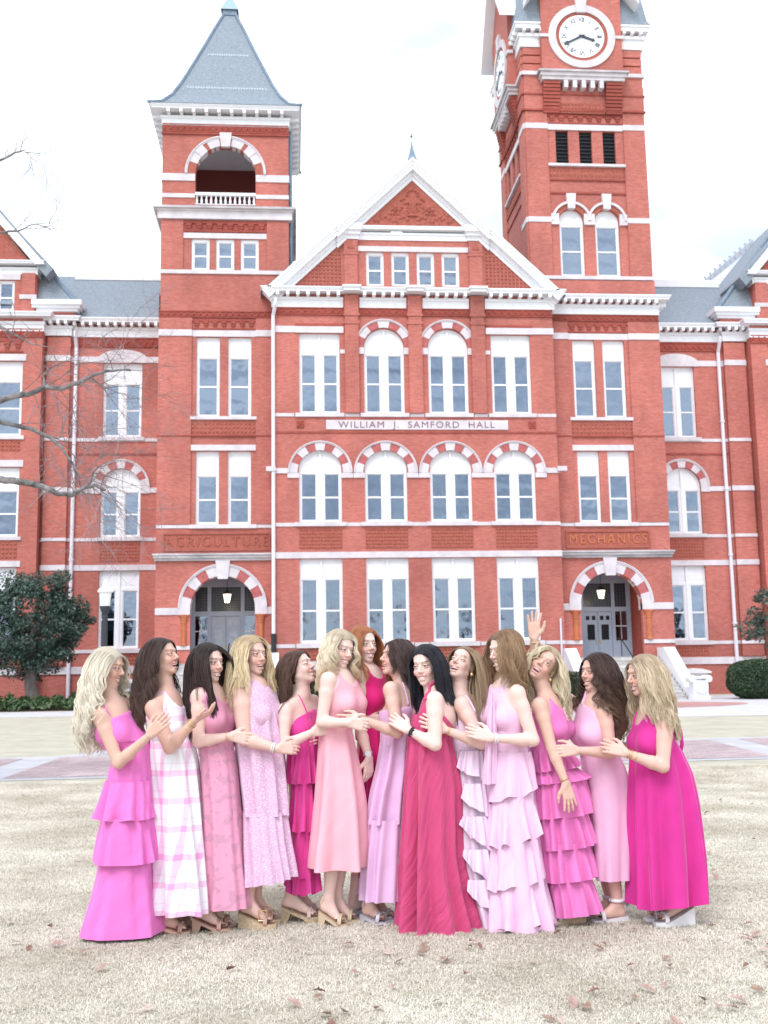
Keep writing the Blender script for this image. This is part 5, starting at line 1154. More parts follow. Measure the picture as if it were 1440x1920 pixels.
    spread = np.interp(tt, [0, .15, .6, .9, 1], [.0022, .0042, .0050, .0040, .0030])*S*hr.get('rad', 1.0)
    XS = []; CS = []
    mixr = rs.uniform(0, 1, n)[:, None]; rt = np.array(hr.get('root', base*.8)); gt_ = np.clip(tt*3.2, 0, 1)[None, :, None]; tipc = np.array(hr.get('tip', (0, 0, 0)))
    for k in range(K):
        o1, o2 = rs.normal(size=(n, 1)), rs.normal(size=(n, 1)); fl = rs.normal(size=(n, 1, 3))*.006*S*(rs.uniform(0, 1, (n, 1, 1)) < .12)*tt[None, :, None]
        wob = np.sin(tt[None, :]*rs.uniform(4, 11, (n, 1))+rs.uniform(0, 6.28, (n, 1)))*.0015*S
        Xk = X+wd*(o1*spread[None, :]+wob)[..., None]+outn*(np.abs(o2)*spread[None, :]*.6)[..., None]+fl
        str_ = np.clip(mixr*.7+.3*rs.uniform(0, 1, (n, 1)), 0, 1); c0 = base*(1-str_)+hi_c*str_; dark = (rs.uniform(0, 1, n) < hr.get('dark', .08))[:, None]; c0 = np.where(dark, lo_c*.5+base*.5, c0)
        cc_ = rt[None, None, :]*(1-gt_)*(.85+.3*mixr[:, None, :])+c0[:, None, :]*gt_
        if 'tip' in hr: g2 = np.clip((tt-.55)*2, 0, 1)[None, :, None]*.8; cc_ = cc_*(1-g2)+(tipc*(.7+.6*mixr[:, None, :]))*g2
        XS.append(Xk); CS.append(cc_)
    XA = np.concatenate(XS)-inv; CA = np.concatenate(CS); N_ = len(XA)
    cv_ = bpy.data.hair_curves.new('hair'); cv_.add_curves([npt]*N_); cv_.points.foreach_set('position', XA.astype(np.float32).ravel())
    rad = np.tile(np.interp(tt, [0, .1, .7, 1], [.9, 1.1, .9, .35]), (N_, 1))*.00115*S; cv_.points.foreach_set('radius', rad.astype(np.float32).ravel())
    ca_ = cv_.attributes.new('col', 'FLOAT_COLOR', 'POINT'); c4 = np.ones((N_*npt, 4), np.float32); c4[:, :3] = CA.reshape(-1, 3); ca_.data.foreach_set('color', c4.ravel()); cv_.materials.append(M['hair'])
    ho_ = link('hair', cv_, root)
    # scalp cap under the locks
    cap = [ell(T(0, -.018, .037), (.0770*hs, .0960*hs, .0845*hs), .02, H), ell(T(0, -.035, -.02), (.070*hs, .066*hs, .075*hs), .03, H)]
    lo = hc-.14; hi = hc+.14; hp = T(0, .066, .050); hn = H@nrm([0, 1, -.75])
    cv = mesh_sdf([p for p in hd if not p.sub]+cap, lo, hi, .006, off=.0025, cuts=[(hp, hn), (T(0, .0, -.085), -H[:, 2])])
    me = np_mesh('scalp', [(cv[0]-inv, cv[1], cv[2])], M['hair'], col=np.tile((rt+base)*.42, (len(cv[0]), 1)))
    link('scalp', me, ho_); return ho_
def make_shoe(root, ft, J, inv, kind):
    kind = ft.get('shoe', kind); an, toe = foot_joints(ft, J); d = toe-an; d = nrm([d[0], d[1], 0]); sd_ = np.array([-d[1], d[0], 0]); hz = ft.get('hz', .05)
    L_ = np.linalg.norm((toe-an)[:2]); tz = ft.get('tz', .018); o0 = np.array([an[0], an[1], 0])-d*.055*S; ln = L_+.115*S
    M_ = {'wedge': ('jute', 'nude'), 'wedge_white': ('white_shoe', 'white_shoe'), 'block': ('jute', 'clear'), 'mule': ('nude', 'nude'), 'flat': ('white_shoe', 'white_shoe'), 'heel_gold': ('pale_gold', 'pale_gold'), 'silver': ('silver', 'silver'), 'espadrille': ('jute', 'white_shoe')}[kind]
    b = MB(); prof = []; nn = 12
    for i in range(nn+1):
        t_ = i/nn; top = tz+(hz-tz)*max(0, 1-t_*1.55)**.85 if t_ < .65 else tz; top = tz+(hz-tz)*(1-min(1, t_/.68))**1.1
        w_ = (.030+.012*math.sin(min(1, t_*1.1)*PI*.62))*S*(1 if t_ < .85 else (1-(t_-.85)*3.2)); 
        if kind in ('wedge', 'wedge_white', 'flat', 'espadrille', 'mule'): bot = 0.0 if kind != 'mule' else (0 if t_ < .22 or t_ > .6 else top-.016)
        else: bot = 0 if (t_ < .22 or t_ > .62) else max(0, top-.018)
        prof.append((t_*ln, w_, top, bot))
    i0 = 0
    for s_, w_, top, bot in prof:
        c_ = o0+d*s_-inv; b.v += [tuple(c_+sd_*w_+[0, 0, bot]), tuple(c_-sd_*w_+[0, 0, bot]), tuple(c_-sd_*w_+[0, 0, top]), tuple(c_+sd_*w_+[0, 0, top])]
    for i in range(nn):
        for k in range(4): b.f.append((i*4+k, i*4+(k+1) % 4, i*4+4+(k+1) % 4, i*4+4+k))
    b.f.append((0, 1, 2, 3)); b.f.append((nn*4+3, nn*4+2, nn*4+1, nn*4))
    so = b.build('shoe', M[M_[0]], root)
    def band(t_, r_, h_, wd, m_):
        c_ = o0+d*ln*t_-inv; P = [tuple(c_+sd_*r_*math.cos(a)+np.array([0, 0, h_+.045*S*math.sin(a)*wd])) for a in np.linspace(-.2, PI+.2, 12)]; MB().tube(P, .0075, 6).build('strap', M[m_], so, smooth=True)
        P = [tuple(np.array(p)+d*.012) for p in P]; MB().tube(P, .0075, 6).build('strap', M[m_], so, smooth=True)
    band(.70, .040*S, tz+.004, 1.0, M_[1])
    if kind in ('flat', 'wedge', 'espadrille', 'wedge_white', 'silver', 'heel_gold'):
        c_ = np.array(an)-inv; P = [tuple(c_+(d*math.cos(a)*.036+sd_*math.sin(a)*.034)*S*1.02+[0, 0, .012]) for a in np.linspace(0, 2*PI, 14)]
        if kind in ('flat',): MB().tube(P, .012, 6).build('ankle_strap', M[M_[1]], so, smooth=True)
        hb = np.array([an[0], an[1], 0])-d*.048*S-inv
        MB().tube([tuple(hb+[0, 0, hz]), tuple(hb+[0, 0, hz+.05]), tuple(hb+d*.02+[0, 0, hz+.085])], .012, 6).build('heel_strap', M[M_[1]], so, smooth=True)
    if kind == 'wedge':
        c_ = o0+d*ln*.62-inv-sd_*.0; cz = tz+.055
        MB().tube([tuple(c_+np.array([0, -.04, cz])+d*x_+np.array([0, 0, z_])) for x_, z_ in ((-.025, -.03), (.025, -.03), (.025, .03), (-.025, .03), (-.025, -.03))], .004, 5).build('buckle', M['gold'], so)
# ------------------------------------------------------------------ the fourteen women, left to right
LIGHT, TAN, FAIR = (.74, .50, .43), (.66, .42, .335), (.76, .54, .475)
def X(g, p, q):      # cut plane through two photograph points, containing the depth axis; removes the upper side
    a, b_ = g['J']((*p, 0)), g['J']((*q, 0)); d = b_-a; n_ = np.array([-d[2], 0, d[0]]); n_ = n_ if n_[2] > 0 else -n_; return (a, n_)
def body_strap(root, g, a, b_, m, r=.006, via=None):
    J = g['J']; pts = [J(a)]+([J(v) for v in via] if via else [])+[J(b_)]; return strap(root, g, pts, r*S, m)

def d1(root, g):
    m = fabric('orchid_chiffon', (.76, .19, .52)); bo = bodice(root, g, [X(g, (205, 1352), (265, 1322))], m, off=.009)
    q = [X(g, (205, 1352), (265, 1322))]
    b2 = bodice(bo, dict(g, inv=g['inv']), q+[(g['ch']-np.array([0, 0, .095]), (0, 0, -1))], m, off=.016, bottom=False, name='ruched_bust')
    body_strap(root, g, (196, 1322, -.13), (212, 1352, -.10), m, .004, [(200, 1332, -.16)]); 
    Y = g['Yc']
    loft([(1396, 226, 277), (1412, 219, 279), (1440, 205, 282), (1470, 200, 285), (1530, 196, 288)], (.13, .17), Y, (.002, .006), seed=1, m=m, parent=root)
    loft([(1612, 186, 289), (1680, 171, 296), (1746, 151, 308)], (.19, .24), Y, (.004, .016), (7, 13), seed=4, m=m, parent=root, hemwave=.006, name='skirt_tier')
    loft([(1528, 192, 287), (1560, 186, 292), (1612, 176, 298)], (.19, .24), Y-.005, (.004, .020), (8, 14), seed=3, m=m, parent=root, hemwave=.008, name='skirt_tier')
    loft([(1462, 199, 284), (1490, 193, 288), (1532, 184, 294)], (.17, .22), Y-.01, (.004, .022), (8, 14), seed=2, m=m, parent=root, hemwave=.010, name='skirt_tier')
    return []
person('platinum blonde woman in orchid pink three tiered gown, first of the row', 7.05,
    dict(p=(202, 1252), yaw=74, pitch=-6, s=.98, ear=[], eyes=.45, open=.25), (207, 1311, 0), [(188, 1341, -.13), (243, 1322, .12)],
    [dict(e=(222, 1431, -.17), w=(280, 1379, -.26), t=(312, 1345, -.30), n=(.1, 1, -.1), curl=.3, thumb=1, spread=.6), dict(near=0, e=(268, 1392, .20), w=(300, 1368, .12), t=(325, 1362, .06), n=(0, -1, 0))],
    dict(waist=(250, 1408, 0), hip=(244, 1456, 0), size=.88), [dict(a=(225, 1715, -.1), t=(262, 1722, -.1)), dict(a=(235, 1715, .1), t=(272, 1722, .1))], TAN,
    dict(col=(.66, .58, .45), hi=(.90, .85, .74), lo=(.30, .24, .17), root=(.42, .36, .28), len=.60, wave=.014, lam=.085, flow=(-.15, -.06, 0), vol=.034, seed=11, n=420, part=.02, comb=-.25), d1)

def d2(root, g):
    m = fabric('plaid_cotton', (.80, .79, .82), 'plaid', c2=(.80, .34, .60)); bodice(root, g, [], m, off=.010, tank=dict(low=.06, w=.112))
    loft([(1352, 288, 346), (1395, 280, 365), (1430, 281, 374), (1500, 288, 381), (1600, 292, 391), (1706, 295, 401)], (.15, .22), g['Yc'], (.006, .024), (6, 12), seed=7, m=m, parent=root, hemwave=.002)
    return []
person('laughing woman with long dark waves in white and pink plaid dress', 7.12,
    dict(p=(303, 1233), yaw=68, pitch=14, ear=[-1], earm='pearl', eyes=.1, open=1.0), (312, 1298, 0), [(288, 1327, -.14), (338, 1311, .12)],
    [dict(e=(318, 1402, -.20), w=(364, 1352, -.26), t=(408, 1328, -.28), n=(-.2, .1, 1), curl=.55, thumb=1, spread=.7, thick=1.08, jewel='bangles'), dict(near=0, e=(352, 1392, .18), w=(385, 1392, .10), t=(405, 1380, .05))],
    dict(waist=(327, 1400, 0), hip=(330, 1460, 0), size=1.0), [dict(a=(312, 1715, -.10), t=(338, 1722, -.12), shoe='mule'), dict(a=(322, 1715, .1), t=(350, 1722, .08), shoe='mule')], (.64, .40, .32),
    dict(col=(.045, .028, .024), hi=(.10, .06, .05), lo=(.012, .008, .008), tip=(.12, .07, .055), len=.50, wave=.014, lam=.12, flow=(-.10, -.12, 0), vol=.026, seed=12, n=380, comb=-.2), d2, shoe='mule')

def d3(root, g):
    m = fabric('burnout_floral', (.74, .33, .47), 'floral', c2=(.60, .29, .40)); mb = fabric('pink_satin', (.72, .31, .45))
    bodice(root, g, [], mb, off=.010, tank=dict(low=.03, w=.150))
    loft([(1378, 374, 434), (1410, 373, 440), (1440, 376, 446), (1500, 380, 450), (1600, 384, 459), (1697, 378, 472)], (.14, .18), g['Yc'], (.002, .009), (5, 11), seed=9, m=m, parent=root)
    return []
person('woman with long straight dark hair in rose pink burnout floral dress', 7.15,
    dict(p=(391, 1243), yaw=48, pitch=0, ear=[-1], earm='pearl', eyes=.5, open=.35), (394, 1297, 0), [(373, 1305, -.13), (417, 1303, .12)],
    [dict(e=(372, 1391, -.17), w=(432, 1380, -.20), t=(482, 1388, -.17), n=(0, 1, -.15), curl=.4, thumb=1, spread=.3, jewel='gold'), dict(near=0, e=(440, 1390, .15), w=(470, 1390, .1), t=(492, 1390, .05))],
    dict(waist=(404, 1390, 0), hip=(408, 1450, 0), size=.92), [dict(a=(380, 1715, -.1), t=(412, 1722, -.12), shoe='mule', hz=.085), dict(a=(395, 1715, .08), t=(425, 1722, .06), shoe='mule', hz=.085)], LIGHT,
    dict(col=(.030, .018, .016), hi=(.085, .055, .05), lo=(.010, .007, .007), len=.55, wave=.003, lam=.3, flow=(.0, -.02, 0), front=(.30, -.12, 0), fthr=-.2, fside=0, vol=.016, seed=13, n=380, part=.012, comb=-.1), d3, shoe='mule')

def d4(root, g):
    m = fabric('lilac_print', (.68, .43, .60), 'fleck', c2=(.84, .74, .82)); Y = g['Yc']
    bodice(root, g, [], m, off=.012, tank=dict(low=.03, w=.125))
    loft([(1312, 447, 508), (1330, 441, 517), (1380, 440, 526), (1440, 443, 533), (1525, 454, 540)], (.17, .20), Y, (.004, .016), (6, 12), seed=10, m=m, parent=root)
    loft([(1518, 452, 539), (1580, 454, 545), (1612, 456, 550), (1646, 458, 555)], (.20, .24), Y, (.006, .018), (9, 18), seed=17, m=m, parent=root, name='skirt_flounce', diag=.03)
    return []
person('blonde woman smiling in loose lilac dress with tiny white flecks', 7.2,
    dict(p=(471, 1229), yaw=44, pitch=3, s=1.04, eyes=.3, open=.75), (470, 1288, 0), [(453, 1293, -.14), (505, 1300, .12)],
    [dict(e=(458, 1385, -.18), w=(520, 1404, -.24), t=(566, 1402, -.20), n=(.1, 1, -.2), curl=.8, thumb=1, spread=.1, thick=1.22, jewel='pearl'), dict(near=0, e=(520, 1390, .12), w=(548, 1400, .05), t=(575, 1395, .0))],
    dict(waist=(482, 1390, 0), hip=(488, 1450, 0), size=1.08), [dict(a=(466, 1715, -.12), t=(500, 1722, -.16), shoe='wedge', hz=.10, tz=.03), dict(a=(480, 1715, .08), t=(508, 1722, .06), shoe='wedge', hz=.10, tz=.03)], (.70, .46, .39),
    dict(col=(.50, .37, .20), hi=(.85, .72, .50), lo=(.20, .13, .07), root=(.33, .24, .15), len=.44, wave=.010, lam=.14, flow=(-.08, -.08, 0), front=(.14, -.25, 0), vol=.034, seed=14, n=400, part=.015, comb=-.3), d4, shoe='wedge')

def d5(root, g):
    m = fabric('pleated_hot_pink', (.70, .06, .31), 'pleat'); Y = g['Yc']
    bodice(root, g, [X(g, (540, 1352), (595, 1326))], m, off=.010); body_strap(root, g, (560, 1300, -.08), (576, 1338, -.10), m, .004)
    loft([(1380, 545, 596), (1420, 541, 598), (1466, 537, 598)], (.13, .17), Y-.01, (.003, .016), (12, 20), seed=21, m=m, parent=root, hemwave=.008, name='skirt_tier')
    loft([(1400, 548, 592), (1500, 545, 590), (1640, 543, 594)], (.14, .16), Y, (.001, .006), seed=2, m=m, parent=root, name='underskirt')
    loft([(1455, 542, 594), (1510, 544, 592), (1556, 546, 588)], (.14, .17), Y, (.006, .02), (10, 18), seed=22, m=m, parent=root, hemwave=.012, name='skirt_tier')
    loft([(1540, 545, 592), (1600, 541, 596), (1668, 536, 602)], (.13, .19), Y+.01, (.006, .022), (9, 16), seed=23, m=m, parent=root, hemwave=.02, name='skirt_tier')
    return []
person('brunette with eyes closed and head tipped back in pleated hot pink dress', 7.32,
    dict(p=(560, 1254), yaw=62, pitch=24, s=.98, eyes=0, open=.4), (566, 1302, 0), [(535, 1332, -.14), (586, 1316, .12)],
    [dict(e=(530, 1400, -.20), w=(586, 1373, -.25), t=(622, 1364, -.25), n=(.1, 1, -.1), curl=.95, thumb=1, spread=.1), dict(near=0, e=(588, 1400, .12), w=(610, 1400, .1), t=(625, 1400, .1))],
    dict(waist=(570, 1400, 0), hip=(568, 1450, 0), size=.88), [dict(a=(545, 1715, -.1), t=(583, 1722, -.14), shoe='block', hz=.10, tz=.035), dict(a=(560, 1715, .08), t=(590, 1722, .06), shoe='block', hz=.10, tz=.035)], FAIR,
    dict(col=(.085, .042, .032), hi=(.17, .10, .08), lo=(.03, .016, .014), len=.42, wave=.012, lam=.16, flow=(-.22, -.05, 0), vol=.024, seed=15, n=360, comb=-.2), d5, shoe='block')

def d6(root, g):
    m = fabric('pale_pink_cotton', (.84, .43, .50)); bodice(root, g, [], m, off=.010, tank=dict(low=.03, w=.120))
    loft([(1350, 602, 656), (1380, 598, 660), (1440, 594, 672), (1500, 589, 680), (1560, 583, 683), (1624, 577, 684)], (.12, .22), g['Yc'], (.002, .022), (5, 10), seed=31, m=m, parent=root)
    return []
person('blonde woman with shoulder curls in pale pink sleeveless midi dress', 7.17,
    dict(p=(637, 1217), yaw=38, pitch=-4, roll=8, s=.98, eyes=.4, open=.4), (634, 1266, 0), [(616, 1274, -.13), (664, 1276, .12)],
    [dict(e=(603, 1354, -.16), w=(652, 1355, -.24), t=(690, 1360, -.22), n=(0, 1, -.1), curl=.6, thumb=1), dict(near=0, e=(672, 1340, .14), w=(690, 1350, .1), t=(705, 1350, .1))],
    dict(waist=(629, 1362, 0), hip=(632, 1440, 0), size=.90), [dict(a=(617, 1715, -.08), t=(636, 1722, -.12), shoe='heel_gold', hz=.09), dict(a=(632, 1715, .10), t=(656, 1722, .06), shoe='heel_gold', hz=.09)], FAIR,
    dict(col=(.58, .47, .32), hi=(.88, .80, .66), lo=(.16, .09, .05), root=(.36, .29, .21), tip=(.55, .38, .22), len=.36, wave=.020, lam=.10, flow=(-.10, -.12, 0), vol=.03, seed=16, n=380, part=.015, comb=-.1), d6, shoe='heel_gold')

def d7(root, g):
    m = fabric('magenta_satin', (.60, .016, .16)); bodice(root, g, [], m, off=.010, tank=dict(low=.03, w=.110))
    loft([(1350, 672, 722), (1420, 668, 726), (1500, 664, 726), (1640, 668, 726)], (.13, .16), g['Yc'], (.003, .014), seed=33, m=m, parent=root)
    return []
person('tall redhead with straight copper hair in magenta dress, arm hanging', 7.38,
    dict(p=(681, 1209), yaw=30, pitch=0, roll=-3, s=1.0, eyes=.3, open=.5), (686, 1256, 0), [(672, 1264, -.12), (716, 1270, .12)],
    [dict(e=(676, 1368, -.14), w=(692, 1420, -.20), t=(690, 1472, -.20), n=(-.6, .8, 0), curl=.6, thumb=-1, jewel='watch'), dict(near=0, e=(722, 1350, .12), w=(728, 1390, .1), t=(728, 1420, .1))],
    dict(waist=(696, 1362, 0), hip=(697, 1430, 0), size=.90), [dict(a=(664, 1715, -.05), t=(650, 1722, -.10), shoe='silver'), dict(a=(690, 1715, .08), t=(700, 1722, -.02), shoe='silver')], FAIR,
    dict(col=(.34, .12, .045), hi=(.52, .24, .11), lo=(.15, .05, .02), root=(.30, .11, .05), len=.50, wave=.004, lam=.22, flow=(.10, -.06, 0), vol=.018, seed=17, n=360, part=.0, comb=-.15), d7, shoe='silver')

def d8(root, g):
    m = fabric('lavender_pink', (.72, .46, .68)); bodice(root, g, [X(g, (716, 1332), (785, 1318))], m, off=.009)
    body_strap(root, g, (756, 1278, -.10), (770, 1322, -.16), m, .005); Y = g['Yc']
    loft([(1362, 718, 776), (1390, 712, 776), (1440, 704, 774), (1480, 694, 770), (1540, 684, 765)], (.12, .17), Y, (.003, .014), (6, 12), seed=35, m=m, parent=root)
    loft([(1532, 685, 765), (1600, 679, 762), (1681, 676, 760)], (.17, .21), Y, (.004, .016), (8, 15), seed=36, m=m, parent=root, name='skirt_flounce')
    return []
person('dark haired woman turned away in thin strapped lavender pink dress', 7.22,
    dict(p=(744, 1234), yaw=-72, pitch=12, s=.98, eyes=.1, open=.7), (757, 1284, 0), [(733, 1292, -.13), (782, 1302, .08)],
    [dict(e=(746, 1374, -.20), w=(680, 1349, -.24), t=(632, 1352, -.26), n=(0, 1, -.2), curl=.35, thumb=-1, spread=.8), dict(near=0, e=(705, 1370, .2), w=(690, 1350, .15), t=(670, 1345, .1))],
    dict(waist=(745, 1372, 0), hip=(742, 1440, 0), size=.92, fw=(-.75, .66, 0)), [dict(a=(694, 1715, -.08), t=(712, 1722, -.16), shoe='silver'), dict(a=(708, 1715, .06), t=(728, 1722, -.04), shoe='silver')], (.68, .44, .365),
    dict(col=(.06, .036, .032), hi=(.12, .08, .075), lo=(.02, .013, .013), len=.30, wave=.010, lam=.13, flow=(.10, -.02, 0), vol=.026, seed=18, n=340, comb=-.3), d8, shoe='silver')

def d9(root, g):
    m = fabric('crinkled_crimson', (.56, .07, .185), 'crinkle'); bodice(root, g, [X(g, (776, 1322), (802, 1302)), (g['J']((818, 1330, 0)), (.8, 0, .75))], m, off=.012)
    J = g['J']; P = [J((789, 1312, -.14)), J((797, 1290, -.10)), J((812, 1280, -.02)), J((818, 1284, .05))]; strap(root, g, P, .010*S, m)
    Y = g['Yc']
    loft([(1338, 776, 832), (1380, 767, 842), (1420, 764, 852), (1470, 762, 861), (1520, 761, 860), (1600, 760, 858), (1680, 757, 872), (1742, 755, 888)], (.14, .22), Y, (.006, .026), (7, 13), seed=41, m=m, parent=root, tw=.15, hemwave=.004)
    return []
person('woman with sleek black hair in long crinkled crimson pink halter gown', 6.98,
    dict(p=(799, 1247), yaw=-32, pitch=-4, roll=-4, s=1.02, ear=[1, -1], eyes=.35, open=.4), (812, 1296, 0), [(815, 1312, -.12), (832, 1318, .14)],
    [dict(e=(816, 1396, -.20), w=(766, 1369, -.10), t=(724, 1338, .0), n=(0, 1, -.1), curl=.3, thumb=-1, spread=.5, thick=1.1, jewel='black'), dict(near=0, s=(786, 1318, .12), e=(775, 1380, .25), w=(765, 1400, .25), t=(760, 1420, .25))],
    dict(waist=(806, 1390, 0), hip=(811, 1455, 0), size=1.05), [dict(a=(810, 1715, -.08), t=(790, 1722, -.12)), dict(a=(820, 1715, .08), t=(800, 1722, .04))], FAIR,
    dict(col=(.014, .013, .018), hi=(.05, .05, .065), lo=(.006, .006, .008), len=.46, wave=.002, lam=.3, flow=(.17, .03, 0), vol=.012, seed=19, n=380, part=.0, comb=-.55, low=.02), d9)

def d10(root, g):
    m = fabric('blush_white_ruffles', (.78, .62, .76)); Y = g['Yc']
    bodice(root, g, [X(g, (838, 1335), (895, 1322))], m, off=.009); body_strap(root, g, (874, 1300, -.10), (890, 1335, -.14), m, .006)
    loft([(1375, 842, 900), (1420, 846, 905), (1500, 854, 915), (1600, 855, 920), (1680, 866, 930), (1744, 884, 945)], (.12, .20), Y, (.003, .014), (6, 11), seed=43, m=m, parent=root)
    for k, (p, sl) in enumerate(((1405, .08), (1465, .13), (1525, .16), (1585, .18), (1640, .18))):
        loft([(p, 850+k*1.5, 912+k*4), (p+20, 847+k*2, 916+k*4), (p+46, 844+k*3, 918+k*4)], (.14+.01*k, .165+.01*k), Y-.015, (.003, .011), (14, 22), seed=50+k, m=m, parent=root, name='ruffle', diag=-sl*.8, hemwave=.012)
    return []
person('laughing light brown haired woman, head thrown back, in blush white ruffled dress', 7.05,
    dict(p=(867, 1247), yaw=-36, pitch=22, roll=14, s=.98, ear=[-1, 1], eyes=.05, open=1.15), (863, 1304, 0), [(866, 1320, -.12), (893, 1330, .14)],
    [dict(e=(904, 1395, -.20), w=(834, 1368, -.22), t=(797, 1352, -.24), n=(0, 1, -.1), curl=.35, thumb=-1, spread=.6, jewel='gold'), dict(near=0, e=(860, 1385, .2), w=(845, 1390, .2), t=(835, 1400, .2))],
    dict(waist=(872, 1390, 0), hip=(878, 1450, 0), size=.90), [dict(a=(895, 1715, -.08), t=(870, 1722, -.12)), dict(a=(905, 1715, .08), t=(880, 1722, .04))], LIGHT,
    dict(col=(.27, .18, .115), hi=(.46, .34, .22), lo=(.10, .06, .04), len=.62, wave=.004, lam=.2, flow=(.10, -.08, 0), vol=.016, seed=20, n=340, comb=-.35), d10)

def d11(root, g):
    m = fabric('pale_pink_chiffon', (.80, .52, .70)); Y = g['Yc']
    bodice(root, g, [], m, off=.011, tank=dict(low=.0, w=.095))
    loft([(1340, 916, 984), (1395, 914, 990), (1450, 911, 998), (1560, 912, 1006), (1660, 918, 1018), (1742, 922, 1040)], (.13, .24), Y, (.006, .026), (6, 11), seed=61, m=m, parent=root, hemwave=.006)
    for k, p in enumerate((1408, 1492, 1570, 1648)):
        loft([(p, 914-k, 994+k*7), (p+30, 911-k, 1000+k*7), (p+82, 906-k*1.5, 1004+k*9)], (.14+.012*k, .18+.015*k), Y-.01, (.004, .017), (7, 13), seed=62+k, m=m, parent=root, name='skirt_tier', diag=.04, hemwave=.02)
    loft([(1300, 920, 926), (1360, 912, 930), (1470, 907, 928)], (.015, .03), Y-.15, (.003, .012), (3, 6), seed=70, m=m, parent=root, name='draped_scarf', n=60)
    return []
person('tall woman with golden brown waves in pale pink layered chiffon gown', 6.95,
    dict(p=(948, 1220), yaw=-66, pitch=-6, s=1.04, eyes=.3, open=.45), (952, 1282, 0), [(969, 1298, -.13), (925, 1300, .12)],
    [dict(e=(1000, 1388, -.18), w=(922, 1384, -.22), t=(877, 1368, -.20), n=(0, 1, -.1), curl=.4, thumb=-1, spread=.3, thick=1.05, jewel='pearl'), dict(near=0, e=(920, 1380, .15), w=(905, 1395, .15), t=(890, 1390, .1))],
    dict(waist=(950, 1392, 0), hip=(955, 1455, 0), size=1.0), [dict(a=(968, 1715, -.05), t=(938, 1722, -.1), shoe='wedge_white'), dict(a=(980, 1715, .1), t=(950, 1722, .06), shoe='wedge_white')], FAIR,
    dict(col=(.22, .125, .07), hi=(.40, .27, .16), lo=(.09, .045, .025), len=.41, wave=.014, lam=.15, flow=(-.20, -.14, 0), vol=.014, seed=21, n=360, comb=-1.8, clear=1), d11, shoe='wedge_white')

def d12(root, g):
    m = fabric('orchid_tiers', (.72, .19, .47)); Y = g['Yc']
    bodice(root, g, [], m, off=.011, tank=dict(low=.045, w=.110))
    T_ = [(1402, 996, 1062, 1440, 997, 1085), (1440, 998, 1080, 1462, 997, 1103), (1455, 1000, 1094, 1526, 1000, 1104), (1518, 1003, 1098, 1584, 1008, 1108), (1575, 1009, 1100, 1643, 1017, 1112), (1634, 1020, 1104, 1706, 1030, 1120)]
    for k, (a, l0, r0, b_, l1, r1) in reversed(list(enumerate(T_))):
        loft([(a, l0, r0), ((a+b_)/2, (l0+l1)/2-2, (r0+r1)/2+2), (b_, l1, r1)], (.14+.006*k, .185+.006*k), Y, (.003, .016), (10, 18), seed=80+k, m=m, parent=root, name='skirt_tier', hemwave=.006, diag=.02)
    return []
person('laughing blonde woman with one arm raised in orchid pink tiered dress', 7.0,
    dict(p=(1019, 1247), yaw=-22, pitch=6, roll=40, s=1.03, ear=[-1], earm='gold', eyes=.45, open=1.1), (1024, 1306, 0), [(1012, 1322, -.13), (1050, 1322, .13)],
    [dict(e=(1034, 1402, -.19), w=(1061, 1468, -.24), t=(1071, 1514, -.25), n=(-.2, 1, 0), curl=.15, thumb=-1, spread=1.0, thick=.96, jewel='gold'), dict(near=0, s=(1030, 1310, .12), e=(1012, 1262, .14), w=(1001, 1198, .10), t=(1001, 1144, .10), n=(.1, -1, 0), curl=.12, thumb=1, spread=1.1, hs=1.05, jewel='gold')],
    dict(waist=(1030, 1408, 0), hip=(1040, 1455, 0), size=.93, bust=.82), [dict(a=(1078, 1715, -.08), t=(1045, 1722, -.12), shoe='espadrille', hz=.11, tz=.035), dict(a=(1085, 1715, .1), t=(1055, 1722, .06), shoe='espadrille', hz=.11, tz=.035)], TAN,
    dict(col=(.52, .41, .26), hi=(.88, .80, .62), lo=(.16, .10, .06), root=(.30, .22, .15), len=.36, wave=.013, lam=.12, flow=(.10, -.12, 0), vol=.028, seed=22, n=400, part=-.012, comb=-.1), d12, shoe='espadrille')

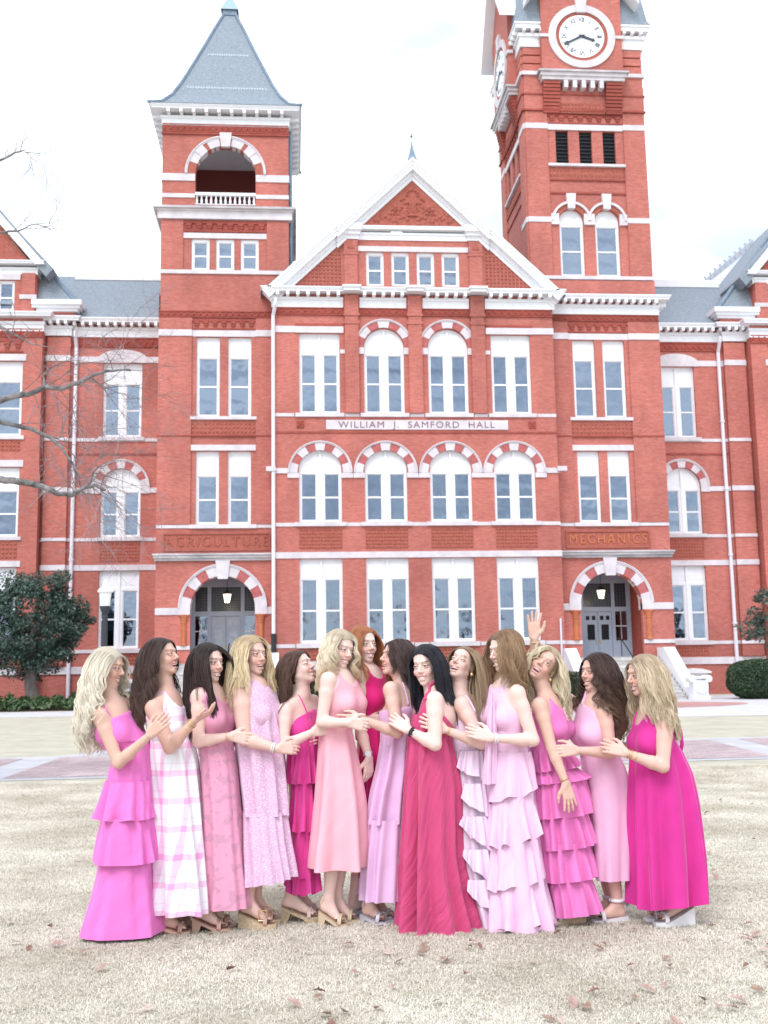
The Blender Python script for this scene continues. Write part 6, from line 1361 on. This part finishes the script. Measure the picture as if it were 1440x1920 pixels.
def d13(root, g):
    m = fabric('light_pink_linen', (.78, .44, .62)); Y = g['Yc']
    bodice(root, g, [X(g, (1083, 1312), (1128, 1352))], m, off=.010); body_strap(root, g, (1098, 1296, .02), (1090, 1322, -.02), m, .010)
    loft([(1380, 1088, 1142), (1410, 1089, 1156), (1440, 1092, 1172), (1480, 1098, 1181), (1540, 1104, 1180), (1600, 1107, 1175), (1645, 1111, 1172)], (.12, .16), Y, (.002, .006), (4, 9), seed=91, m=m, parent=root)
    b2 = loft([(1378, 1089, 1140), (1392, 1092, 1146), (1404, 1095, 1152)], (.125, .13), Y-.006, (.004, .01), (3, 6), seed=92, m=m, parent=root, name='knot_band', diag=-.02)
    return []
person('woman with long dark brown curls in fitted light pink midi dress', 7.03,
    dict(p=(1119, 1261), yaw=-68, pitch=4, s=1.0, ear=[-1], earm='pearl', eyes=.3, open=.4), (1115, 1311, 0), [(1133, 1335, -.13), (1094, 1328, .12)],
    [dict(e=(1146, 1412, -.18), w=(1082, 1407, -.24), t=(1040, 1408, -.26), n=(0, 1, -.2), curl=.7, thumb=-1, spread=.1), dict(near=0, e=(1072, 1314, .16), w=(1040, 1290, .16), t=(1020, 1280, .15))],
    dict(waist=(1116, 1395, 0), hip=(1134, 1455, 0), size=.95), [dict(a=(1158, 1715, -.1), t=(1128, 1722, -.13), shoe='flat', hz=.03), dict(a=(1145, 1715, .1), t=(1112, 1722, .08), shoe='flat', hz=.03)], (.68, .43, .355),
    dict(col=(.045, .025, .022), hi=(.11, .07, .055), lo=(.015, .009, .009), tip=(.22, .13, .09), len=.50, wave=.020, lam=.10, flow=(.03, -.16, 0), vol=.03, seed=23, n=400, comb=-.35), d13, shoe='flat')

def d14(root, g):
    m = fabric('hot_pink_satin', (.60, .036, .27)); Y = g['Yc']
    bodice(root, g, [], m, off=.012, tank=dict(low=.05, w=.100))
    loft([(1385, 1186, 1262), (1410, 1185, 1278), (1450, 1183, 1297), (1500, 1182, 1308), (1560, 1182, 1315), (1620, 1185, 1320), (1692, 1188, 1321)], (.14, .20), Y, (.006, .030), (6, 11), seed=95, m=m, parent=root, hemwave=.012, diag=.02)
    MB().tube([tuple(g['J'](p)-g['inv']) for p in ((1268, 1350, .02), (1276, 1370, .04), (1279, 1395, .04), (1276, 1410, .04))], .012, 6).build('sash', m, root, smooth=True)
    return []
person('woman with long streaked blonde hair in flowing hot pink dress, last of the row', 6.85,
    dict(p=(1207, 1266), yaw=-76, pitch=-4, s=1.02, eyes=.4, open=.35), (1216, 1325, 0), [(1246, 1356, -.14), (1205, 1335, .12)],
    [dict(e=(1243, 1437, -.20), w=(1174, 1412, -.16), t=(1128, 1396, -.10), n=(0, 1, -.15), curl=.4, thumb=-1, spread=.6, thick=1.1, jewel='bangles'), dict(near=0, e=(1190, 1400, .15), w=(1165, 1400, .15), t=(1150, 1390, .15))],
    dict(waist=(1222, 1412, 0), hip=(1232, 1470, 0), size=1.02), [dict(a=(1282, 1715, -.08), t=(1245, 1722, -.10), shoe='wedge_white', hz=.11, tz=.03), dict(a=(1262, 1715, .12), t=(1228, 1722, .10), shoe='wedge_white', hz=.11, tz=.03)], (.69, .44, .365),
    dict(col=(.40, .29, .18), hi=(.80, .68, .50), lo=(.14, .09, .06), root=(.28, .20, .14), len=.50, wave=.012, lam=.15, flow=(.09, -.14, 0), vol=.026, seed=24, n=420, comb=-.3), d14, shoe='wedge_white')
# ================================================================== VEGETATION, LAMP, LAWN
def cloud_mesh(name, P, Nn, size, m, cols, rs, stretch=1.6):
    """a leaf-sized four sided face at every point, tilted at random"""
    n = len(P); a = rs.normal(size=(n, 3)); a += Nn*.8; a /= np.linalg.norm(a, axis=1)[:, None]; b_ = np.cross(a, rs.normal(size=(n, 3))); b_ /= np.linalg.norm(b_, axis=1)[:, None]; c_ = np.cross(a, b_)
    s_ = size*rs.uniform(.6, 1.3, n)[:, None]; V = np.stack([P-b_*s_*stretch*.5, P+c_*s_*.42, P+b_*s_*stretch*.5, P-c_*s_*.42], 1).reshape(-1, 3); V[1::4] += a*s_*.12; V[3::4] += a*s_*.12
    q = np.arange(4*n).reshape(-1, 4); col = np.repeat(cols, 4, 0)
    return np_mesh(name, [(V, np.zeros((0, 3)), q)], m, smooth=False, col=col)
M['leaf'] = attr_mat('leaves', .45, .4)
def foliage(center, radii, nclump, nleaf, csize, lsize, c1, c2, seed, fill=.55, floor=None):
    rs = np.random.RandomState(seed); P = []; Nn = []; Cc = []
    for k in range(nclump):
        v = rs.normal(size=3); v /= np.linalg.norm(v); r_ = rs.uniform(fill, 1.0)**.6; c_ = np.array(center)+v*np.array(radii)*r_*rs.uniform(.86, 1.08)
        cs = csize*rs.uniform(.6, 1.3); n_ = int(nleaf*rs.uniform(.7, 1.3)); d = rs.normal(size=(n_, 3)); d /= np.linalg.norm(d, axis=1)[:, None]; rr = rs.uniform(.25, 1, n_)[:, None]**.5
        p = c_+d*rr*cs*np.array([1, 1, .7]); 
        if floor is not None: p = p[p[:, 2] > floor]; d = d[:len(p)]
        t_ = rs.uniform(0, 1)*.5+rs.uniform(0, .5, len(p)); P.append(p); Nn.append(d[:len(p)]+np.array([0, 0, .5])); Cc.append(np.array(c1)*(1-t_[:, None])+np.array(c2)*t_[:, None])
    return np.concatenate(P), np.concatenate(Nn), np.concatenate(Cc), rs
M['bark'] = mat('grey_bark', (.16, .13, .12), .9, (7, .4), stretch=(1, 1, .3), bump=(14, .5)); M['pale_bark'] = mat('pale_bark', (.10, .09, .09), .9, (9, .5, (.32, .30, .30)), bump=(20, .4))
M['twig'] = mat('pale_twig', (.26, .21, .22), .9, (8, .2))
# evergreen tree on the left
b0 = at(60, 1310, 56); tr = thing('evergreen_tree', 'dark evergreen tree with bushy crown on a grey trunk, left of the lamp post', 'tree', (b0.x, 56, 0))
q = MB().tube([(0.1, 0, 0), (0.05, 0, .5), (-.1, 0, 1.3), (-.15, .05, 2.2), (0, 0, 4.2)], [.46, .34, .29, .24, .1], 12)
rr = random.Random(5)
for k in range(9):
    a = k*.9; z = 1.6+.3*k; q.tube([(-.12, 0, z), (-.1+.8*math.cos(a), .8*math.sin(a), z+.5), (-.1+1.9*math.cos(a), 1.9*math.sin(a), z+1.2+.2*math.sin(k))], [.11, .07, .03], 6)
q.build('trunk', M['bark'], tr, smooth=True)
P, Nn, Cc, rs = foliage((-.15, 0, 4.25), (2.75, 2.3, 2.5), 150, 210, .56, .09, (.020, .045, .032), (.075, .125, .10), 3, floor=1.3)
link('crown', cloud_mesh('crown', P, Nn, .10, M['leaf'], Cc, rs), tr)
# holly at the right edge
b0 = at(1462, 1310, 54); tr = thing('holly_tree', 'loose grey green holly at the right edge of the picture behind the round hedge', 'tree', (b0.x, 54, 0))
MB().tube([(0, 0, 0), (.05, 0, 1.5), (0, 0, 4)], [.14, .11, .05], 8).build('trunk', M['bark'], tr, smooth=True)
P, Nn, Cc, rs = foliage((0, 0, 4.0), (1.75, 1.5, 1.9), 42, 90, .42, .1, (.035, .06, .045), (.12, .15, .12), 8, floor=1.0)
link('crown', cloud_mesh('crown', P, Nn, .115, M['leaf'], Cc, rs), tr)
# clipped hedges
def hedge(label, cx, cy, rx, ry, h, seed, box=True, c1=(.022, .045, .022), c2=(.065, .11, .05), name='hedge', dens=900, group=None):
    rs = np.random.RandomState(seed); area = 2*rx*2*ry+2*h*(2*rx+2*ry); n = int(area*dens); u = rs.uniform(-1, 1, (n*2, 3))
    if box: k = rs.randint(0, 3, n*2); sg = rs.choice([-1, 1], n*2); P = u.copy(); P[np.arange(n*2), k] = sg; w_ = np.array([ry*h, rx*h, rx*ry*2])[k]; keep = rs.uniform(0, w_.max(), n*2) < w_; P = P[keep][:n]; Nn = np.zeros_like(P); Nn[np.arange(len(P)), k[keep][:n]] = sg[keep][:n]
    else: v = rs.normal(size=(n, 3)); v /= np.linalg.norm(v, axis=1)[:, None]; P = np.sign(v)*np.abs(v)**.75; Nn = v
    bump_ = .05*np.sin(P[:, 0]*rx*5+seed)*np.cos(P[:, 2]*7+P[:, 1]*4); P = P*np.array([rx, ry, h/2])*(1+bump_[:, None]*.4)+np.array([0, 0, h/2]); P += rs.normal(size=P.shape)*.03; P = P[P[:, 2] > .02]; Nn = Nn[:len(P)]
    t_ = rs.uniform(0, 1, len(P))[:, None]; Cc = np.array(c1)*(1-t_)+np.array(c2)*t_
    th = thing(name, label, 'hedge', (cx, cy, 0), group=group)
    if box: MB().box(-rx*.94, rx*.94, -ry*.93, ry*.93, 0, h*.95).build('solid_core', mat('hedge_core', (.012, .02, .012), .9), th)  # solid near-black green core added inside the leaf shell
    else: MB().lathe([(rx*.5, 0), (rx*.9, h*.25), (rx*.93, h*.55), (rx*.7, h*.85), (rx*.2, h*.96)], 0, 0, 16).build('solid_core', mat('hedge_core', (.012, .02, .012), .9), th)
    link('foliage', cloud_mesh('foliage', P, Nn, .065, M['leaf'], Cc, rs), th)
p = at(1432, 1290, 52); hedge('round clipped dark green shrub at the far right beside the forecourt', p.x, 52, 1.62, 1.4, 1.85, 2, box=False, dens=800)
xs = [at(x, 1290, 50).x for x in (545, 690, 700, 905, 915, 1094)]
for k, lb in enumerate(('low clipped hedge in front of the hall beside the left entrance steps', 'low clipped hedge in front of the middle of the hall', 'low clipped hedge in front of the hall left of the right entrance steps')):
    hedge(lb, (xs[2*k]+xs[2*k+1])/2, 50.4, (xs[2*k+1]-xs[2*k])/2, .8, 1.38, 20+k, dens=420, c1=(.03, .05, .02), c2=(.09, .12, .055), group='low hedges before the hall')
# ferns and ground cover in the bed on the left
rs = np.random.RandomState(4); P = []; Nn = []; Cc = []
for k in range(75):
    cx, cy = rs.uniform(-19, -9.6), rs.uniform(53.7, 57.5); h = rs.uniform(.35, .75); n_ = 110; a = rs.uniform(0, 6.28, n_); r_ = rs.uniform(0, .5, n_); z = h*(1-(r_/.55)**2)*rs.uniform(.5, 1, n_)+.05
    P.append(np.stack([cx+r_*np.cos(a), cy+r_*np.sin(a), z], 1)); Nn.append(np.tile([0, -.3, .8], (n_, 1))); t_ = rs.uniform(0, 1, n_)[:, None]*rs.uniform(.3, 1); Cc.append(np.array([.04, .08, .03])*(1-t_)+np.array([.16, .24, .10])*t_)
o = link('ground_cover', cloud_mesh('ground_cover', np.concatenate(P), np.concatenate(Nn), .12, M['leaf'], np.concatenate(Cc), rs, 2.6), None, label='low green ferns and ground cover along the left bed', cat='ground cover', kind='stuff')
# lamp post
p = at(196, 1200, 37); lp = thing('street_lamp', 'dark fluted lamp post with white lantern head before the left wing', 'street lamp', (p.x, 37, 0))
MB().lathe([(.20, 0), (.20, .25), (.13, .35), (.12, .9), (.10, 1.0), (.09, 3.45), (.10, 3.5), (.08, 3.56), (.14, 3.72), (.19, 3.86)], 0, 0, 12).build('post', mat('lamp_post_paint', (.03, .035, .05), .7), lp)
MB().lathe([(.15, 3.86), (.20, 4.32), (.19, 4.34)], 0, 0, 12).build('globe', mat('frosted_glass', (.78, .78, .80), .3), lp)
MB().lathe([(.25, 4.32), (.26, 4.36), (.22, 4.42), (.12, 4.50), (.07, 4.54), (.08, 4.60), (.03, 4.68), (.01, 4.74)], 0, 0, 12).build('lamp_cap', M['white'], lp)
# bare tree whose trunk stands outside the picture on the left
BY = 16.0; Q = lambda x, y, d=0: at(x, y, BY+d)
tb = Q(-230, 1300); bt = thing('bare_tree', 'bare winter branches of a large grey barked tree reaching in from the left edge', 'tree', (tb.x, BY, 0)); off = Vector((tb.x, BY, 0))
MB().tube([(0, 0, 0), (.05, 0, 1), (0, .1, 3), (.1, 0, 5), (-.1, 0, 8), (.2, .2, 13)], [.42, .30, .26, .23, .18, .05], 12).build('trunk', M['pale_bark'], bt, smooth=True)
rr = random.Random(9)
def limb(pts, r0, r1, depth=0.0):
    W_ = [Q(x, y, depth+.05*math.sin(i*1.7)) - off for i, (x, y) in enumerate(pts)]
    F_ = []                                                     # smooth and roughen
    for i in range(len(W_)-1):
        for k in range(4): t_ = k/4; F_.append(W_[i].lerp(W_[i+1], t_)+Vector((rr.uniform(-.008, .008), rr.uniform(-.01, .01), rr.uniform(-.008, .008))))
    F_.append(W_[-1]); n_ = len(F_); MB().tube(F_, [r0+(r1-r0)*i/(n_-1) for i in range(n_)], 8).build('limb', M['pale_bark'], bt, smooth=True); return F_
LB = [limb([(-230, 790), (-120, 778), (-30, 762), (22, 744), (54, 739), (83, 726), (119, 728), (144, 719), (170, 706), (202, 695), (245, 694)], .060, .016),
      limb([(-230, 830), (-80, 800), (0, 791), (29, 797), (65, 807), (94, 820), (115, 840), (137, 869), (148, 898), (153, 919)], .045, .010, .2),
      limb([(-230, 940), (-80, 905), (0, 899), (36, 903), (65, 908), (90, 916), (108, 925), (134, 928), (159, 914), (180, 910), (197, 919)], .058, .022, -.2),
      limb([(82, 728), (81, 705), (90, 693), (102, 686)], .018, .008), limb([(159, 914), (172, 902), (173, 885), (182, 876)], .022, .010, -.2),
      limb([(170, 706), (185, 718), (196, 728), (202, 745)], .014, .005), limb([(94, 820), (108, 822), (119, 818), (118, 805)], .012, .005, .2),
      limb([(-230, 520), (-60, 330), (0, 300), (28, 287), (45, 281), (58, 295)], .03, .004), limb([(-230, 540), (-60, 440), (0, 436), (35, 432), (60, 421), (92, 419)], .03, .003, .1),
      limb([(-230, 640), (-60, 600), (0, 612), (30, 628), (60, 645), (95, 652)], .03, .005, .3)]
tw = MB()
def twig(p, d, ln, r, lv):
    n_ = 5; pts = [p]; v = d.copy()
    for k in range(n_):
        v = (v+Vector((rr.uniform(-.28, .28), rr.uniform(-.28, .28), rr.uniform(-.26, .22)))).normalized(); pts.append(pts[-1]+v*ln/n_)
        if lv > 0 and k > 0 and rr.random() < .8: w_ = (v+Vector((rr.uniform(-.9, .9), rr.uniform(-.8, .8), rr.uniform(-.8, .8)))).normalized(); twig(pts[-1], w_, ln*rr.uniform(.45, .75), r*.6, lv-1)
    tw.tube(pts, [r*(1-.7*i/n_) for i in range(n_+1)], 3, cap=False)
for li, F_ in enumerate(LB):
    for i in range(len(F_)//3 if li < 3 else 2, len(F_), 2 if li < 3 else 3):
        d = Vector((rr.uniform(-.1, 1.0), rr.uniform(-.5, .5), rr.uniform(-.8, .75))).normalized(); twig(F_[i], d, rr.uniform(.4, 1.15) if li < 7 else .3, .0085, 3 if li < 7 and i > len(F_)*.5 else 2)
    twig(F_[-1], (F_[-1]-F_[-3]).normalized(), .9 if li < 7 else .35, .007, 3)
tw.build('twig', M['twig'], bt, kind='stuff')

# bare trees on the lawn behind the photographer: the hall's lower windows mirror them
def big_tree(seed):
    r_ = random.Random(seed); m_ = MB()
    def br(p, d, ln, r, lv):
        pts = [p]; v = d.copy(); n_ = 5
        for k in range(n_): v = (v+Vector((r_.uniform(-.2, .2), r_.uniform(-.2, .2), r_.uniform(-.1, .18)))).normalized(); pts.append(pts[-1]+v*ln/n_)
        m_.tube(pts, [r*(1-.5*k/n_) for k in range(n_+1)], 6 if lv > 2 else 3, cap=False)
        if lv: 
            for k in range(3 if lv > 1 else 4): w_ = (v+Vector((r_.uniform(-1, 1), r_.uniform(-1, 1), r_.uniform(-.3, .7)))).normalized(); br(pts[r_.randint(2, n_)], w_, ln*r_.uniform(.55, .85), r*.52, lv-1)
    br(Vector((0, 0, 0)), Vector((0, 0, 1)), 4.6, .42, 5); return m_
bt2 = [big_tree(k).mesh('trunk', M['bark'], True) for k in (31, 32)]
for k, (x, y) in enumerate(((-13, -34), (-2, -29), (7, -38), (17, -31), (28, -36), (-26, -30))):
    t_ = thing('bare_oak', 'large bare oak on the lawn behind the photographer, mirrored in the lower windows', 'tree', (x, y, 0), k*1.3, group='bare oaks behind the photographer'); link('trunk', bt2[k % 2], t_)

# lawn: tufts of dormant grass near the camera
rs = np.random.RandomState(2); nb = 3200; PS = .52
bx, by = rs.uniform(-PS/2, PS/2, nb), rs.uniform(-PS/2, PS/2, nb); a = rs.uniform(0, 2*PI, nb); le = rs.uniform(.008, .022, nb); ln_ = rs.uniform(.6, 2.2, nb); w_ = rs.uniform(.0008, .0017, nb)
dx, dy = np.cos(a), np.sin(a); b0 = np.stack([bx-dy*w_, by+dx*w_, np.full(nb, .001)], 1); b1 = np.stack([bx+dy*w_, by-dx*w_, np.full(nb, .001)], 1)
m0 = np.stack([bx+dx*le*ln_*.45, by+dy*le*ln_*.45, le*.75/np.sqrt(1+ln_**2*.3)], 1); tp = np.stack([bx+dx*le*ln_*1.2, by+dy*le*ln_*1.2, le*.95/np.sqrt(1+ln_**2*.8)], 1)
V = np.stack([b0, b1, m0+np.stack([dy*w_, -dx*w_, w_*0], 1)*.8, m0-np.stack([dy*w_, -dx*w_, w_*0], 1)*.8, tp], 1).reshape(-1, 3)
k5 = np.arange(nb)*5; qd = np.stack([k5, k5+1, k5+2, k5+3], 1); tr_ = np.stack([k5+3, k5+2, k5+4], 1)
t_ = rs.uniform(0, 1, (nb, 1)); gr = (rs.uniform(0, 1, (nb, 1)) < .10); cb = np.array([.65, .59, .49])*(1-t_)+np.array([.85, .80, .71])*t_; cb = np.where(gr, np.array([.52, .52, .36]), cb); cb = np.where(rs.uniform(0, 1, (nb, 1)) < .05, np.array([.42, .35, .27]), cb)
gmt = attr_mat('dry_grass', .8, .15); t = gmt.node_tree; _g = t.nodes.new('ShaderNodeNewGeometry'); _n = t.nodes.new('ShaderNodeTexNoise'); _n.inputs['Scale'].default_value = 1.1; _n.inputs['Detail'].default_value = 6; _r = t.nodes.new('ShaderNodeValToRGB'); _x = t.nodes.new('ShaderNodeMixRGB'); _x.blend_type = 'MULTIPLY'; _x.inputs[0].default_value = 1
_r.color_ramp.elements[0].color = (.82, .80, .76, 1); _r.color_ramp.elements[1].color = (1.12, 1.12, 1.14, 1); _r.color_ramp.elements[0].position = .35; _r.color_ramp.elements[1].position = .62
t.links.new(_g.outputs['Position'], _n.inputs[0]); t.links.new(_n.outputs[0], _r.inputs[0]); t.links.new([n for n in t.nodes if n.type == 'ATTRIBUTE'][0].outputs['Color'], _x.inputs[1]); t.links.new(_r.outputs[0], _x.inputs[2]); t.links.new(_x.outputs[0], t.nodes['Principled BSDF'].inputs['Base Color'])
blade = np_mesh('grass_blades', [(V, tr_, qd)], gmt, smooth=False, col=np.repeat(cb, 5, 0)); tuft = bpy.data.objects.new('grass_patch', blade)
pts = []
y = 4.3
while y < 17.2:
    hw = .40*y+.7; x = -hw+.08*y
    while x < hw+.12*y: pts.append((x+rs.uniform(-.1, .1), y+rs.uniform(-.1, .1), .0)); x += PS*.74
    y += PS*.74
pm = bpy.data.meshes.new('lawn_grass'); pm.from_pydata(pts, [], []); go = link('lawn_grass', pm, None, label='pale dormant winter grass of the lawn in the foreground', cat='grass', kind='stuff')
ng = bpy.data.node_groups.new('scatter_grass', 'GeometryNodeTree'); ng.interface.new_socket('Geometry', in_out='INPUT', socket_type='NodeSocketGeometry'); ng.interface.new_socket('Geometry', in_out='OUTPUT', socket_type='NodeSocketGeometry')
gi, g_o = ng.nodes.new('NodeGroupInput'), ng.nodes.new('NodeGroupOutput'); ip = ng.nodes.new('GeometryNodeInstanceOnPoints'); oi = ng.nodes.new('GeometryNodeObjectInfo'); oi.inputs['Object'].default_value = tuft
rv = ng.nodes.new('FunctionNodeRandomValue'); rv.data_type = 'FLOAT_VECTOR'; rv.inputs[0].default_value = (0, 0, 0); rv.inputs[1].default_value = (0, 0, 6.283)
for A_, B_ in ((gi.outputs[0], ip.inputs['Points']), (oi.outputs['Geometry'], ip.inputs['Instance']), (rv.outputs[0], ip.inputs['Rotation']), (ip.outputs[0], g_o.inputs[0])): ng.links.new(A_, B_)
go.modifiers.new('scatter', 'NODES').node_group = ng

# fallen oak leaves
def leaf_mesh(seed):
    r_ = random.Random(seed); n_ = 11; L_ = []
    for k in range(n_):
        t_ = k/(n_-1); w_ = math.sin(PI*min(1, t_*.96+.03))**.8*(.30+.05*math.cos(k*PI))*(1 if k % 2 == 0 else .80); L_.append((t_-.5, w_))
    v = []; cu = r_.uniform(.3, 1.5); 
    for x, w_ in L_:
        zc = .10*math.sin((x+.5)*PI)*r_.uniform(.5, 1.2)*cu*.6
        for s_ in (-1, 0, 1): v.append((x, s_*w_*(.8 if cu > 1.5 else 1), zc+abs(s_)*w_*w_*cu*r_.uniform(.7, 1.3)))
    f = []
    for k in range(n_-1):
        for j in range(2): f.append((k*3+j, k*3+j+1, k*3+3+j+1, k*3+3+j))
    m_ = MB(); m_.v = v; m_.f = f; m_.tube([(-.5, 0, .0), (-.75, .03, .03)], .012, 4); return m_
lm = [mat('dry_leaf_'+n_, c_, .7, (3, .3)) for n_, c_ in (('russet', (.22, .115, .085)), ('brown', (.27, .18, .13)), ('rose', (.38, .25, .21)), ('pale', (.46, .36, .30)))]
LM = [leaf_mesh(k).mesh('oak_leaf', lm[k % 4]) for k in range(8)]
rs = random.Random(12)
for k in range(240):
    while True:
        y = 4.6+13*rs.random()**1.7; x = rs.uniform(-.36*y+.05*y, .46*y); px_ = x/y
        if rs.random() < .45+.9*px_ + (.35 if y < 7 else 0): break
    s_ = rs.uniform(.045, .09); c_ = rs.choice((0, 1, 1, 2, 2, 3, 3))
    o = link('fallen_leaf', LM[c_+4*rs.randint(0, 1)], None, (x, y, .022+s_*.05), (rs.uniform(-.5, .5), rs.uniform(-.5, .5), rs.uniform(0, 6.28)), 'small curled dry oak leaf lying on the pale winter grass', 'leaf', 'fallen oak leaves on the lawn', scale=(s_, s_*rs.uniform(.8, 1.1), s_))
